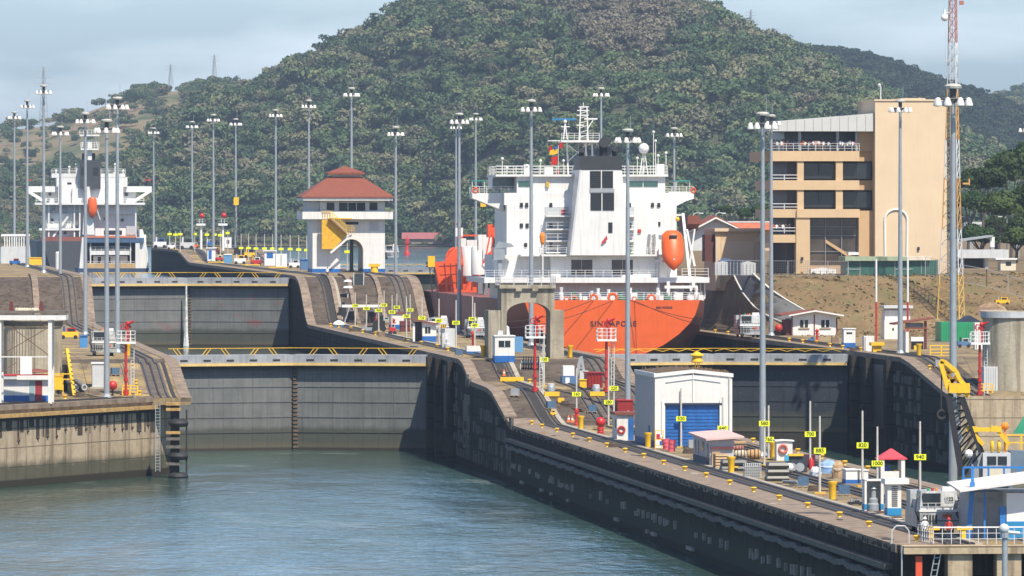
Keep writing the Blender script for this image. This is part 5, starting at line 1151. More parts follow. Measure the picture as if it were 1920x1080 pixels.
# chain link fence running down right
def meshfence(name, label, pts, h=2.2, m_=None, s=12.4):
    P = [WS(x, F/ (F/s_), 0) if 0 else WZ(x, y, z) for x, y, z, s_ in pts] if 0 else [WS(x, s_, H-(y-YH)/s_) for x, y, s_ in pts]
    t = thing(name, label, 'fence', P[0]); o = P[0]; b = MB(); c = MB()
    for p, q in zip(P, P[1:]):
        p = p-o; q = q-o; n_ = max(1, int((q-p).length/2.6))
        for k in range(n_+1): m__ = p.lerp(q, k/n_); b.bar(m__, m__+Vector((0, 0, h)), .09)
        b.bar(p+Vector((0, 0, h)), q+Vector((0, 0, h)), .06); b.bar(p+Vector((0, 0, .1)), q+Vector((0, 0, .1)), .05)
        L_ = (q-p).length; k = 0.
        while k < L_: 
            a = p.lerp(q, k/L_); c.bar(a, a+Vector((0, 0, h)), .022); k += .3
        for hh in (.35, .7, 1.05, 1.4, 1.75): c.bar(p+Vector((0, 0, hh)), q+Vector((0, 0, hh)), .022)
    part(b, 'post', grey, t); part(c, 'wire_mesh', mat('wire', (.16, .16, .16), .6, .1), t); return t
meshfence('mesh_fence', 'wire mesh fence along the top of the grass bank', [(1345, 516, 12.75), (1440, 517, 12.75), (1590, 518, 12.8)])
meshfence('mesh_fence', 'dark mesh fence running down behind the lattice mast at the right', [(1735, 515, 12.9), (1790, 528, 12.9), (1850, 538, 12.9), (1930, 562, 12.9)], 2.6)
# drainage line
# ---- road on the bank ----
rdm = mat('asphalt', (.105, .105, .105), .9, .15, 1); b = MB()
cl = [(1352, 519, 519), (1375, 519, 528), (1400, 519, 548), (1440, 548, 578), (1480, 575, 600), (1530, 600, 626)]
ed = [((1376, 519), (1412, 517)), ((1382, 532), (1424, 530)), ((1394, 556), (1446, 548)), ((1414, 580), (1474, 568)), ((1446, 602), (1508, 586)), ((1474, 612), (1530, 598)), ((1488, 618), (1548, 605))]
vs = []
for a, c in ed:
    for q in range(7):
        px = a[0]+(c[0]-a[0])*q/6; py = a[1]+(c[1]-a[1])*q/6; p = hit(px, py); vs.append((p[0], p[1]-.1, p[2]+.22))
b.add(vs, [(7*k+j, 7*k+j+1, 7*k+j+8, 7*k+j+7) for k in range(6) for j in range(6)]); rd = b.build('road', rdm, None, True); tag(rd, kind='structure')
kb_ = MB()
for side in (0, 6):
    for k in range(6):
        p, q = vs[7*k+side], vs[7*(k+1)+side]; kb_.bar((p[0], p[1], p[2]+.08), (q[0], q[1], q[2]+.08), .3, .16)
tag(kb_.build('road_kerb', mat('kerb_white', (.55, .53, .48), .8, .1)), 'pale kerbs edging the short road down the grass bank', 'kerb')
# ---- right: walkway bridge, canopy, booth, trees ----
t, f = blk('elevated_walkway', 'grey elevated walkway with parapet among the trees at the right edge', 'walkway', 1850, 470, 8.5)
b = MB(); frbox(b, f, 1808, 1960, 421, 433, 0, 3); part(b, 'deck', grey, t); b = MB(); frbox(b, f, 1808, 1960, 416, 421, -.1, .1); part(b, 'parapet', lgrey, t)
b = MB()
for q in (1822, 1862, 1910, 1950): frbox(b, f, q-3, q+3, 433, 500, .5, 2)
part(b, 'support', grey, t)
t, f = blk('canopy_shelter', 'flat white canopy on columns right of the lattice mast', 'shelter', 1850, 512, 11)
part(frbox(MB(), f, 1795, 1892, 468, 484, 0, 8), 'roof', lgrey, t); b = MB(); b.prism([(f.x(1800), f.z(453)), (f.x(1862), f.z(444)), (f.x(1862), f.z(441)), (f.x(1800), f.z(449))], 0, 5); part(b, 'upper_roof', grey, t)
for q in (1852, 1806): part(frbox(MB(), f, q-3, q+3, 484, 515, 1, 2), 'column', lgrey, t)
part(frbox(MB(), f, 1858, 1866, 444, 463, .5, 1), 'panel', whitec, t)
b = MB(); frbox(b, f, 1795, 1850, 484, 512, 3, 7.5); part(b, 'back_room', mat('inner_dark', (.06, .055, .05), .6, .2), t)
t, f = blk('guard_booth', 'small cream guard booth beside the canopy', 'booth', 1890, 514, 11.5)
part(frbox(MB(), f, 1876, 1905, 487, 514, 0, 3), 'wall', mat('cream', (.65, .58, .44), .7, .05), t); part(frbox(MB(), f, 1886, 1896, 491, 498, -.05, .2), 'window', dark, t); part(frbox(MB(), f, 1866, 1907, 484, 487, -.4, 3.4), 'roof', whitec, t)
for q, y_, lab in ((1818, 408, 'street lamp over the walkway, nearer the mast'), (1888, 408, 'street lamp over the walkway at the right edge')):
    t, f = blk('street_lamp', lab, 'street lamp', q, 470, 9); b = MB(); b.tube((0, 0, 0), (0, 0, f.z(y_)), .1); b.bar((0, 0, f.z(y_)), (-1.3, 0, f.z(y_-2)), .09); part(b, 'post', grey, t); part(MB().box(-1.5, 0, f.z(y_-1), .8, .3, .15), 'lamp_head', whitec, t)
# near trees at the right
tl = [leafmat('tree_leaves_%d' % k, [(0, c0), (1, c1)], False) for k, (c0, c1) in enumerate([((.030, .055, .012), (.045, .075, .018)), ((.055, .085, .018), (.06, .09, .02)), ((.028, .06, .016), (.035, .07, .02))])]
bark = mat('bark', (.10, .08, .055), .9, .3, 3)
def tree(px, py, rpx, s, k, lab, hf=.8, seed=0):
    rr_ = random.Random(seed); R_ = rpx/s; zb = 20.3; p = WS(px, s, zb); zc3 = H-(py-YH)/s-zb
    t = thing('broadleaf_tree', lab, 'tree', p, 0, 'trees at the right edge'); b = MB(); b.tube((0, 0, 0), (.2, 0, zc3*.6), .38, .26, 8)
    for q in range(6): a = q*1.05+rr_.uniform(-.3, .3); b.tube((.2, 0, zc3*.55), (math.cos(a)*R_*.5, math.sin(a)*R_*.5, zc3+R_*.1), .17, .06, 6)
    part(b, 'trunk', bark, t)
    me = crown_mesh('crown', 6500, .06, hf, 13, 100+seed); me.materials.append(tl[k]); c = bpy.data.objects.new('crown', me); COL.objects.link(c); c.parent = t; c.location = (0, 0, zc3); c.scale = (R_,)*3
for i, a in enumerate([(1896, 322, 66, 8.6, 0, 'big dark tree crown at the right edge above the walkway'), (1842, 345, 50, 8.9, 0, 'dark tree right of the lattice mast'), (1815, 385, 40, 9.0, 2, 'narrow tree touching the lattice mast'), (1945, 385, 66, 9.2, 0, 'tree cut by the right frame edge'), (1872, 392, 52, 9.4, 1, 'lighter green tree just above the walkway'), (1905, 452, 42, 9.8, 1, 'light green tree below the walkway by the booth'), (1836, 450, 40, 9.9, 2, 'green tree under the walkway beside the mast'), (1955, 300, 56, 8.4, 2, 'tall tree mostly outside the right edge'), (1925, 430, 50, 9.0, 0, 'low dark tree at the right frame edge behind the walkway'), (1866, 432, 40, 8.8, 0, 'dark tree between the walkway lamps')]): tree(*a[:5], a[5], seed=i)
for i, (px, py, rp, s, k, lab) in enumerate([(1395, 402, 20, 8, 2, 'round tree behind the orange tiled roof'), (1425, 398, 22, 8, 0, 'tree left of the visitor building behind the poles'), (1362, 396, 18, 7.6, 0, 'palm sized tree above the gable house')]): tree(px, py, rp, s, k, lab, seed=20+i)

# ================= LATTICE RADIO MAST =================
p = hit(1788, 603); s = F/p[1]; f = Fr(1788, 603, s); t = thing('radio_mast', 'tall red, orange and white lattice radio mast', 'mast', p, .3)
def rad(z): y = 603-z*s; return lerp([(-400, 7), (0, 8), (180, 11.5), (420, 20), (603, 30)], y)/s*1.05
bands = [(603, 515, mat('mast_yellow', (.60, .40, .10), .5, .15)), (515, 430, lgrey), (430, 335, mat('mast_orange', (.50, .27, .08), .5, .15)), (335, 262, lgrey), (262, 168, MC['mast_orange']), (168, 80, lgrey), (80, -60, mat('mast_red', (.36, .14, .11), .5, .1))]
for y0_, y1_, m_ in bands:
    b = MB(); z0, z1 = f.z(y0_), f.z(y1_); n_ = max(2, int((y0_-y1_)/22)); 
    for k in range(n_):
        za, zb2 = z0+(z1-z0)*k/n_, z0+(z1-z0)*(k+1)/n_; A = [(rad(za)*math.cos(2.094*j+.5), rad(za)*math.sin(2.094*j+.5), za) for j in range(3)]; B = [(rad(zb2)*math.cos(2.094*j+.5), rad(zb2)*math.sin(2.094*j+.5), zb2) for j in range(3)]
        for j in range(3): b.bar(A[j], B[j], .13); b.bar(A[j], B[(j+1) % 3], .07); b.bar(A[j], A[(j+1) % 3], .05)
    part(b, 'lattice_section', m_, t)
    b = MB(); 
    for o_ in (-.5, -.2): b.bar((o_*1.0-rad(z0)*.1, -rad(z0)*.2, z0), (o_-rad(z1)*.1, -rad(z1)*.2, z1), .07)
    part(b, 'cable_ladder', MC['mast_red'] if y0_ > 300 or y1_ < 50 else m_, t)
b = MB(); b.ball(f.x(1770), 0, f.z(34), .55, 10); b.bar((f.x(1770), 0, f.z(30)), (f.x(1770), 0, f.z(18)), .2); b.bar((f.x(1770), 0, f.z(24)), (f.x(1786), 0, f.z(24)), .08); part(b, 'dish_antenna', whitec, t, True)
b = MB(); b.bar((f.x(1773), 0, f.z(95)), (f.x(1773), 0, f.z(60)), .07); b.bar((f.x(1768), 0, f.z(114)), (f.x(1786), 0, f.z(114)), .1); b.bar((f.x(1773), 0, f.z(118)), (f.x(1773), 0, f.z(98)), .1); part(b, 'whip_antenna', lgrey, t)
b = MB(); b.bb(f.x(1800), f.x(1808), -.1, .1, f.z(10), f.z(2)); part(b, 'antenna_panel', MC['mast_red'], t)
b = MB(); b.bar((f.x(1806), 0, f.z(345)), (f.x(1818), 0, f.z(345)), .25); b.bar((f.x(1819), 0, f.z(348)), (f.x(1819), 0, f.z(336)), .2); part(b, 'side_bracket', MC['mast_orange'], t)
b = MB()
for j in range(3): a = 2.094*j+.5; b.bar((rad(0)*math.cos(a)*1.0, rad(0)*math.sin(a), -.5), (rad(0)*math.cos(a), rad(0)*math.sin(a), .3), .8)
part(b, 'footing', concm, t)
# far pylons on the hills
def pylon(px, yt, yb, s, lab, w=7):
    p = WS(px, s, H-(yb-YH)/s); t = thing('transmission_pylon', lab, 'pylon', p, .4, 'power line pylons on the hills'); h_ = (yb-yt)/s; b = MB(); n_ = 9
    for k in range(n_):
        za, zb2 = h_*k/n_, h_*(k+1)/n_; ra = w/2*(1-k/n_*.85)/1.4; rb = w/2*(1-(k+1)/n_*.85)/1.4
        for j in range(4): a = math.pi/2*j; c = math.pi/2*(j+1); b.bar((ra*math.cos(a), ra*math.sin(a), za), (rb*math.cos(a), rb*math.sin(a), zb2), .35); b.bar((ra*math.cos(a), ra*math.sin(a), za), (rb*math.cos(c), rb*math.sin(c), zb2), .2)
    part(b, 'lattice', grey, t); b = MB()
    for q in (.72, .82, .92): b.bar((-w*.6, 0, h_*q), (w*.6, 0, h_*q), .3)
    part(b, 'crossarm', grey, t)
pylon(82, 126, 235, 2.4, 'tall grey lattice pylon behind the third light pole', 11); pylon(320, 120, 160, 2.2, 'faint pylon on the saddle of the brown hill'); pylon(402, 102, 150, 2.2, 'faint pylon on the left wooded ridge'); pylon(1408, 18, 80, 2.7, 'pylon on the right slope of the main hill'); pylon(1449, 52, 90, 2.7, 'short pylon behind the right slope of the hill')
# red roofed shore building, buoy, far white
p = WZ(795, 462, 16.6); s = F/p[1]; f = Fr(795, 462, s); t = thing('shore_house', 'low building with faded red roof on the far lake shore', 'house', p)
part(frbox(MB(), f, 758, 832, 447, 457, 0, 8), 'wall', mat('shore_wall', (.25, .23, .2), .8, .2), t); part(MB().prism([(-1, f.z(448)), (4, f.z(436)), (9, f.z(448))], f.x(753), f.x(836), 'x'), 'roof', mat('shore_roof', (.28, .09, .09), .7, .1), t)
p = WZ(763, 478, 16.5); s = F/p[1]; t = thing('channel_buoy', 'red channel buoy floating on the lake behind the tower', 'buoy', p); part(MB().lathe([(6/s, -.3), (6/s, 4/s), (3/s, 8/s), (3/s, 20/s), (4.5/s, 21/s), (4/s, 30/s), (.01, 32/s)], n=10), 'float', red, t, True); part(MB().tube((0, 0, 28/s), (0, 0, 36/s), .12), 'lamp_post', red, t)
# ================= HUTS, SHED, ARCH =================
def hut(name, lab, cat, px, py, x0, x1, ytop, depth, wall, roofm, band=None, rooft=.25, over=.3, roof_rise=0, z_=None):
    p = hit(px, py); s = F/p[1]; f = Fr(px, py, s); t = thing(name, lab, cat, p, TH); zt = f.z(ytop)
    part(MB().bb(f.x(x0), f.x(x1), 0, depth, 0, zt), 'wall', wall, t)
    if band: part(MB().bb(f.x(x0)-.03, f.x(x1)+.03, -.03, depth+.03, 0, min(.8, zt*.28)), 'base_band', band, t)
    if roofm:
        a, c = f.x(x0)-over, f.x(x1)+over; m_ = (a+c)/2
        part(MB().prism([(a, zt), (m_, zt+roof_rise), (c, zt), (c, zt+rooft), (m_, zt+rooft+roof_rise), (a, zt+rooft)], -over, depth+over), 'roof', roofm, t)
    return t, f, s
def opening(t, f, x0, x1, y0_, y1_, nm='window', m_=None, d=-.04): return part(frbox(MB(), f, x0, x1, y0_, y1_, d, .15), nm, m_ or dark, t)
# big white shed with blue door
p = hit(1228, 840); s = F/p[1]; f = Fr(1228, 840, s); t = thing('storage_shed', 'large white shed with wide blue roller door and grassy dark roof', 'shed', p, TH)
DP = 17.5; b = MB(); x0, x1 = 0, f.x(1374); zt = f.z(703); za = f.z(696)
b.bb(x0, f.x(1247), 0, .35, 0, zt); b.bb(f.x(1353), x1, 0, .35, 0, zt); b.bb(f.x(1247), f.x(1353), 0, .35, f.z(756), zt); b.bb(x0, .3, .35, DP, 0, zt); b.bb(x1-.3, x1, .35, DP, 0, zt); b.bb(x0+.3, x1-.3, DP-.3, DP, 0, zt)
part(b, 'wall', white, t)
b = MB(); b.bb(f.x(1247), f.x(1353), .12, .3, 0, f.z(756)); dr = part(b, 'roller_door', blue, t)
b = MB()
for k in range(12): b.bb(f.x(1247), f.x(1353), .09, .12, .15+k*.33, .19+k*.33)
part(b, 'slat_line', mat('blue_dark', (.008, .06, .24), .5, .1), dr)
part(MB().bb(f.x(1246), f.x(1354), -.12, .1, f.z(760), f.z(756)), 'door_shade_strip', mat('door_shadow', (.02, .03, .06), .6, .1), dr)  # dark strip painted as the shade at the door head
b = MB(); b.prism([(x0-.05, zt), (x0-.05, zt+.1), (f.x(1300), za+.1), (x1+.05, zt+.1), (x1+.05, zt)], .0, DP); part(b, 'roof', mat('roof_dirt', (.07, .06, .05), .95, .4, 1.2), t)
b = MB(); b.prism([(x0-.1, zt-.25), (x0-.1, zt+.12), (f.x(1300), za+.15), (x1+.1, zt+.12), (x1+.1, zt-.25), (f.x(1300), za-.2)], -.12, .0); b.bb(x0-.1, x0+.05, 0, DP, zt-.2, zt+.16); b.bb(f.x(1300)-.03, f.x(1300)+.03, -.1, .0, f.z(752), f.z(700)); b.bb(f.x(1350), f.x(1353), -.1, 0, 0, f.z(750)); b.bb(f.x(1241), f.x(1247), -.1, 0, 0, f.z(752)); b.bar((f.x(1248), -.06, za-1.1), (f.x(1300), -.06, za-.75), .06); b.bar((f.x(1300), -.06, za-.75), (f.x(1352), -.06, za-1.1), .06); part(b, 'trim', whitec, t)
part(MB().bb(x0-.03, x0, .1, DP, 0, .7), 'base_band', mat('blue_dark', (.01, .06, .24)), t)
b = MB(); rr_ = random.Random(5)
for k in range(420):
    q = rr_.uniform(x0+.2, x1-.2); y = rr_.uniform(.6, DP-.5) if rr_.random() < .5 else rr_.uniform(.3, 1.6); zz_ = zt+.1+(za-zt)*(1-abs(q-f.x(1300))/(x1/2)); b.bar((q, y, zz_), (q+rr_.uniform(-.12, .12), y, zz_+rr_.uniform(.1, .32)), .05, .02)
tag(part(b, 'roof_weeds', mat('dry_weed', (.20, .13, .07), .95, .3, 3), t), kind='stuff')
b = MB()
for k in range(24): b.bb(x0-.06, x0-.001, .4+k*.72, .46+k*.72, .7, zt-.3)
part(b, 'cladding_rib', mat('cladding_grey', (.52, .52, .51), .6, .1), t)
part(MB().bb(x0-.09, x0-.01, 4, 4.9, 0, 2.1), 'side_door', mat('blue_dark', (.01, .06, .24)), t); part(MB().bb(x1-.35, x1-.2, -.14, 0, 0, zt-.3), 'downpipe', lgrey, t)
# beacon seen over the shed
p = hit(1307, 760); s = F/p[1]; 
bq = WS(1307, 18.2, H-(698-YH)/18.2); f = Fr(1307, 698, 18.2); t = thing('roof_ventilator', 'yellow capped ventilator standing on the shed roof', 'ventilator', bq, 0)
part(MB().lathe([(.95, 0), (.95, .12), (.3, .2)], n=12), 'base', yellow, t)
b = MB()
for a in range(5): c = a*1.257; b.bar((.22*math.cos(c), .22*math.sin(c), .1), (.22*math.cos(c), .22*math.sin(c), 1.1), .08)
part(b, 'leg', yellow, t); part(MB().lathe([(.55, 1.0), (.62, 1.1), (.5, 1.6), (.62, 1.7)], n=12), 'body', yellow, t, True); part(MB().lathe([(.72, 1.7), (.72, 1.78), (.1, 2.15)], n=14), 'cap', yellow, t)
# small red-topped hut left of the shed
t, f, s = hut('guard_hut', 'small grey hut with flat red roof and blue door beside the shed', 'hut', 1158, 826, 1157, 1188, 778, 4.5, white, redroof, None, .25, .25)
opening(t, f, 1178, 1188, 785, 826, 'door', blue); part(MB().torus((f.x(1165), -.1, f.z(806)), .33, .1), 'lifebuoy', red, t); part(MB().bb(f.x(1157)-.05, f.x(1157)-.01, 1.2, 2, 1.2, 2.1), 'window', dark, t)
# grey office hut in front
t, f, s = hut('office_hut', 'grey single storey hut with pale pink sheet roof in front of the shed', 'hut', 1332, 875, 1331, 1376, 824, 12.5, mat('hut_wall', (.48, .46, .46), .7, .08), None, None)
zt = f.z(824); part(MB().add([(f.x(1331)-.4, -.6, zt-.1), (f.x(1376)+.9, -.6, zt+.12), (f.x(1376)+.9, 13.2, zt+.35), (f.x(1331)-.4, 13.2, zt+.1), (f.x(1331)-.4, -.6, zt+.06), (f.x(1376)+.9, -.6, zt+.28), (f.x(1376)+.9, 13.2, zt+.51), (f.x(1331)-.4, 13.2, zt+.26)], [(3, 2, 1, 0), (4, 5, 6, 7), (0, 1, 5, 4), (1, 2, 6, 5), (2, 3, 7, 6), (3, 0, 4, 7)]), 'roof', mat('pale_roof', (.62, .42, .38), .6, .15, 1), t)
for a, c, z0, z1, nm in ((1.2, 1.9, .05, 2.0, 'door'), (4.2, 5.8, 1.3, 2.1, 'window'), (8.3, 8.7, .9, 2.1, 'window'), (10.4, 10.8, .9, 2.1, 'window')): part(MB().bb(f.x(1331)-.05, f.x(1331)-.01, a, c, z0, z1), nm, dark, t)
part(MB().bb(f.x(1331)-.03, f.x(1331)-.005, -.02, 12.5, 0, .75), 'base_band', mat('band_navy', (.03, .04, .09), .6, .1), t)
part(MB().bb(f.x(1332), f.x(1375), -.25, .0, f.z(842), f.z(838)), 'ledge', brown, t); part(frbox(MB(), f, 1334, 1350, 847, 874, -.3, .0), 'plywood_sheet', tan, t)
# B level huts
t, f, s = hut('control_hut', 'white and blue hut with double window under the concrete arch', 'hut', 945, 681, 928, 965, 632, 3.2, white, whitec, blue, .12, .1); w_ = opening(t, f, 935, 957, 640, 652); part(frbox(MB(), f, 945.6, 946.6, 640, 652, -.06, .0), 'mullion', whitec, w_); part(frbox(MB(), f, 934, 944, 621, 629, .5, 1.3), 'air_unit', lgrey, t)
t, f, s = hut('equipment_box', 'pale blue cabinet right of the white hut under the arch', 'cabinet', 972, 660, 964, 981, 632, 3, mat('sky_blue', (.10, .26, .45), .6, .1), None)
part(MB().lathe([(.5, 0), (.55, 1.2), (.4, 1.5), (.3, 2.4), (.05, 2.6)], f.x(955), 3.5, 12, 'z', f.z(650)), 'air_duct', lgrey, t, True)
t, f, s = hut('lookout_hut', 'small white hut with sloping red roof and blue band on the centre wall', 'hut', 806, 641, 792, 818, 603, 3.2, white, None, blue)
part(MB().add([(f.x(768), -.5, f.z(599)), (f.x(822), -.5, f.z(609)), (f.x(822), 3.6, f.z(609)), (f.x(768), 3.6, f.z(599)), (f.x(768), -.5, f.z(599)+.18), (f.x(822), -.5, f.z(609)+.18), (f.x(822), 3.6, f.z(609)+.18), (f.x(768), 3.6, f.z(599)+.18)], [(3, 2, 1, 0), (4, 5, 6, 7), (0, 1, 5, 4), (1, 2, 6, 5), (2, 3, 7, 6), (3, 0, 4, 7)]), 'roof', redroof, t)
w_ = opening(t, f, 797, 807, 613, 625); part(frbox(MB(), f, 801.6, 802.4, 613, 625, -.06, 0), 'mullion', whitec, w_); part(frbox(MB(), f, 774, 778, 606, 641, 0, .4), 'porch_post', whitec, t); part(frbox(MB(), f, 779, 792, 604, 641, 1.5, 3.2), 'porch_wall', mat('inner_dark', (.06, .055, .05), .6), t)
t, f, s = hut('electric_cabinet', 'tall light grey electric cabinet with striped top board', 'cabinet', 842, 652, 829, 853, 616, 2, lgrey, None)
part(frbox(MB(), f, 835, 840, 626, 640, -.05, 0), 'panel', whitec, t); b = MB(); b.lathe([(.45, 0), (.45, .5), (.2, .55), (.2, 1.1)], f.x(838), -.7, 12); part(b, 'pedestal', lgrey, t)
part(frbox(MB(), f, 825, 836, 608, 615, -.4, -.3), 'hazard_board', yellow, t); b = MB()
for k in range(3): b.add([(f.x(826+k*3.4), -.42, f.z(615)), (f.x(827.7+k*3.4), -.42, f.z(615)), (f.x(829+k*3.4), -.42, f.z(608)), (f.x(827.3+k*3.4), -.42, f.z(608))], [(0, 1, 2, 3)])
part(b, 'stripe', black, t)
t, f, s = hut('storage_box', 'white and blue box at the foot of the double distance signs', 'box', 888, 663, 875, 902, 649, 2, white, None, blue)
t, f, s = hut('pump_house', 'white booth with small red roof behind the distance signs', 'booth', 745, 617, 733, 757, 588, 4, white, redroof, blue, .2, .2)
t, f, s = hut('brown_crate', 'brown shipping crate beside the small hut', 'crate', 760, 622, 751, 769, 602, 2, brown, None); part(frbox(MB(), f, 751, 769, 611, 612, -.05, 0), 'batten', slotm, t)
t, f, s = hut('tarp_dome', 'white domed cover on blue base at the incline foot', 'cover', 636, 614, 627, 645, 609, 2, mat('dull_blue', (.08, .16, .30), .6), None); part(MB().lathe([(.95, 0), (.75, .35), (.3, .6), (.01, .65)], f.x(636), 1, 14, 'z', .45), 'dome', whitec, t, True)
# machinery on the centre wall
def machine(lab, px, py, w_, h_, cols, name='machine', cat='machine', seed=0, group=None):
    rr_ = random.Random(seed); p = hit(px, py); s = F/p[1]; W_, H_ = w_/s, h_/s; t = thing(name, lab, cat, p, TH, group)
    part(MB().box(0, W_*.3, H_*.16, W_, W_*.6, H_*.42), 'body', cols[0], t); part(MB().box(W_*.12, W_*.25, H_*.58, W_*.5, W_*.45, H_*.3), 'cab', cols[1], t)
    part(MB().tube((-W_*.28, W_*.2, H_*.58), (-W_*.28, W_*.2, H_), W_*.06), 'exhaust', cols[2], t)
    b = MB()
    for q in (-.34, .34): part(MB().tube((W_*q, -.05, H_*.16), (W_*q, W_*.25, H_*.16), H_*.16, H_*.16, 12), 'wheel', black, t)
    part(MB().box(W_*.12, W_*.02, H_*.62, W_*.38, .06, H_*.2), 'window', dark, t); return t
machine('dark forklift truck with pink load behind the near signs', 711, 622, 22, 36, (black, mat('machine_dark', (.05, .05, .055), .5), red), 'forklift', 'forklift')
machine('grey winch engine on a skid left of the forklift', 692, 622, 26, 14, (grey, mat('rusty', (.16, .09, .06), .8), grey), 'winch_engine', 'winch')
machine('red and white hose cart by the green box', 736, 628, 12, 24, (red, whitec, red), 'hose_cart', 'cart')
machine('pale green compressor behind the forklift', 722, 606, 20, 12, (mat('pale_green', (.30, .42, .33), .6), lgrey, grey), 'compressor', 'compressor')
# concrete arch portal
p = hit(985, 672); s = F/p[1]; f = Fr(985, 672, s); t = thing('concrete_arch', 'old stained concrete arch portal with side buttresses and railed top', 'arch', p, TH)
am = concrete('arch_concrete', (.34, .30, .23), (.48, .43, .33), (.09, .075, .055), 0, None, .6)
b = MB(); n_ = 14; a0, a1 = f.x(950), f.x(1032); zs = f.z(588); r_ = (a1-a0)/2; c_ = (a0+a1)/2; ry = f.z(567)-zs; z1 = f.z(541)
arc = [(c_-r_*math.cos(math.pi*k/n_), zs+ry*math.sin(math.pi*k/n_)) for k in range(n_+1)]; y0_, y1_ = 0, 5.2
b.bb(f.x(940), a0, y0_, y1_, 0, z1); b.bb(a1, f.x(1040), y0_, y1_, 0, z1)
for (q, w_), (u, v_) in zip(arc, arc[1:]): b.add([(q, y0_, w_), (u, y0_, v_), (u, y0_, z1), (q, y0_, z1), (q, y1_, w_), (u, y1_, v_), (u, y1_, z1), (q, y1_, z1)], [(0, 1, 2, 3), (7, 6, 5, 4), (0, 4, 5, 1), (3, 2, 6, 7)])
part(b, 'arch_wall', am, t)
part(MB().bb(f.x(916), f.x(940), .2, 5.4, 0, f.z(582)), 'side_buttress', am, t); part(MB().bb(f.x(1040), f.x(1058), .2, 5.4, 0, f.z(582)), 'side_buttress', am, t)
b = MB(); b.bb(f.x(936), f.x(1042), -.35, 5.5, z1, f.z(535)); part(b, 'cornice', am, t)
for q in (972, 1003): part(MB().bb(f.x(q)-.35, f.x(q)+.35, -.5, 0, f.z(546), z1), 'corbel', am, t)
b = MB(); railing(b, [(f.x(937), -.2, f.z(535)), (f.x(1041), -.2, f.z(535)), (f.x(1041), 5.3, f.z(535))], 1.1, 1.5, .1, 3); railing(b, [(f.x(937), 5.3, f.z(535)), (f.x(937), -.2, f.z(535))], 1.1, 1.6, .1, 3); part(b, 'top_rail', lgrey, t)
# red fire monitors
def monitor(px, py, ytop, lab, flip=1):
    p = hit(px, py); s = F/p[1]; hh = (py-ytop)/s; t = thing('fire_monitor', lab, 'fire monitor', p, TH, 'red fire monitors with white baskets'); zb = hh*.70
    b = MB(); b.tube((0, 0, 0), (0, 0, zb*.99), .17, .15, 10); b.tube((0, 0, 0), (0, 0, .5), .34, .34, 10); b.tube((0, 0, 1.6), (0, 0, 1.9), .27, .27, 10); b.tube((0, 0, 2.6), (0, 0, 2.9), .25, .25, 10); part(b, 'pipe', red, t, True)
    b = MB(); b.bb(-1.1, 1.1, -.7, .7, zb, zb+.22); part(b, 'basket_floor', whitec, t)
    b = MB(); railing(b, [(-1.05, -.65, zb+.2), (1.05, -.65, zb+.2), (1.05, .65, zb+.2), (-1.05, .65, zb+.2), (-1.05, -.65, zb+.2)], 1.25, .42, .06, 3); part(b, 'basket_rail', whitec, t)
    z_ = zb+.2; b = MB(); b.tube((.2*flip, 0, z_), (.2*flip, 0, z_+2.0), .17, .15, 8); b.tube((.2*flip, -.1, z_+2.0), (.9*flip, -.5, z_+2.35), .16, .1, 8); b.tube((.2*flip-.4, 0, z_+1.7), (.2*flip+.4, 0, z_+1.7), .14, .14, 8); b.torus((-.25*flip, -.2, z_+1.75), .3, .06); b.ball(.25*flip, 0, z_+2.1, .28, 8); part(b, 'nozzle', red, t, True)
    b = MB(); b.bar((.95, .5, 0), (.95, .5, zb), .08); b.bar((.6, .5, 0), (.6, .5, zb), .08)
    for k in range(int(zb/.4)): b.bar((.6, .5, .3+k*.4), (.95, .5, .3+k*.4), .05)
    part(b, 'ladder', lgrey, t)
    return t
monitor(1003, 735, 592, 'red fire monitor with white basket in front of the arch', 1); monitor(1137, 736, 600, 'red fire monitor with white basket in front of the ship stern', 1)
monitor(236, 741, 603, 'red fire monitor on the left quay incline', 1); monitor(1837, 742, 605, 'red fire monitor beside the white cabinet at the right tank', 1)
# concrete pads and yellow beams
for px, py, w_, lab in ((1035, 745, 28, 'yellow beam block at the foot of the arch monitor'), (1120, 745, 28, 'yellow beam block at the foot of the stern monitor'), (960, 717, 44, 'long yellow beam by the left rail'), (1052, 757, 12, 'short flat yellow block on the incline'), (1220, 1000, 4, '')):
    if not lab: continue
    p = hit(px, py); s = F/p[1]; t = thing('wheel_stop', lab, 'beam', p, TH); part(MB().box(0, .3, .1, w_/s, .7, .5), 'beam', yellow, t); part(MB().box(0, .3, 0, w_/s*.8, .5, .1), 'skid', slotm, t)
for px, py, lab in ((1033, 734, 'grey round vent pot behind the left yellow beam'), (1118, 736, 'grey round vent pot behind the right yellow beam')):
    p = hit(px, py); t = thing('vent_pot', lab, 'vent', p); part(MB().lathe([(.45, 0), (.45, .55), (.42, .6)], n=14), 'body', steel, t, True); part(MB().lathe([(.40, .6), (.40, .85), (.3, .9)], n=14), 'rim', lgrey, t, True)
machine('small yellow pump on the incline', 1037, 782, 10, 13, (yellow, yellow, yellow), 'pump', 'pump')
def cone(px, py, lab): 
    t = thing('traffic_cone', lab, 'traffic cone', hit(px, py)); part(MB().lathe([(.2, .05), (.04, .75)], n=10), 'cone', mat('cone_orange', (.75, .16, .04), .5, .05), t, True); part(MB().box(0, 0, 0, .5, .5, .05), 'foot', MC['cone_orange'], t); part(MB().lathe([(.155, 0), (.115, .16)], n=10, z=.3), 'band', whitec, t)
cone(945, 706, 'orange cone on the ground below the white hut')
for k, (x, y) in enumerate(((1066, 792), (1073, 793))): cone(x, y, ['dull red cone left of its pair on the incline', 'dull red cone right of its pair on the incline'][k])
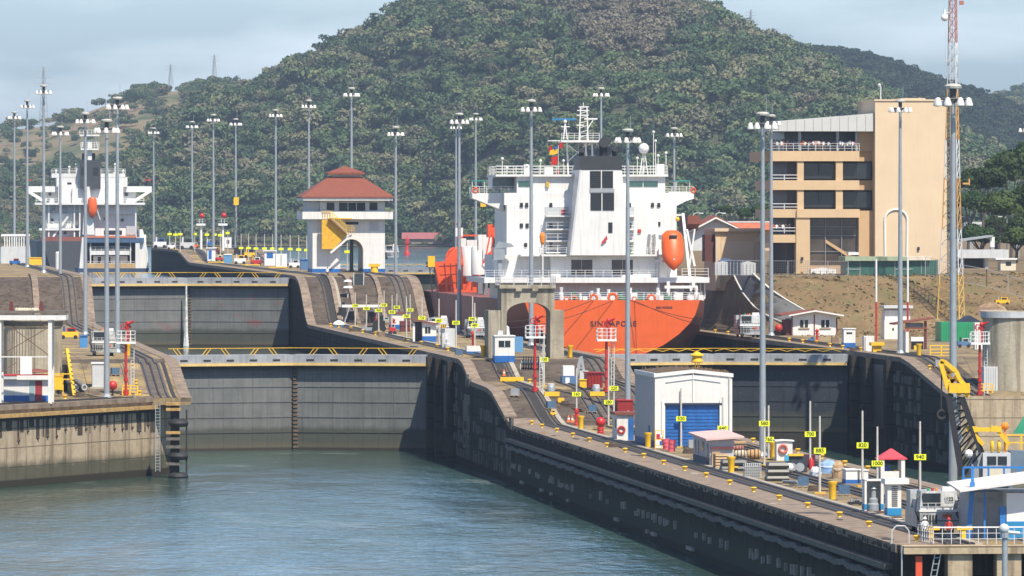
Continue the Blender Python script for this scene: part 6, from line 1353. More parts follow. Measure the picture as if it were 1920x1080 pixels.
t, f, s = hut('equipment_container', 'dark red skip container beside the stern monitor', 'container', 1115, 727, 1101, 1130, 699, 3.5, mat('dark_red', (.26, .015, .012), .5, .2, 2), None); part(frbox(MB(), f, 1099, 1132, 698, 700, -.15, 3.6), 'rim', mat('dark_red', (.26, .015, .012)), t)
for k in range(5): part(frbox(MB(), f, 1103+k*6, 1104.5+k*6, 700, 727, -.1, 0), 'rib', mat('dark_red', (.26, .015, .012)), t)
t, f, s = hut('yellow_tank', 'yellow tool box left of the red container', 'box', 1093, 727, 1087, 1100, 712, 1.5, yellow, None); part(frbox(MB(), f, 1086.5, 1100.5, 711, 713, -.1, 1.6), 'lid', yellow, t)
t, f, s = hut('generator', 'white and dark blue generator unit on the incline', 'generator', 1068, 720, 1054, 1084, 706, 2.2, mat('dull_blue', (.08, .16, .30), .6), None); part(frbox(MB(), f, 1060, 1068, 708, 719, -.05, 0), 'panel', whitec, t); part(frbox(MB(), f, 1057, 1078, 686, 705, .6, 2.4), 'canopy', whitec, t)
t, f, s = hut('red_wagon', 'red flat topped unit left of the shed', 'container', 1172, 776, 1158, 1187, 752, 3, mat('dark_red', (.26, .015, .012)), None); part(frbox(MB(), f, 1157, 1188, 750, 752, -.1, 3.1), 'lid', red, t)
# small articulated crane and tractor on the incline
p = hit(1092, 716); s = F/p[1]; f = Fr(1092, 716, s); t = thing('hoist', 'small grey folding hoist behind the generator', 'hoist', p)
b = MB(); b.bar((f.x(1080), 0, f.z(716)), (f.x(1088), 0, f.z(670)), .35); b.bar((f.x(1098), 0, f.z(716)), (f.x(1090), 0, f.z(668)), .3); b.bar((f.x(1084), 0, f.z(690)), (f.x(1096), 0, f.z(690)), .2); part(b, 'arm', grey, t); part(MB().box(f.x(1095), 0, 0, 1, 1.2, 1.3), 'base', lgrey, t)
p = hit(996, 695); s = F/p[1]; t = thing('cable_reel', 'heap of dark cable on a reel at the foot of the arch', 'cable reel', p); b = MB()
for k in range(7): b.torus((-.9+k*.3, .2, .85), .75-.03*k % .2, .07, 'x', 16, 5)
part(b, 'cable', black, t); part(MB().tube((-1.2, .2, .85), (1.2, .2, .85), .25), 'drum', grey, t); b = MB(); b.bar((-1.2, .2, .85), (-1.3, 1, 0), .1); b.bar((1.2, .2, .85), (1.3, 1, 0), .1); b.bar((-1.2, .2, .85), (-1.3, -.6, 0), .1); b.bar((1.2, .2, .85), (1.3, -.6, 0), .1); part(b, 'stand', grey, t)

# ================= CLUTTER ON THE NEAR WALL =================
def drum(px, py, lab, m_, r_=.33, h_=1.0, tilt=0):
    t = thing('drum', lab, 'drum', hit(px, py)); t.rotation_euler = (0, tilt, 0); b = MB(); b.lathe([(r_*.97, 0), (r_, .04), (r_*.95, .08), (r_*.95, h_*.33), (r_, h_*.36), (r_*.95, h_*.39), (r_*.95, h_*.66), (r_, h_*.69), (r_*.95, h_*.72), (r_, h_), (r_*.9, h_*.98)], n=14); part(b, 'shell', m_, t, True); part(MB().lathe([(.05, 0), (.05, .04)], r_*.5, 0, 8, 'z', h_*.98), 'bung', slotm, t)
pinkd = mat('drum_pink', (.55, .08, .11), .5, .12)
drum(1250, 843, 'pinkish red drum leaning left of its pair', pinkd, .36, 1.05, -.15); drum(1259, 847, 'pinkish red drum right of its pair by the blue door', pinkd, .36, 1.15, .08)
p = hit(1236, 842); s = F/p[1]; t = thing('tool_rack', 'red and yellow fire tool rack against the shed corner', 'rack', p); W_ = 15/s; b = MB()
for q in (-1, 1): b.bar((q*W_/2, 0, 0), (q*W_/2, 0, 1.8), .08); b.bar((q*W_/2, .5, 0), (q*W_/2, .5, 1.8), .08)
for z_ in (.3, .9, 1.78): b.box(0, .25, z_, W_, .5, .06)
part(b, 'frame', yellow, t); part(MB().box(-.1, .25, .96, .35, .3, .5), 'red_case', red, t); part(MB().box(.2, .2, .36, .3, .3, .4), 'blue_case', blue, t); part(MB().ball(.18, .25, 1.15, .2, 8), 'white_can', whitec, t)
drum(1126, 815, 'yellow and red drum unit on the edge by the small hut', red, .35, .8)
t, f, s = hut('wooden_crate', 'stack of pale wooden crates right of the office hut', 'crate', 1353, 880, 1342, 1366, 852, 2, tan, None)
b = MB()
for k in range(5): frbox(b, f, 1341.5, 1366.5, 853+k*5.4, 855+k*5.4, -.07, 0)
part(b, 'plank', mat('plank_pale', (.62, .45, .25), .8, .2, 2), t)
def sack(px, py, w_, h_, lab, m_, seed):
    rr_ = random.Random(seed); p = hit(px, py); s = F/p[1]; t = thing('rope_bale', lab, 'bale', p); W_, H_ = w_/s, h_/s
    b = MB(); b.lathe([(.01, -W_/2), (H_*.38, -W_*.48), (H_*.5, -W_*.3), (H_*.46, -W_*.1), (H_*.52, W_*.1), (H_*.5, W_*.35), (H_*.36, W_*.48), (.01, W_/2)], 0, .4, 12, 'x', H_*.5); part(b, 'bale', m_, t, True)
    b = MB(); 
    for q in (-.25, .05, .3): b.torus((W_*q, .4, H_*.5), H_*.52, .04, 'x', 14, 4)
    part(b, 'strap', slotm, t)
sack(1414, 862, 26, 19, 'big round tan bale of netting on the pile', mat('sack_tan', (.45, .27, .13), .85, .25, 2), 1); sack(1389, 860, 22, 16, 'pale crumpled sacks left of the round tan bale', mat('sack_pale', (.52, .45, .34), .9, .35, 3), 2); sack(1385, 845, 20, 9, 'reddish sacks at the back of the pile', mat('sack_red', (.38, .14, .12), .9, .3, 3), 3)
t, f, s = hut('plywood_pile', 'tan plywood box behind the sacks', 'box', 1388, 838, 1377, 1400, 828, 1.5, tan, None); part(frbox(MB(), f, 1377, 1400, 832, 833, -.06, 0), 'batten', slotm, t)
def sheeted(lab, px, py, w_, h_, m_, name, cat, n=3):
    p = hit(px, py); s = F/p[1]; W_, H_ = w_/s, h_/s; t = thing(name, lab, cat, p, TH)
    for k in range(n): 
        z0, z1 = H_*k/n, H_*(k+1)/n-.05; j = .06*((k*7) % 3); b = MB(); b.loft([[(-W_/2+j, 0, z0), (W_/2, 0, z0), (W_/2, 1.8, z0), (-W_/2+j, 1.8, z0)], [(-W_/2+j-.04, -.06, (z0+z1)/2), (W_/2+.05, -.06, (z0+z1)/2), (W_/2+.05, 1.86, (z0+z1)/2), (-W_/2+j-.04, 1.86, (z0+z1)/2)], [(-W_/2+j+.05, .08, z1), (W_/2-.06, .08, z1), (W_/2-.06, 1.7, z1), (-W_/2+j+.05, 1.7, z1)]]); part(b, 'layer', m_, t)
    return t, W_, H_
t, W_, H_ = sheeted('black generator housing behind the wire cage', 1377, 884, 46, 22, mat('gen_black', (.035, .037, .04), .5, .3, 3), 'generator', 'generator', 2); part(MB().box(.1, -.08, H_*.3, .4, .06, .15), 'plate', yellow, t)
sheeted('stack of black wrapped fender blocks below the 760 sign', 1459, 903, 40, 36, mat('rubber_black', (.03, .03, .03), .45, .3, 2), 'fender_stack', 'fender stack', 3)
p = hit(1412, 896); s = F/p[1]; t = thing('wire_cage', 'grey wire mesh cage bin between crates and black stack', 'cage', p, TH); W_, H_ = 30/s, 27/s; b = MB()
for k in range(9): q = -W_/2+W_*k/8; b.bar((q, 0, 0), (q, 0, H_), .04); b.bar((q, 1, 0), (q, 1, H_), .04)
for k in range(6): z_ = H_*k/5; b.bar((-W_/2, 0, z_), (W_/2, 0, z_), .04); b.bar((-W_/2, 0, z_), (-W_/2, 1, z_), .04); b.bar((W_/2, 0, z_), (W_/2, 1, z_), .04)
part(b, 'mesh', lgrey, t); part(MB().box(0, .5, .05, W_*.9, .9, H_*.7), 'contents', mat('contents_grey', (.2, .2, .19), .8, .4, 5), t)
t, f, s = hut('lifebuoy_booth', 'small white booth carrying an orange and white lifebuoy', 'booth', 1472, 864, 1456, 1486, 828, 1.5, white, whitec, None, .12, .15, .05); part(MB().torus((f.x(1468), -.12, f.z(842)), .35, .11), 'lifebuoy', mat('buoy_red', (.55, .12, .08), .5, .3, 8), t)
t, f, s = hut('winch_unit', 'dark blue winch unit with yellow top bar right of the booth', 'winch', 1494, 886, 1478, 1514, 855, 2.2, mat('unit_dark', (.03, .035, .05), .6, .3, 2), None); part(frbox(MB(), f, 1478, 1506, 851, 855, -.2, .4), 'top_bar', yellow, t); b = MB()
for q in (1485, 1500): b.tube((f.x(q), -.1, f.z(876)), (f.x(q), .3, f.z(876)), .4, .4, 12)
part(b, 'wheel', grey, t); part(frbox(MB(), f, 1470, 1477, 853, 864, -.6, -.2), 'blue_bucket', mat('aqua', (.05, .35, .5), .5), t); part(MB().ball(f.x(1478), -.6, f.z(876), .4, 8), 'white_bag', whitec, t)
t, f, s = hut('dark_red_box', 'dark maroon box with red extinguisher by the 700 sign', 'box', 1518, 880, 1511, 1529, 853, 1.6, mat('maroon', (.10, .012, .02), .6), None); part(MB().lathe([(.22, 0), (.22, .8), (.1, 1.0), (.05, 1.1)], f.x(1520), -.4, 10), 'extinguisher', red, t, True)
def heap(px, py, w_, h_, lab, m_, name='tarp_heap', cat='tarpaulin', seed=0):
    rr_ = random.Random(seed); p = hit(px, py); s = F/p[1]; W_, H_ = w_/s, h_/s; t = thing(name, lab, cat, p); b = MB(); n = 12; rings = []
    for k, (q, z_) in enumerate(((1, 0), (1.02, .35), (.85, .75), (.5, .95), (.1, 1))): rings.append([(W_/2*q*math.cos(2*math.pi*i/n)*rr_.uniform(.8, 1.1), .6+.6*q*math.sin(2*math.pi*i/n)*rr_.uniform(.8, 1.1), H_*z_*rr_.uniform(.85, 1.05)) for i in range(n)])
    b.loft(rings); part(b, 'cover', m_, t); b = MB(); b.path([(W_*.45*math.cos(a*.5), -.05+.6-.62*math.sin(a*.5+.1), H_*.5) for a in range(6)], .03, 4); part(b, 'rope', whitec, t)
lb_ = mat('tarp_light', (.22, .36, .58), .6, .2, 2)
heap(1553, 888, 40, 26, 'light blue tarpaulin heap left of the blue and white bin', lb_, seed=1); heap(1529, 893, 22, 18, 'small white and blue tarp bundle behind the 885 sign', mat('tarp_white', (.55, .6, .68), .6, .3, 4), seed=2); heap(1572, 896, 24, 32, 'tan sacking over the left end of the bin', tan, 'sack_heap', 'sacks', 3)
t, f, s = hut('skip_bin', 'open white skip bin with blue lower half', 'bin', 1597, 907, 1586, 1608, 881, 2.2, white, None, blue); part(frbox(MB(), f, 1585, 1609, 880, 882, -.08, 2.25), 'rim', whitec, t); part(frbox(MB(), f, 1588, 1606, 880.5, 882, .2, 2.0), 'contents', tan, t)
t, f, s = hut('skip_bin', 'second white and blue bin behind the 820 sign post', 'bin', 1620, 906, 1612, 1628, 882, 2.2, white, None, blue); part(frbox(MB(), f, 1611.5, 1628.5, 881, 882.5, -.08, 2.25), 'rim', whitec, t)
# kiosk with red pyramid roof
p = hit(1674, 904); s = F/p[1]; f = Fr(1674, 904, s); t = thing('lookout_kiosk', 'open kiosk with bright red pyramid roof on white posts', 'kiosk', p, TH)
W_ = 54/s; part(hip(MB(), W_, W_*.9, .15, .15, f.z(862), f.z(842), 0, W_*.4, .1), 'roof', mat('bright_red_roof', (.62, .05, .07), .5, .1, 2), t)
for q in (-.36, .36):
    for y in (.1, W_*.7): part(MB().box(W_*q, y, 0, .32, .32, f.z(862)), 'post', white, t)
part(frbox(MB(), f, 1655, 1695, 884, 904, .3, .45), 'low_wall', white, t); part(frbox(MB(), f, 1662, 1672, 874, 884, 1, 1.4), 'blue_locker', blue, t); part(MB().box(W_*.2, .8, .6, .5, .4, .4), 'yellow_case', yellow, t)
# two tall control cabinets
p = hit(1640, 962); s = F/p[1]; f = Fr(1640, 962, s); t = thing('winch_cabinet', 'open white cabinet with grey capstan inside and blue foot', 'cabinet', p, TH)
b = MB(); frbox(b, f, 1621, 1625, 900, 960, 0, 1.4); frbox(b, f, 1652, 1657, 900, 960, 0, 1.4); frbox(b, f, 1621, 1657, 899, 902, 0, 1.4); frbox(b, f, 1625, 1652, 902, 960, 1.2, 1.4); part(b, 'case', white, t)
b = MB(); frbox(b, f, 1620.5, 1625.5, 945, 955, -.03, 1.4); frbox(b, f, 1651.5, 1657.5, 945, 955, -.03, 1.4); part(b, 'blue_band', mat('teal_blue', (.02, .22, .45), .5), t)
b = MB(); b.lathe([(.5, 0), (.5, .5), (.36, .6), (.36, .9), (.22, 1.0), (.2, 1.6), (.32, 1.7), (.2, 1.9)], 0, .6, 14, 'z', .15); part(b, 'capstan', steel, t, True); part(frbox(MB(), f, 1617, 1661, 958, 963, -.4, 1.6), 'plinth', mat('plinth_brown', (.10, .06, .05), .8), t)
p = hit(1676, 968); s = F/p[1]; f = Fr(1676, 968, s); t = thing('louvred_cabinet', 'tall white louvred cabinet with blue foot next to the locomotive', 'cabinet', p, TH)
part(frbox(MB(), f, 1664, 1690, 905, 966, 0, 1.4), 'case', white, t); part(frbox(MB(), f, 1663.5, 1690.5, 953, 967, -.04, 1.45), 'blue_band', mat('teal_blue', (.02, .22, .45)), t); part(frbox(MB(), f, 1658, 1704, 898, 908, -.3, 1.6), 'hood', whitec, t)
b = MB()
for k in range(11): frbox(b, f, 1672, 1683, 912+k*3.6, 913.4+k*3.6, -.04, 0)
part(b, 'louvre', slotm, t)
machine('low black junction gear beside the cabinets', 1604, 948, 26, 12, (black, grey, grey), 'junction_gear', 'gear', 3)
heap(1683, 978, 24, 10, 'coil of dark rope lying at the louvred cabinet', mat('rope_dark', (.10, .07, .05), .9, .3, 4), 'rope_coil', 'rope', 7)
# rust patch
p = hit(1625, 990)

# ================= LOCOMOTIVES =================
def loco(px, py, w_, lab, num='', body=None, s=None, grp='locomotive'):
    """silver towing locomotive seen end-on, lamps on the roof"""
    p = hit(px, py); s = F/p[1]; f = Fr(px, py, s); K = w_/s/3.0
    t = thing('towing_locomotive', lab, 'locomotive', p, TH, 'silver towing locomotives'); body = body or mat('loco_silver', (.40, .41, .41), .45, .3, 1.5, metal=.2, streak=.4); L_ = 7.0*K
    part(MB().bb(-1.45*K, 1.45*K, 0, L_, .45*K, 1.75*K), 'chassis', body, t)
    b = MB(); b.loft([[(-1.4*K, .15*K, 1.75*K), (1.4*K, .15*K, 1.75*K), (1.4*K, 2.4*K, 1.75*K), (-1.4*K, 2.4*K, 1.75*K)], [(-1.3*K, .5*K, 3.1*K), (1.3*K, .5*K, 3.1*K), (1.3*K, 2.4*K, 3.1*K), (-1.3*K, 2.4*K, 3.1*K)]]); cb = part(b, 'cab', body, t)
    part(MB().bb(-1.2*K, .1*K, .22*K, .6*K, 2.0*K, 2.95*K), 'cab_window', dark, cb)
    part(MB().bb(-1.25*K, 1.25*K, 2.6*K, L_-2.2*K, 1.75*K, 2.4*K), 'engine_hood', body, t)
    part(MB().bb(-1.4*K, 1.4*K, L_-2.2*K, L_-.2*K, 1.75*K, 3.0*K), 'rear_cab', body, t)
    part(MB().bb(-1.5*K, 1.5*K, -.05*K, .15*K, 1.62*K, 1.78*K), 'step', whitec, t)
    b = MB(); railing(b, [(-1.4*K, .02, 1.75*K), (1.4*K, .02, 1.75*K)], .5*K, .55*K, .05*K, 1); part(b, 'hand_rail', lgrey, t)
    for q in (-1.05, 1.05):
        part(MB().tube((q*K, .5*K, .42*K), (q*K, .5*K, .42*K+.001), .4*K), 'buffer', black, t)
        for y in (1.2, L_/K-1.2): part(MB().tube((q*K-.12*K, y*K, .42*K), (q*K+.12*K, y*K, .42*K), .42*K, .42*K, 12), 'wheel', black, t)
    part(MB().bb(-1.5*K, -1.1*K, .0, 1.2*K, .5*K, 1.6*K), 'side_tank', black, t)
    part(MB().bb(.2*K, .9*K, -.03*K, .1*K, 1.2*K, 1.45*K), 'red_panel', mat('panel_orange', (.5, .10, .04), .5), t)
    for i_, (q, m_) in enumerate(((-.7, mat('lamp_green', (.03, .3, .12), .4)), (-.4, red), (-.1, mat('lamp_orange', (.7, .25, .04), .4)))): part(MB().lathe([(.1*K, 0), (.1*K, .16*K), (.03*K, .2*K)], q*K, .8*K, 8, 'z', 3.1*K), 'signal_lamp', m_, t)
    part(MB().bb(.3*K, 1.2*K, .7*K, 1.3*K, 3.1*K, 3.4*K), 'air_unit', whitec, t)
    for k_ in range(5): part(MB().bb(-1.2*K+k_*.22*K, -1.08*K+k_*.22*K, -.04*K, .02*K, .75*K, 1.4*K), 'grille_bar', slotm, t)
    part(MB().bb(-1.46*K, 1.46*K, -.03*K, .0, .95*K, 1.0*K), 'seam', slotm, t); part(MB().bb(-1.42*K, -.95*K, -.2*K, .0, .3*K, .62*K), 'coupling', black, t)
    b = MB(); b.path([(-1.5*K, .3*K, 1.0*K), (-1.75*K, .2*K, 1.7*K), (-1.6*K, .3*K, 2.6*K), (-1.3*K, .5*K, 3.0*K)], .06*K, 5); b.path([(1.4*K, .1*K, 1.1*K), (1.2*K, -.15*K, 1.45*K), (1.35*K, .1*K, 1.75*K)], .06*K, 5); part(b, 'hose', black, t)
    b = MB(); b.bar((-1.3*K, 1.5*K, 3.1*K), (-1.3*K, 1.5*K, 3.9*K), .06*K); b.bar((1.25*K, 2*K, 3.1*K), (1.25*K, 2*K, 3.6*K), .05*K); part(b, 'aerial', black, t); part(MB().bb(-.1*K, 1.3*K, 2.45*K, 2.5*K, 2.0*K, 2.9*K), 'rear_window', dark, t)
    if num: pl = part(MB().bb(.45*K, 1.05*K, .2*K, .3*K, 2.3*K, 2.75*K), 'number_board', lgrey, t); text_mesh(num, .36*K, slotm, pl, (.75*K, .18*K, 2.52*K), 'number', bold=.01)
    return t
loco(1762, 1002, 78, 'big silver towing locomotive numbered 122 at the near wall end', '122'); loco(1408, 634, 42, 'silver towing locomotive on the right bank beside the grass')
loco(824, 633, 36, 'silver towing locomotive behind the grey electric cabinet'); loco(893, 634, 34, 'towing locomotive half hidden left of the concrete arch', ); loco(195, 668, 46, 'dark and silver towing locomotive on the left incline', body=mat('loco_worn', (.32, .32, .30), .6, .4, 3)); loco(735, 508, 26, 'small far towing locomotive right of the control tower')
# ================= LEFT BANK =================
p = hit(58, 741); s = F/p[1]; R_ = 53/s; f = Fr(58, 741, s)
tankm = concrete('tank_concrete', (.38, .34, .26), (.50, .45, .35), (.12, .10, .07), 0, None, .55)
t = thing('concrete_tank', 'round ribbed concrete tank behind the white steel frame at the left edge', 'tank', p+Vector((0, 3.5, 0)))
part(MB().lathe([(R_, 0), (R_, f.z(616)), (R_+.15, f.z(614)), (R_+.15, f.z(600)), (R_-.3, f.z(600))], n=48), 'shell', tankm, t, True)
b = MB()
for k in range(30): a = math.pi+math.pi*k/29; b.bar((R_*math.cos(a), R_*math.sin(a), 0), (R_*math.cos(a), R_*math.sin(a), f.z(618)), .18)
part(b, 'rib', tankm, t); part(MB().lathe([(R_+.2, f.z(612)), (R_+.2, f.z(603))], n=48), 'dark_rim', slotm, t)
p = hit(48, 757); s = F/p[1]; f = Fr(48, 757, s); t = thing('steel_frame', 'white steel frame tower with crossed bracing and loaded top deck at the left edge', 'frame', p)
b = MB()
for q in (-1, 94): b.bar((f.x(q), 0, 0), (f.x(q), 0, f.z(600)), .42); b.bar((f.x(q), 3.2, 0), (f.x(q), 3.2, f.z(600)), .42)
part(b, 'post', white, t)
b = MB(); frbox(b, f, -40, 124, 591, 600, -.4, 3.8); part(b, 'top_beam', white, t)
b = MB(); frbox(b, f, 32, 94, 704, 712, -.2, .25); frbox(b, f, -40, 94, 668, 670, -.05, .1); part(b, 'cross_beam', white, t)
b = MB(); b.bar((f.x(-1), -.05, f.z(668)), (f.x(94), -.05, f.z(612)), .1); b.bar((f.x(94), -.1, f.z(668)), (f.x(20), -.1, f.z(612)), .1); b.bar((f.x(-1), 0, f.z(700)), (f.x(30), 0, f.z(680)), .1); b.bar((f.x(80), 0, f.z(615)), (f.x(93), 0, f.z(603)), .2); part(b, 'bracing', mat('rusty', (.16, .09, .06)), t)
b = MB(); frbox(b, f, -40, 124, 583, 587, -.3, 3.6); part(b, 'deck', mat('old_timber', (.13, .115, .095)), t)
for q in (20, 76): b = MB(); b.loft([[(f.x(q-5), .8, f.z(586)), (f.x(q+5), .8, f.z(586)), (f.x(q+5), 1.4, f.z(586)), (f.x(q-5), 1.4, f.z(586))], [(f.x(q-2.5), .8, f.z(565)), (f.x(q+2.5), .8, f.z(565)), (f.x(q+2.5), 1.3, f.z(565)), (f.x(q-2.5), 1.3, f.z(565))]]); part(b, 'brown_post', brown, t)
b = MB()
for k in range(9): b.ball(f.x(30+k*5), 1, f.z(582), .28, 6)
part(b, 'sandbag', mat('sack_pale', (.52, .45, .34)), t); part(frbox(MB(), f, 38, 60, 670, 702, -.1, .1), 'white_panel', whitec, t)
t, f, s = hut('quay_hut', 'low white and blue hut with red door under the white frame', 'hut', 40, 753, -45, 92, 712, 3, white, None, blue)
part(frbox(MB(), f, -48, 95, 704, 711, -.5, 3.4), 'roof', lgrey, t); opening(t, f, 66, 79, 714, 752, 'red_door', mat('door_red', (.30, .03, .04), .6)); opening(t, f, 55, 65, 714, 752, 'grey_door', mat('door_grey', (.28, .38, .40), .6)); opening(t, f, -45, 32, 714, 724, 'shade_panel', lgrey); part(frbox(MB(), f, -48, 96, 702.5, 704.5, -.55, 3.4), 'red_edge', red, t)
b = MB().lathe([(.01, 0), (2.0, .1), (1.9, .25), (.01, .5)], f.x(68), 1.5, 14, 'z', f.z(700)); part(b, 'upturned_dinghy', redroof, t, True)
t, f, s = hut('tool_box', 'bright yellow box on legs right of the white frame', 'box', 109, 738, 100, 118, 712, 1.4, yellow, None); part(MB().box(0, .7, -.4, .3, .3, .4), 'leg', slotm, t); part(frbox(MB(), f, 99.5, 118.5, 711, 713, -.05, 1.45), 'lid', yellow, t); t.location.z += .4
p = hit(138, 742); s = F/p[1]; f = Fr(138, 742, s); t = thing('yellow_stair', 'yellow ladder stair with guard rails leaning by the tank', 'stair', p)
b = MB(); b.bar((f.x(139), 0, 0), (f.x(124), 1.5, f.z(655)), .4, .15); part(b, 'stringer', yellow, t); b = MB()
for y_ in (702, 712): b.bar((f.x(82), 0, f.z(y_)), (f.x(138), 0, f.z(y_)), .12)
b.bar((f.x(118), .3, 0), (f.x(118), .3, f.z(700)), .1); part(b, 'guard_rail', yellow, t)
b = MB()
for k in range(10): b.bar((f.x(138-k*1.5)-.3, k*.15, .5*k+.2), (f.x(138-k*1.5)+.3, k*.15, .5*k+.2), .1)
part(b, 'tread', slotm, t)
t, f, s = hut('white_cabinet', 'pale grey tall cabinet left of the nearest quay light pole', 'cabinet', 185, 727, 173, 198, 682, 2, lgrey, None); part(frbox(MB(), f, 171, 199, 680, 683, -.1, 2.1), 'lid', whitec, t); part(frbox(MB(), f, 169, 200, 726, 736, -.3, 2.5), 'plinth', concm, t)
p = hit(150, 735); s = F/p[1]; t = thing('pipe_pair', 'two dark outlet pipes lying side by side on the left incline', 'pipe', p, TH+.12)
for q in (-.5, .5): o = part(MB().tube((q, 0, .5), (q*.9, 6, 1.1), .32, .32, 12), 'pipe', mat('pipe_grey', (.16, .15, .14), .8, .3, 2), t, True); part(MB().torus((q, -.02, .5), .28, .07), 'pipe_lip', lgrey, o)
t, f, s = hut('blue_bin', 'blue bin behind the worn locomotive on the left bank', 'bin', 156, 652, 150, 164, 630, 1.6, mat('bin_blue', (.06, .22, .48), .5), None); part(frbox(MB(), f, 149, 165, 629, 631, -.1, 1.7), 'rim', blue, t)
machine('yellow, red and blue valve machinery left of the blue bin', 130, 636, 34, 24, (yellow, red, blue), 'valve_gear', 'machinery', 2)
def ball_post(px, py, lab, m_=red):
    t = thing('signal_ball', lab, 'signal', hit(px, py)); part(MB().tube((0, 0, 0), (0, 0, .7), .12), 'post', slotm, t); part(MB().ball(0, 0, 1.15, .55, 10), 'ball', m_, t, True)
ball_post(211, 742, 'round red marker at the foot of the quay light pole'); ball_post(493, 0, '') if 0 else None; ball_post(1460, 630, 'round red marker left of the white bungalow'); ball_post(1126, 812, 'round red marker on the edge left of the guard hut')
def fence_y(px, py, w_, lab, h=1.1):
    p = hit(px, py); s = F/p[1]; W_ = w_/s; t = thing('yellow_barrier', lab, 'barrier', p, TH); b = MB(); railing(b, [(-W_/2, 0, 0), (W_/2, 0, 0)], h, W_/3, .14, 3); part(b, 'rail', yellow, t); part(MB().box(0, 0, 0, W_, .3, .08), 'base', yellow, t)
fence_y(244, 742, 28, 'yellow pipe barrier at the foot of the left quay fire monitor'); fence_y(1765, 668, 42, 'yellow double barrier right of the red roofed shelter', 1.3); fence_y(1848, 738, 26, 'yellow pipe barrier under the right tank fire monitor')
# fender stack on the quay corner
q0 = WZ(330, 748, 8.8); t = thing('tyre_fender', 'stack of black tyres and yellow timbers on the left quay corner', 'fender', (q0[0], q0[1]-.6, 0)); S_ = F/q0[1]
tyre = mat('tyre_rubber', (.022, .022, .024), .7, .2, 3)
for z_, r_ in ((6.1, 1.15), (2.4, 1.1), (.15, 1.1)): part(MB().torus((.3, 0, z_), .72, .42, 'z', 18, 8), 'tyre', tyre, t, True)
for z_ in (8.1, 7.5, 4.9, 4.2, 3.3, 1.4): part(MB().box(-.25, 0, z_, 1.6, 1.5, .32), 'timber', mat('ochre_timber', (.42, .26, .09)) if z_ > 4.5 else mat('old_timber', (.13, .115, .095)), t)
part(MB().tube((-.1, .2, -3), (-.1, .2, 8.3), .5), 'pile', slotm, t); part(MB().tube((1.2, .2, -3), (1.2, .2, 7.6), .1), 'chain', slotm, t)
b = MB(); pl_ = WZ(296, 752, 8.8)
t = thing('quay_ladder', 'thin vertical ladder on the face of the left quay', 'ladder', (pl_[0], pl_[1]-.35, 0), TH)
for q in (-.25, .25): b.bar((q, 0, 1), (q, 0, 8.6), .07)
for k in range(22): b.bar((-.25, 0, 1.2+k*.34), (.25, 0, 1.2+k*.34), .05)
part(b, 'rungs', steel, t)

# ---- second ship and workboat beyond the left gates ----
s = 7.2; O = WS(165, s, 16.5); f = Fr(165, YH+s*12.2, s); X, Z = f.x, f.z
ship = thing('cargo_ship', 'distant white and dark grey cargo ship seen stern on at the far left', 'ship', O, TH*.9)
dgh = mat('hull_grey', (.055, .06, .068), .6, .15)
part(MB().loft([[(X(95), 0, 0), (X(235), 0, 0), (X(250), 0, Z(452)), (X(80), 0, Z(452))], [(X(75), 12, -2), (X(255), 12, -2), (X(260), 12, Z(452)), (X(70), 12, Z(452))], [(X(75), 130, -2), (X(255), 130, -2), (X(260), 130, Z(452)), (X(70), 130, Z(452))]]), 'hull', dgh, ship)
part(frbox(MB(), f, 78, 252, 444, 453, .5, 30), 'bulwark', mat('hull_red', (.2, .04, .02)), ship)
def w(nm, *a, m=None): return part(frbox(MB(), f, *a), nm, m or shipw, ship)
w('lower_house', 82, 140, 400, 446, 4, 24); w('lower_house', 128, 258, 394, 446, 6, 24); w('deck_edge', 66, 272, 380, 384, 1, 26); w('mid_house', 84, 258, 384, 402, 5, 24); w('boat_deck', 74, 150, 428, 432, 2, 20)
w('bridge_wing', 50, 286, 349, 360, 6, 12); w('bridge_house', 78, 256, 352, 384, 7, 20); w('side_wing', 110, 232, 346, 384, 4.5, 12)
b = MB()
for a_, c_ in ((53, 88), (283, 248)): b.bar((X(a_), 6.2, Z(358)), (X(c_), 6.2, Z(380)), .8); b.bar((X(a_), 11, Z(358)), (X(c_), 11, Z(380)), .8)
part(b, 'wing_strut', shipw, ship)
b = MB()
for yy in (384, 404, 428): railing(b, [(X(68 if yy == 384 else 84), 1.2 if yy == 384 else 3, Z(yy-4)), (X(270 if yy == 384 else 150), 1.2 if yy == 384 else 3, Z(yy-4))], 1.1, 2, .12, 2)
for q in (84, 92, 140, 150, 255): b.bar((X(q), 2.5, Z(446)), (X(q), 2.5, Z(384)), .35)
b.bar((X(100), 2.8, Z(444)), (X(128), 2.8, Z(406)), .5); part(b, 'stanchion', shipw, ship)
for a_, c_, t0 in ((146, 158, 312), (106, 122, 327), (196, 210, 330), (214, 222, 322)): w('deck_locker', a_, c_, t0, 334, 6, 8)
for a_, t0 in ((96, 410), (108, 434), (120, 434), (196, 408), (228, 410), (242, 392), (98, 390), (236, 362), (92, 362)): w('porthole', a_, a_+5, t0, t0+5, 3.6 if a_ < 125 else 5.6, 8, m=dark)
b = MB()
for a, c in ((56, 72), (266, 282)): pass
w('wheelhouse', 107, 240, 332, 350, 5, 16); w('upper_house', 136, 200, 352, 384, 3.5, 10); w('roof_deck', 98, 236, 325, 333, 5, 18)
for a, c, t0, t1, d in ((127, 135, 342, 347, 4.9), (132, 144, 360, 368, 5.8), (201, 208, 360, 368, 5.8), (110, 128, 388, 402, 4.8), (205, 222, 388, 400, 5.8)): w('window', a, c, t0, t1, d, d+.3, m=mat('bay_grey', (.40, .42, .44)) if a in (110,) else dark)
w('funnel', 151, 189, 300, 354, 2, 10, m=mat('funnel_grey', (.045, .05, .058), .6)); 
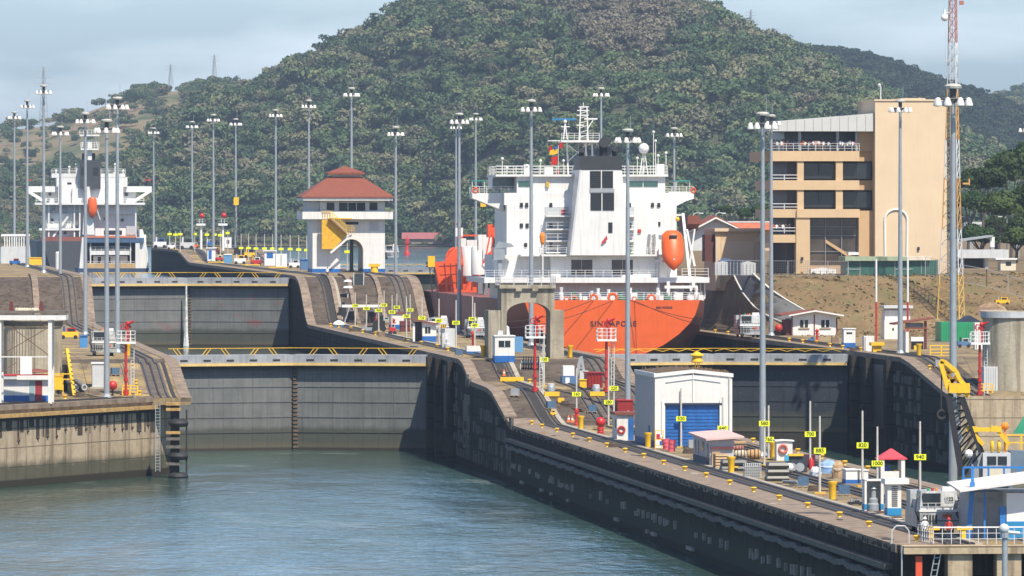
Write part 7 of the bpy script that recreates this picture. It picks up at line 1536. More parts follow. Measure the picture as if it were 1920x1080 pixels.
for a in (153, 175):
    for k in range(4): w('funnel_vent', a, a+10, 314+k*4, 316+k*4, 1.9, 2.2, m=black)
for a in (158, 176): part(MB().tube((X(a), 5, Z(300)), (X(a), 5, Z(287)), .5), 'exhaust_pipe', black, ship)
w('mast', 165, 173, 262, 300, 4, 5); w('mast_platform', 152, 186, 278, 281, 3, 7); w('mast_platform', 150, 187, 252, 255, 3, 7)
b = MB(); railing(b, [(X(152), 3, Z(278)), (X(186), 3, Z(278))], 1.6, 1, .12, 3); railing(b, [(X(150), 3, Z(252)), (X(187), 3, Z(252))], 1.2, 1, .12, 2); railing(b, [(X(98), 5, Z(325)), (X(236), 5, Z(325))], 1.2, 2, .1, 3); b.bar((X(154), 4, Z(278)), (X(158), 4, Z(255)), .2); b.bar((X(184), 4, Z(278)), (X(180), 4, Z(255)), .2); part(b, 'rail', shipw, ship)
for q, y_ in ((131, 313), (144, 308), (217, 308), (106, 320), (232, 320)): b = MB(); b.bar((X(q), 6, Z(326)), (X(q), 6, Z(y_)), .3); b.ball(X(q), 6, Z(y_), .35, 6); part(b, 'aerial', shipw, ship)
part(MB().loft([[(X(173)+.9*k*math.cos(a), -.5+.8*k*math.sin(a), Z(y_)) for a in [math.pi/4*j for j in range(8)]] for y_, k in ((370, .8), (375, 1.3), (395, 1.4), (403, 1.0), (410, .1))]), 'lifeboat', orange, ship, True)
b = MB(); b.prism([(X(160), Z(350)), (X(168), Z(350)), (X(178), Z(440)), (X(155), Z(440))], .5, 2.5); b.bar((X(178), 0, Z(380)), (X(188), 0, Z(412)), .2); part(b, 'lifeboat_frame', shipw, ship)
w('canopy', 52, 62, 336, 338, 6, 8, m=red); w('canopy', 273, 285, 336, 338, 6, 8, m=red)
s = 7.75; O = WS(215, s, 16.5); f = Fr(215, YH+s*12.2, s); ship = thing('workboat', 'white twin sided workboat with blue awning moored beyond the left gate', 'boat', O, TH)
part(MB().loft([[(f.x(148), 0, -.6), (f.x(276), 0, -.6), (f.x(280), 0, f.z(503)), (f.x(145), 0, f.z(503))], [(f.x(148), 22, -.6), (f.x(276), 22, -.6), (f.x(280), 22, f.z(503)), (f.x(145), 22, f.z(503))]]), 'hull', mat('hull_blue', (.03, .06, .12), .6), ship)
b = MB(); b.prism([(f.x(149), f.z(503)), (f.x(160), f.z(503)), (f.x(161), f.z(445)), (f.x(154), f.z(445))], .1, 3); part(b, 'side_pylon', shipw, ship); b = MB(); b.prism([(f.x(254), f.z(503)), (f.x(262), f.z(503)), (f.x(262), f.z(445)), (f.x(254), f.z(445))], .1, 3); b.prism([(f.x(262), f.z(503)), (f.x(279), f.z(503)), (f.x(277), f.z(470)), (f.x(268), f.z(430)), (f.x(262), f.z(430))], 1, 12); part(b, 'side_pylon', shipw, ship)
w('awning', 158, 270, 446, 455, 0, 10, m=mat('awning_blue', (.05, .10, .18), .6)); w('orange_edge', 162, 256, 442.5, 446, -.1, 10, m=mat('edge_orange', (.50, .16, .08), .6)); w('interior', 160, 254, 455, 503, 4, 12, m=mat('boat_dark', (.03, .035, .05), .6))
w('upper_deck', 168, 246, 470, 478, 1, 4); w('lower_deck', 162, 254, 494, 503, .2, 3, m=mat('deck_ochre', (.45, .30, .14), .7)); w('lower_house', 176, 240, 480, 494, 2.5, 4)
for k in range(3): w('doorway', 184+k*18, 190+k*18, 482, 494, 2.4, 2.6, m=dark)
b = MB(); railing(b, [(f.x(168), 1, f.z(470)), (f.x(246), 1, f.z(470))], 1.0, 1.4, .1, 3); railing(b, [(f.x(163), .3, f.z(500)), (f.x(254), .3, f.z(500))], 1.2, 1.6, .1, 3)
for q in (170, 245): b.bar((f.x(q), .8, f.z(503)), (f.x(q), .8, f.z(455)), .25)
part(b, 'rail', shipw, ship); w('wheelhouse', 180, 256, 428, 442, 4, 9); w('bridge_window', 196, 230, 432, 440, 3.9, 4.1, m=dark); w('bridge_window', 238, 256, 424, 440, 3.7, 4.1, m=mat('bay_grey', (.40, .42, .44))); w('foredeck_house', 262, 276, 440, 470, 6, 12)
# left far bank clutter
t, f, s = hut('gantry_unit', 'white barred gantry unit on the far left bank', 'gantry', 28, 494, 2, 56, 462, 3, lgrey, None); b = MB()
for k in range(11): frbox(b, f, 8+k*4.5, 9.8+k*4.5, 442, 462, 0, .3)
frbox(b, f, 2, 56, 439, 443, -.1, 2); part(b, 'bar', whitec, t)
t, f, s = hut('yellow_skip', 'yellow orange skip box at the far left bank edge', 'skip', 68, 497, 55, 82, 484, 2, yellow, None); part(frbox(MB(), f, 54.5, 82.5, 482.5, 484.5, -.1, 2.1), 'rim', yellow, t)
t = thing('white_pile', 'thick white cylinder pile left of the workboat', 'pile', hit(109, 507)); part(MB().lathe([(.5, 0), (.5, 3.2), (.3, 3.4)], n=12), 'shaft', whitec, t, True); part(MB().lathe([(.55, 0), (.55, .3)], n=12), 'foot', concm, t)
machine('blue and red machinery on the far left bank edge', 28, 497, 20, 14, (blue, red, whitec), 'winch', 'winch', 5); machine('red orange machinery behind the barred gantry', 72, 493, 22, 22, (red, mat('hull_red', (.2, .04, .02)), whitec), 'deck_gear', 'machinery', 6)
# far centre approach wall clutter
for px, py, yt, lab in ((377, 468, 400, 'white column with red lamp, left of its pair, before the hill'), (418, 470, 399, 'white column with red lamp, right of its pair, before the hill')):
    p = hit(px, py); s = F/p[1]; hh = (py-yt)/s; t = thing('signal_column', lab, 'signal column', p); part(MB().tube((0, 0, 0), (0, 0, hh*.72), .3, .26), 'column', whitec, t, True); part(MB().box(0, 0, hh*.66, 2, 1.6, hh*.06), 'platform', whitec, t); b = MB(); railing(b, [(-1, -.8, hh*.72), (1, -.8, hh*.72), (1, .8, hh*.72), (-1, .8, hh*.72), (-1, -.8, hh*.72)], hh*.12, .6, .1, 2); part(b, 'rail', lgrey, t); part(MB().ball(.2, 0, hh*.93, .62, 8), 'red_lamp', red, t, True)
def boomcrane(px, py, tip, lab, tipm=yellow, hook=True):
    p = hit(px, py); s = F/p[1]; t = thing('boom_crane', lab, 'crane', p, 0, 'black boom cranes with yellow tips'); f = Fr(px, py, s); bx, bz = f.x(px), 1.0; tx, tz = f.x(tip[0]), f.z(tip[1]); n_ = 9; b = MB()
    for o in (-.45, .45): b.bar((bx+o, 0, bz), (tx+o*.8, 0, tz), .16)
    for k in range(n_): a = k/n_; c = (k+1)/n_; b.bar((bx+(tx-bx)*a-.45, 0, bz+(tz-bz)*a), (bx+(tx-bx)*c+.4, 0, bz+(tz-bz)*c), .1)
    part(b, 'boom', black, t); part(MB().box(tx, 0, tz-.3, 1.1, .7, 1.7), 'boom_tip', tipm, t); part(MB().box(bx, .8, 0, 2.2, 2, 1.6), 'machine_house', black, t)
boomcrane(448, 478, (443, 382), 'small crane with upright dark boom left of the nine signs'); boomcrane(822, 613, (809, 497), 'slim dark boom crane with yellow tip at the left side of the ship gear'); boomcrane(912, 498, (906, 385), 'dark boom crane with yellow tip below the left ship bridge wing')
t, f, s = hut('white_booth', 'white kiosk with blue door on the far approach wall edge', 'kiosk', 397, 490, 389, 404, 466, 3, whitec, whitec, None, .2, .3); opening(t, f, 391, 397, 470, 486, 'door', blue)
t, f, s = hut('blue_container', 'light blue box left of the nine far signs', 'container', 427, 493, 420, 435, 477, 2, mat('sky_blue', (.10, .26, .45)), None); part(frbox(MB(), f, 419.5, 435.5, 476, 478, -.1, 2.1), 'lid', whitec, t)
t, f, s = hut('signal_box', 'white upright box with dark panel on the far approach wall', 'box', 427, 466, 421, 434, 445, 2, whitec, None); opening(t, f, 425, 430, 450, 457)
t, f, s = hut('blue_white_booth', 'blue fronted booth between the nine far signs', 'booth', 503, 498, 496, 516, 471, 3, whitec, whitec, None, .2, .3); opening(t, f, 500, 512, 474, 484, 'blue_panel', blue)
t, f, s = hut('white_cabinet', 'white double cabinet between the sixth and seventh far signs', 'cabinet', 527, 500, 517, 538, 476, 2, whitec, None); opening(t, f, 526.5, 527.5, 478, 498, 'seam')
t, f, s = hut('blue_skip', 'dark blue tank beside the left tower wall', 'tank', 572, 506, 564, 582, 487, 2, mat('dull_blue', (.08, .16, .30)), None); part(frbox(MB(), f, 563.5, 582.5, 486, 488, -.1, 2.1), 'lid', blue, t)
for i, (px, py, w_, cols, lab) in enumerate([(300, 470, 24, (whitec, blue, whitec), 'white boat like unit with blue window at the far wall end'), (350, 468, 26, (lgrey, mat('machine_dark', (.05, .05, .055)), whitec), 'grey machine behind the farthest signs'), (322, 470, 16, (whitec, whitec, lgrey), 'cluster of white gear on the far wall end'), (365, 466, 14, (orange, whitec, red), 'orange and white unit left of the first signal column'), (411, 490, 14, (red, whitec, lgrey), 'red and white gear left of the light blue box'), (450, 496, 22, (whitec, yellow, lgrey), 'white rolls and yellow gear right of the blue box'), (480, 498, 20, (red, whitec, yellow), 'red and white winch before the third far sign'), (552, 503, 20, (whitec, lgrey, lgrey), 'white winch beside the ninth far sign'), (468, 484, 20, (yellow, black, yellow), 'yellow and black engine behind the first far signs'), (394, 462, 16, (blue, lgrey, whitec), 'blue grey unit between the signal columns'), (880, 520, 16, (lgrey, whitec, grey), 'grey unit beyond the ship gear') if 0 else (405, 476, 16, (brown, yellow, black), 'rusty brown gear beside the white kiosk')]): machine(lab, px, py, w_, w_*.9, cols, 'deck_machine', 'machinery', i)
bm_ = mat('yellow_base', (.60, .38, .05), .7, .2, 2)
for i, (px, py, w_) in enumerate([(405, 494, 30), (470, 499, 34), (520, 504, 34)]): p = hit(px, py); s_ = F/p[1]; t = thing('yellow_platform', ['low yellow platform under the white kiosk', 'low yellow platform under the first far signs', 'low yellow platform under the white double cabinet'][i], 'platform', p, TH); part(MB().box(0, -.1, 0, w_/s_, 1.4, .4), 'slab', bm_, t); part(MB().box(0, -.1, 0, w_/s_*.9, 1.5, .12), 'skid', slotm, t)
# things on the centre incline and before it
t, f, s = hut('crane_beam_stand', 'white beam on dark legs in front of the centre incline', 'frame', 678, 608, 643, 646, 572, .3, slotm, None); b = MB(); frbox(b, f, 641, 713, 572, 577, -.1, .5); part(b, 'beam', whitec, t); b = MB(); frbox(b, f, 708, 711, 577, 608, 0, .4); b.bar((f.x(645), 0, 0), (f.x(655), 0, f.z(577)), .2); b.bar((f.x(712), 0, 0), (f.x(700), 0, f.z(577)), .2); part(b, 'leg', grey, t)
for px, lab in ((658, 'dark trolley box under the left end of the white beam'), (697, 'dark trolley box under the right end of the white beam')): t, f, s = hut('trolley_box', lab, 'box', px, 606, px-6, px+6, 584, 2, black, None); part(frbox(MB(), f, px-7, px+7, 583, 585, -.1, 2.1), 'lid', grey, t)
# crane on the centre incline
machine('dark folded crane standing on the centre incline left of the signs', 642, 596, 14, 34, (black, mat('machine_dark', (.05, .05, .055)), lgrey), 'folded_crane', 'crane', 9)
p = hit(652, 560); t = thing('mast_light', 'white lamp cluster on a short mast on the centre incline', 'lamp mast', p); part(MB().tube((0, 0, 0), (0, 0, 3), .12), 'pole', lgrey, t); b = MB(); b.lathe([(.7, 2.6), (.5, 2.9)], n=10); b.lathe([(.8, 1.6), (.6, 1.9)], n=10); part(b, 'lamp_tray', whitec, t)
t, f, s = hut('mural_board', 'dark board with white pattern below the tower archway', 'board', 672, 535, 664, 681, 514, .4, mat('board_dark', (.03, .045, .05), .6, .9, 6), None); b = MB(); frbox(b, f, 662.5, 664, 512, 545, -.1, .3); frbox(b, f, 681, 682.5, 512, 545, -.1, .3); part(b, 'post', lgrey, t)
t = thing('mooring_block', 'large yellow mushroom bollard at the right foot of the tower', 'bollard', hit(702, 512)); part(MB().lathe([(.7, 0), (.6, 1.0), (.7, 1.1)], n=12), 'post', yellow, t); part(MB().box(0, 0, 1.1, 1.9, 1.2, .5), 'head', yellow, t)

# ================= RIGHT BANK THINGS =================
t, f, s = hut('bungalow', 'small white bungalow with red roof and two windows on the right bank', 'house', 1520, 629, 1484, 1570, 598, 7, white, None)
zz = f.z; b = MB(); mx_ = 1527; b.prism([(f.x(1462), zz(592)), (f.x(mx_), zz(583)), (f.x(1580), zz(592)), (f.x(1580), zz(590)), (f.x(mx_), zz(581)), (f.x(1462), zz(590))], -.9, 7.6); part(b, 'roof', redroof, t)
b = MB(); b.prism([(f.x(1477), zz(593)), (f.x(mx_), zz(584)), (f.x(1581), zz(593)), (f.x(1581), zz(590.5)), (f.x(mx_), zz(581.5)), (f.x(1477), zz(590.5))], -1.1, -.9); part(b, 'gable_trim', whitec, t); b = MB(); b.prism([(f.x(1484), zz(598)), (f.x(1570), zz(598)), (f.x(1570), zz(592)), (f.x(mx_), zz(585)), (f.x(1484), zz(592))], .0, .3); part(b, 'gable', white, t)
for a in (1500, 1540): 
    w_ = opening(t, f, a, a+15, 600, 614); part(frbox(MB(), f, a+6.5, a+8.5, 600, 614, -.07, 0), 'mullion', whitec, w_)
    part(frbox(MB(), f, a-3, a+18, 615, 616.5, -.15, 0), 'sill', tan, t)
b = MB(); frbox(b, f, mx_-1, mx_+1, 590, 629, -.08, 0); frbox(b, f, 1484, 1486, 592, 629, -.05, .1); frbox(b, f, 1568, 1570.5, 596, 629, -.05, .1); part(b, 'brown_post', brown, t); part(frbox(MB(), f, 1474, 1484, 600, 629, .5, 5), 'side_porch', brown, t)
t, f, s = hut('guard_booth', 'narrow white booth with blue base right of the bungalow', 'booth', 1592, 653, 1582, 1604, 617, 2, white, whitec, blue, .1, .1); opening(t, f, 1587, 1598, 623, 626)
t, f, s = hut('white_cabinet', 'short white cabinet beside the yellow table stand', 'cabinet', 1629, 659, 1620, 1639, 630, 1.5, white, None); opening(t, f, 1621.5, 1622.5, 632, 657, 'hinge')
t, f, s = hut('yellow_stand', 'yellow table like stand between white cabinet and pole', 'stand', 1646, 660, 1637, 1653, 647, 1.2, yellow, None); part(frbox(MB(), f, 1633, 1658, 642, 648, -.3, 1.6), 'top', yellow, t)
t, f, s = hut('switch_room', 'tall white two tier booth with flat roof behind the shelter', 'booth', 1680, 636, 1658, 1692, 600, 3, white, None); part(frbox(MB(), f, 1660, 1708, 582, 600, .5, 3.5), 'upper_tier', white, t); part(frbox(MB(), f, 1657, 1712, 573, 578, -.2, 4), 'roof', lgrey, t); part(frbox(MB(), f, 1663, 1708, 577, 583, .7, 3.4), 'window_band', mat('bay_grey', (.40, .42, .44)), t); opening(t, f, 1673, 1676, 615, 620, 'handle')
t, f, s = hut('shelter', 'open shelter with sloping dark red roof beside the tall booth', 'shelter', 1718, 662, 1698, 1704, 622, 3, white, None)
part(MB().add([(f.x(1676), -.5, f.z(609)), (f.x(1750), -.5, f.z(598)), (f.x(1750), 4, f.z(598)), (f.x(1676), 4, f.z(609)), (f.x(1676), -.5, f.z(606)), (f.x(1750), -.5, f.z(595)), (f.x(1750), 4, f.z(595)), (f.x(1676), 4, f.z(606))], [(3, 2, 1, 0), (4, 5, 6, 7), (0, 1, 5, 4), (1, 2, 6, 5), (2, 3, 7, 6), (3, 0, 4, 7)]), 'roof', redroof, t)
part(frbox(MB(), f, 1734, 1738, 602, 655, 0, .5), 'post', brown, t); part(frbox(MB(), f, 1704, 1734, 606, 616, 1, 3), 'back_wall', grey, t); part(frbox(MB(), f, 1698, 1738, 614, 617, -.2, .5), 'lintel', redroof, t); part(frbox(MB(), f, 1708, 1732, 632, 640, 0, 1), 'counter', whitec, t); part(frbox(MB(), f, 1710, 1732, 640, 655, .3, 1), 'dark_recess', dark, t); part(frbox(MB(), f, 1713, 1724, 648, 656, -.4, .2), 'yellow_case', yellow, t)
for px, py, yt, lab in ((1643, 640, 486, 'thin white and red pole left of the tall booth'), (1702, 642, 486, 'thin white and red pole at the right of the plain wall light pole')):
    p = hit(px, py); s = F/p[1]; t = thing('painted_pole', lab, 'pole', p); h_ = (py-yt)/s; hr = (py-566)/s; part(MB().tube((0, 0, 0), (0, 0, hr), .13), 'red_section', red, t); part(MB().tube((0, 0, hr), (0, 0, h_), .13), 'white_section', whitec, t)
t, f, s = hut('green_container', 'bright green shipping container at the foot of the lattice mast', 'container', 1795, 640, 1764, 1828, 604, 5, mat('bright_green', (.02, .26, .11), .5, .12, 1), None); b = MB()
for k in range(15): frbox(b, f, 1766+k*4.2, 1768+k*4.2, 606, 640, -.06, 0)
part(b, 'corrugation', MC['bright_green'], t); part(MB().prism([(f.x(1800), f.z(604)), (f.x(1820), f.z(592)), (f.x(1842), f.z(604))], 0, 4), 'blue_tarp', mat('tarp_navy', (.02, .03, .06)), t)
machine('dark blue pickup like cart beside the green container', 1808, 652, 24, 20, (mat('dull_blue', (.08, .16, .30)), lgrey, black), 'utility_cart', 'cart', 4)
t, f, s = hut('white_panel_box', 'white upright panel unit behind the right tank fire monitor', 'box', 1838, 655, 1828, 1848, 605, 1.5, white, None); opening(t, f, 1830, 1831, 607, 653, 'seam')
t, f, s = hut('white_cabinet', 'pale cabinet with shaded left side below the right tank', 'cabinet', 1857, 733, 1845, 1871, 688, 2.4, lgrey, None); b = MB()
for k in range(5): frbox(b, f, 1849+k*4.4, 1849.6+k*4.4, 690, 732, -.04, 0)
part(b, 'seam', grey, t)
p = hit(1903, 735); s = F/p[1]; R_ = 57/s; f = Fr(1903, 735, s); t = thing('concrete_tank', 'round concrete tank with pale rim at the right edge', 'tank', p+Vector((0, 3.5, 0)))
part(MB().lathe([(R_, -1), (R_, f.z(600)), (R_+.2, f.z(598)), (R_+.2, f.z(585)), (R_-.4, f.z(585))], n=48), 'shell', tankm, t, True); part(MB().lathe([(R_+.24, f.z(597)), (R_+.24, f.z(586)), (R_-.3, f.z(585.5))], n=48), 'rim', mat('rim_pale', (.45, .46, .47), .7), t)
heap(1860, 598, 60, 30, 'brown earth heap behind the right tank', mat('earth', (.28, .19, .12), .95, .3, 2), 'earth_heap', 'earth', 9); machine('yellow digger on the bank behind the right tank', 1880, 574, 26, 16, (yellow, yellow, grey), 'digger', 'digger', 6)
machine('blue engine left of the red hydrant on the right bank', 1522, 641, 12, 10, (mat('dull_blue', (.08, .16, .30)), blue, grey), 'engine', 'engine', 7)
def hydrant(px, py, lab, h_=1.7):
    t = thing('red_hydrant', lab, 'hydrant', hit(px, py)); part(MB().lathe([(.25, 0), (.25, .2), (.15, .3), (.15, h_*.7), (.24, h_*.75), (.24, h_*.9), (.05, h_)], n=10), 'body', red, t, True); part(MB().tube((-.35, 0, h_*.6), (.35, 0, h_*.6), .1), 'outlet', red, t)
hydrant(1532, 640, 'red hydrant in front of the bungalow'); hydrant(1696, 660, 'red hydrant at the shelter post', 2.6); hydrant(887, 655, 'red hydrant in the white box by the double signs', 2.4); hydrant(1081, 798, 'red hydrant box at the foot of the 160 sign', 1.9); hydrant(738, 618, 'red hydrant near the brown crate')

# ================= NEAR RIGHT: HOIST CRANE, BLUE BUILDING, RAILS, PEOPLE =================
p = hit(1850, 990); s = F/p[1]; f = Fr(1850, 990, s); t = thing('mobile_crane', 'grey cabbed crane with black lattice boom and yellow head above the blue building', 'crane', p)
X, Z = f.x, f.z; b = MB()
ch = [((1803, 893), (1778, 738), 0), ((1808, 893), (1786, 740), 1.2), ((1838, 850), (1800, 745), 0), ((1845, 850), (1808, 745), 1.2)]
for (a, c, y) in ch[:1]: b.bar((X(a[0]), y, Z(a[1])), (X(c[0]), y, Z(c[1])), .42)
for (a, c, y) in ch[1:]: b.bar((X(a[0]), y, Z(a[1])), (X(c[0]), y, Z(c[1])), .22)
for k in range(9):
    a = k/9; c = (k+1)/9; b.bar((X(1803-25*a), 0, Z(893-155*a)), (X(1838-38*c), 0, Z(850-105*c)), .12); b.bar((X(1808-22*a), 1.2, Z(893-153*a)), (X(1838-38*a), 0, Z(850-105*a)), .1)
part(b, 'lattice_boom', black, t)
b = MB(); P_ = [(1763, 678), (1778, 731), (1817, 733), (1800, 712), (1792, 696), (1770, 678)]
for a, c in zip(P_, P_[1:]+P_[:1]): b.bar((X(a[0]), 0, Z(a[1])), (X(c[0]), 0, Z(c[1])), .32); b.bar((X(a[0])+.1, 1.1, Z(a[1])), (X(c[0])+.1, 1.1, Z(c[1])), .22)
for a, c in (((1768, 700), (1792, 696)), ((1773, 715), (1802, 713)), ((1766, 690), (1785, 690)), ((1778, 697), (1790, 728)), ((1776, 730), (1797, 700))): b.bar((X(a[0]), .3, Z(a[1])), (X(c[0]), .3, Z(c[1])), .2)
b.bar((X(1779), 0, Z(728)), (X(1818), 0, Z(728)), .7); b.bar((X(1795), .3, Z(733)), (X(1800), .3, Z(742)), .3); b.bar((X(1808), .3, Z(730)), (X(1816), .3, Z(745)), .3); part(b, 'boom_head', yellow, t)
b = MB()
for q, y_ in ((1788, 745), (1793, 775), (1797, 800)): b.bar((X(q), .5, Z(y_)), (X(q+5), .5, Z(y_+32)), .35)
part(b, 'boom_cylinder', steel, t); part(MB().bar((X(1766), .2, Z(700)), (X(1765), .2, Z(772)), .1), 'hook_cable', slotm, t); part(MB().torus((X(1766), .2, Z(778)), .3, .1), 'hook', slotm, t)
part(frbox(MB(), f, 1843, 1895, 850, 905, 0, 3), 'cab', lgrey, t); part(frbox(MB(), f, 1822, 1843, 850, 905, .5, 3), 'engine_house', grey, t); part(frbox(MB(), f, 1897, 1945, 848, 905, .8, 4), 'rear_house', mat('slate', (.12, .17, .22), .6), t)
for a, c in ((1851, 1868), (1871, 1888)): part(frbox(MB(), f, a, c, 856, 872, -.05, .1), 'cab_window', dark, t)
part(frbox(MB(), f, 1855, 1880, 874, 900, -.05, .1), 'cab_panel', mat('cream', (.65, .58, .44)), t); part(frbox(MB(), f, 1820, 1900, 905, 989, .5, 3), 'base', mat('slate', (.12, .17, .22)), t)
b = MB()
for y_ in (876, 898): b.bar((X(1805), -.8, Z(y_)), (X(1945), -.8, Z(y_)), .16)
for q in (1805, 1823, 1852, 1881, 1910): b.bar((X(q), -.8, Z(905)), (X(q), -.8, Z(876)), .14)
part(b, 'blue_railing', mat('rail_blue', (.03, .18, .48), .5), t)
b = MB(); 
for a, c in (((1812, 806), (1877, 806)), ((1822, 810), (1844, 834)), ((1872, 808), (1893, 834))): b.bar((X(a[0]), .3, Z(a[1])), (X(c[0]), .3, Z(c[1])), .3)
b.bar((X(1812), .3, Z(804)), (X(1832), .3, Z(806)), .42); b.bar((X(1858), .3, Z(804)), (X(1878), .3, Z(806)), .42); part(b, 'yellow_linkage', yellow, t)
b = MB(); b.bar((X(1885), .5, Z(850)), (X(1885), .5, Z(803)), .12); b.ball(X(1885), .5, Z(800), .3, 8); part(b, 'beacon', mat('hook_orange', (.80, .24, .02)), t)
b = MB(); railing(b, [(X(1889), 1, Z(845)), (X(1945), 1, Z(845))], (845-817)/f.s, .8, .12, 2); part(b, 'yellow_railing', yellow, t)
for q in (1861, 1874): part(MB().torus((X(q), .6, Z(838)), .35, .12, 'x'), 'sheave', yellow, t)
b = MB(); b.prism([(X(1903), Z(815)), (X(1925), Z(780)), (X(1925), Z(815))], 2, 2.1); part(b, 'green_flag', mat('flag_green', (.03, .28, .16), .7), t)
part(MB().ball(X(1816), -.2, Z(851), .32, 10), 'floodlight', whitec, t)
# blue and white building
p = hit(1858, 1012); s = F/p[1]; f = Fr(1858, 1012, s); X, Z = f.x, f.z; t = thing('pier_building', 'white and blue building with pale sheet roof at the near right edge', 'building', p, TH*.5)
part(frbox(MB(), f, 1887, 1990, 925, 1012, -.2, 8), 'wall', whitec, t); part(frbox(MB(), f, 1886.5, 1990, 978, 1012, -.24, 8), 'blue_band', mat('teal_blue', (.02, .22, .45)), t); part(frbox(MB(), f, 1822, 1887, 925, 1012, 2.2, 8), 'recessed_wall', mat('grey_wall', (.42, .42, .43), .7), t)
part(MB().add([(X(1795), -1.5, Z(922)), (X(1990), -1.5, Z(896)), (X(1990), 7, Z(888)), (X(1795), 7, Z(914)), (X(1795), -1.5, Z(919)), (X(1990), -1.5, Z(893)), (X(1990), 7, Z(885)), (X(1795), 7, Z(911))], [(3, 2, 1, 0), (4, 5, 6, 7), (0, 1, 5, 4), (1, 2, 6, 5), (2, 3, 7, 6), (3, 0, 4, 7)]), 'roof', mat('sheet_roof', (.66, .62, .58), .5, .12, 1), t)
part(frbox(MB(), f, 1834, 1858, 945, 1012, 2.1, 2.3), 'door', mat('door_pale', (.36, .37, .39), .6), t); part(frbox(MB(), f, 1834, 1872, 938, 942, 2.0, 2.2), 'conduit', grey, t)
b = MB(); b.bar((X(1846), 0, 0), (X(1846), 0, Z(915)), .14); b.bar((X(1816), .2, 0), (X(1824), .2, Z(905)), .32); b.bar((X(1824), .2, Z(905)), (X(1824), .2, Z(880)), .2); b.bar((X(1880), 0, 0), (X(1880), 0, Z(950)), .4); part(b, 'blue_post', mat('rail_blue', (.03, .18, .48)), t)
# railing on the wall end
e0 = LW(-390.4, 1.2, 6.42)
t = thing('end_railing', 'galvanised railing along the near end of the centre wall', 'railing', LW(-390.6, 1.4, 6.42), TH); b = MB(); railing(b, [(1.2, 0, 0), (17.5, 0, 0)], 1.15, .62, .05, 3); railing(b, [(0.9, 5, 0), (1.2, 0, 0)], 1.15, .7, .06, 3); part(b, 'bars', lgrey, t); b = MB(); b.bar((1.2, -.02, 1.18), (17.5, -.02, 1.18), .09); part(b, 'top_rail', whitec, t)
t = thing('wall_ladder', 'red notice board and steel ladder over the near end of the wall', 'ladder', LW(-392.6, 1.2, 0), TH); b = MB(); b.bar((.3, 0, 1.2), (1.3, 0, 6.4), .07); b.bar((.7, 0, 1.2), (1.7, 0, 6.4), .07)
for k in range(12): b.bar((.3+k*.085, 0, 1.4+k*.42), (.7+k*.085, 0, 1.4+k*.42), .05)
part(b, 'rails', steel, t); part(MB().box(.1, .1, 3.8, .45, .08, 1.9), 'red_board', mat('board_red', (.62, .08, .03), .6), t); b = MB(); b.bar((-1.1, 0, 2), (-1.1, 0, 6.4), .1); part(b, 'guide_post', steel, t)
t = thing('ladder_hoop', 'small steel hoop at the near wall corner', 'hoop', LW(-389.3, .5, 6.4), TH); b = MB(); b.path([(-.6, 0, 0), (-.6, 0, .9), (-.3, 0, 1.25), (.3, 0, 1.25), (.6, 0, .9), (.6, 0, 0)], .05); part(b, 'hoop', lgrey, t); part(MB().box(0, 0, 0, 1.4, .3, .05), 'foot', concm, t)
t = thing('pier_lamp', 'grey post with round white lamp head in front of the end railing', 'lamp post', WS(1884, 28.2, -1)); hL = H-(1000-YH)/28.2+1; part(MB().tube((0, 0, -2), (0, 0, hL), .2, .19, 12), 'post', steel, t, True); part(MB().ball(-.05, 0, hL+.3, .36, 12), 'lamp_head', lgrey, t, True); part(MB().tube((0, 0, hL+.1), (1.0, 0, hL+.0), .12), 'bracket', lgrey, t); b = MB(); b.tube((0, 0, hL-.3), (0, 0, hL+.05), .3); part(b, 'collar', steel, t)
t = thing('yellow_buffer', 'pair of yellow track buffers in front of the big locomotive', 'buffer', hit(1778, 1014), TH)
for q in (-1.2, 1.1): part(MB().bb(q-.16, q+.16, 0, .35, 0, 1.0), 'post', yellow, t); part(MB().bb(q-.7 if q < 0 else q-.5, q+.6, -.05, .4, .75, 1.0), 'beam', yellow, t)
hw = whitec
person(hit(1734, 1017), 'white', 'person in white shirt and white helmet standing before the big locomotive', .3, helmet=whitec)
o = person(hit(1779, 1018), 'red', 'person with red helmet and red vest between the yellow buffers', -.2, helmet=red)
person(hit(607, 510), 'white', 'person with dark trousers standing at the left foot of the tower', .2, group=None); person(hit(634, 511), 'dark', 'person in dark clothes by the tower wall left of the arch', .6); person(hit(614, 521), 'white', 'person in white on the incline just below the tower', .4)
person(Vector(tw.location)+Vector((T(729) if 0 else (729-650)/10.25, -1.2, (511-397)/10.25)), 'dark', 'person in dark clothes leaning on the tower balcony corner', .3)
pw = WS(1148, 13.14, 8.0); lx, ly, lz = (919-1148)/13.14, 16.5, (415+13.14*(H-8)-362)/13.14
person(pw+Vector((lx*CT-ly*ST, lx*ST+ly*CT, lz)), 'blue', 'person in blue overalls on the left bridge wing of the orange ship', .2, arms='front')
for i, px in enumerate((1306, 1311, 1316)): lx, ly, lz = (px-1148)/13.14, 3+i*.3, (415+13.14*(H-8)-563)/13.14; person(pw+Vector((lx*CT-ly*ST, lx*ST+ly*CT, lz)), 'dark' if i != 1 else 'red', ['crew member in dark at the left of three on the stern deck', 'crew member in red between two on the stern deck', 'crew member in dark at the right of three on the stern deck'][i], .2)

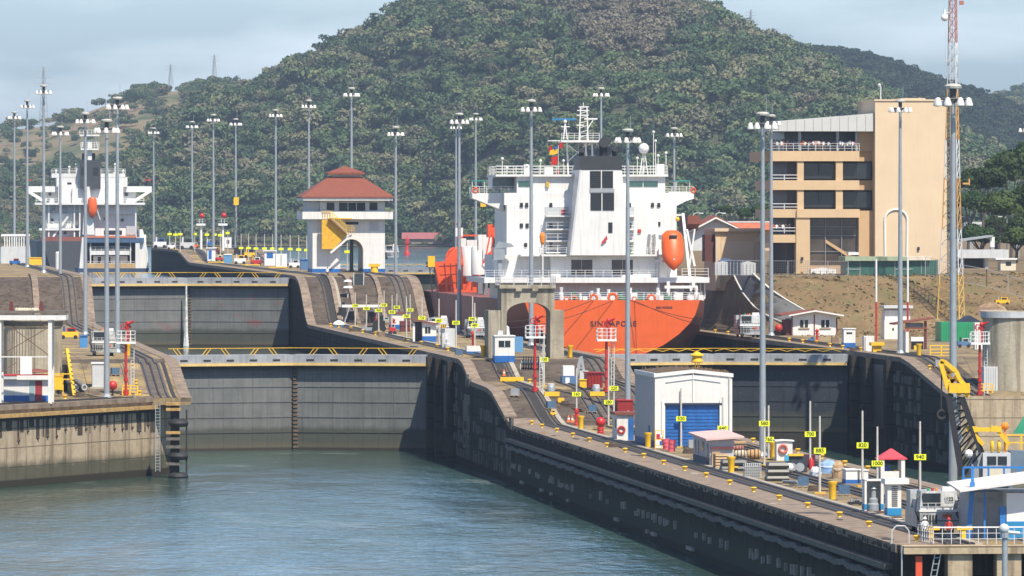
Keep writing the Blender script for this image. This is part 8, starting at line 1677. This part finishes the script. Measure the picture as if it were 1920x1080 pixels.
def sw(px, py, y=0): lx, lz = (px-1148)/13.14, (415+13.14*(H-8)-py)/13.14; return pw+Vector((lx*CT-y*ST, lx*ST+y*CT, lz))
lr = hit(1408, 634)+Vector((0, 1, 2.6)); ll = hit(893, 634)+Vector((0, 1, 2.4))
for a, c, lab in ((sw(1178, 562, -.1), lr, 'upper thin tow cable from the stern to the right bank locomotive'), (sw(1190, 564, -.1), lr+Vector((.4, -6, -1.2)), 'lower thin tow cable from the stern towards the right bank'), (sw(1113, 562, -.1), ll, 'upper thin tow cable from the stern to the left locomotive'), (sw(1149, 564, -.1), ll+Vector((.5, -5, -1)), 'lower thin tow cable from the stern towards the centre wall')):
    t = MB(); n_ = 10; P_ = [a.lerp(c, k/n_)-Vector((0, 0, 1.2*math.sin(math.pi*k/n_))) for k in range(n_+1)]; t.path([q-a for q in P_], .045, 5); o = t.build('tow_cable', slotm, None, loc=a); tag(o, lab, 'cable', 'tow cables of the orange ship')

# small loose things on the deck, each by something one can find
def pallet(px, py, lab, m_=None, n=2):
    p = hit(px, py); t = thing('pallet', lab, 'pallet', p, TH+random.uniform(-.3, .3), 'loose pallets'); m_ = m_ or tan; b = MB()
    for k in range(5): b.box(0, -.5+k*.25, .12, 1.2, .16, .03)
    part(b, 'board', m_, t); b = MB()
    for k in (-.5, 0, .5): b.box(k, 0, 0, .1, 1.1, .12)
    part(b, 'bearer', m_, t)
    part(MB().box(.05, .05, .15, .9, .8, .25+.25*n), 'load', random.choice([grey, mat('load_brown', (.20, .14, .09), .9, .3, 3), mat('load_blue', (.06, .12, .2), .7, .2, 3)]), t)
def coil(px, py, lab, m_=None):
    t = thing('hose_coil', lab, 'hose', hit(px, py), 0, 'coiled hoses and ropes'); b = MB()
    for k in range(4): b.torus((0, 0, .08+k*.11), .5-.04*k, .06, 'z', 16, 5)
    part(b, 'coil', m_ or mat('rope_dark', (.10, .07, .05)), t); o = MB().path([(.5, 0, .08), (1.1, -.4, .06), (1.6, -.2, .06)], .06, 5); part(o, 'loose_end', m_ or mat('rope_dark', (.10, .07, .05)), t)
def bundle(px, py, lab, m_):
    t = thing('pipe_bundle', lab, 'pipes', hit(px, py), TH+.4, 'stacked pipes'); 
    for k in range(5): part(MB().tube((-.2+.14*(k % 3)-.07*(k > 2), -1.2, .08+.12*(k > 2)), (-.2+.14*(k % 3)-.07*(k > 2), 1.2, .08+.12*(k > 2)), .07), 'pipe', m_, t)
    part(MB().box(-.1, -.9, 0, .55, .06, .04), 'bearer', tan, t)
for a in ((1505, 914, 'pallet with a low load left of the 885 sign foot'), (1582, 930, 'pallet with load right of the yellow post at the 885 sign'), (1298, 842, 'pallet with load before the blue shed door'), (1110, 775, 'pallet with load below the red container'), (1032, 768, 'pallet with load below the left yellow beam'), (965, 745, 'pallet with load below the long yellow beam'), (860, 668, 'pallet with load left of the white and blue box'), (715, 634, 'pallet with load in front of the forklift'), (1565, 645, 'pallet with load right of the bungalow corner'), (1760, 690, 'pallet with load below the yellow double barrier'), (215, 705, 'pallet with load right of the quay light pole')): pallet(*a)
for a in ((1526, 921, 'dark hose coil at the foot of the 885 sign'), (1290, 850, 'dark hose coil right of the two drums'), (1060, 760, 'hose coil between the two yellow beams'), (940, 700, 'hose coil left of the orange cone'), (660, 622, 'hose coil beside the white dome cover'), (1600, 662, 'hose coil by the narrow booth'), (1150, 840, 'hose coil in front of the small guard hut'), (150, 745, 'hose coil right of the yellow ladder stair')): coil(*a)
for a in ((1486, 907, 'stacked grey pipes left of the 885 sign', steel), (1085, 770, 'stacked rusty pipes by the 160 sign', mat('rusty', (.16, .09, .06))), (780, 652, 'stacked grey pipes in front of the lookout hut', steel), (1650, 930, 'stacked grey pipes behind the open white cabinet', steel)): bundle(*a)
b = MB()
HAZE = .000052
m = bpy.data.materials.new('haze'); MC['haze'] = m; m.use_nodes = True
m.node_tree.nodes.remove(m.node_tree.nodes['Principled BSDF'])
pv = m.node_tree.nodes.new('ShaderNodeVolumePrincipled'); pv.inputs['Color'].default_value = (.54, .68, .90, 1); pv.inputs['Density'].default_value = HAZE; pv.inputs['Anisotropy'].default_value = 0
m.node_tree.links.new(pv.outputs[0], m.node_tree.nodes['Material Output'].inputs['Volume'])
b = MB(); b.bb(-2600, 2600, -60, 6900, -8, 215)
tag(b.build('haze', m), 'thin pale haze in the air over the locks and hills', 'haze', kind='stuff')
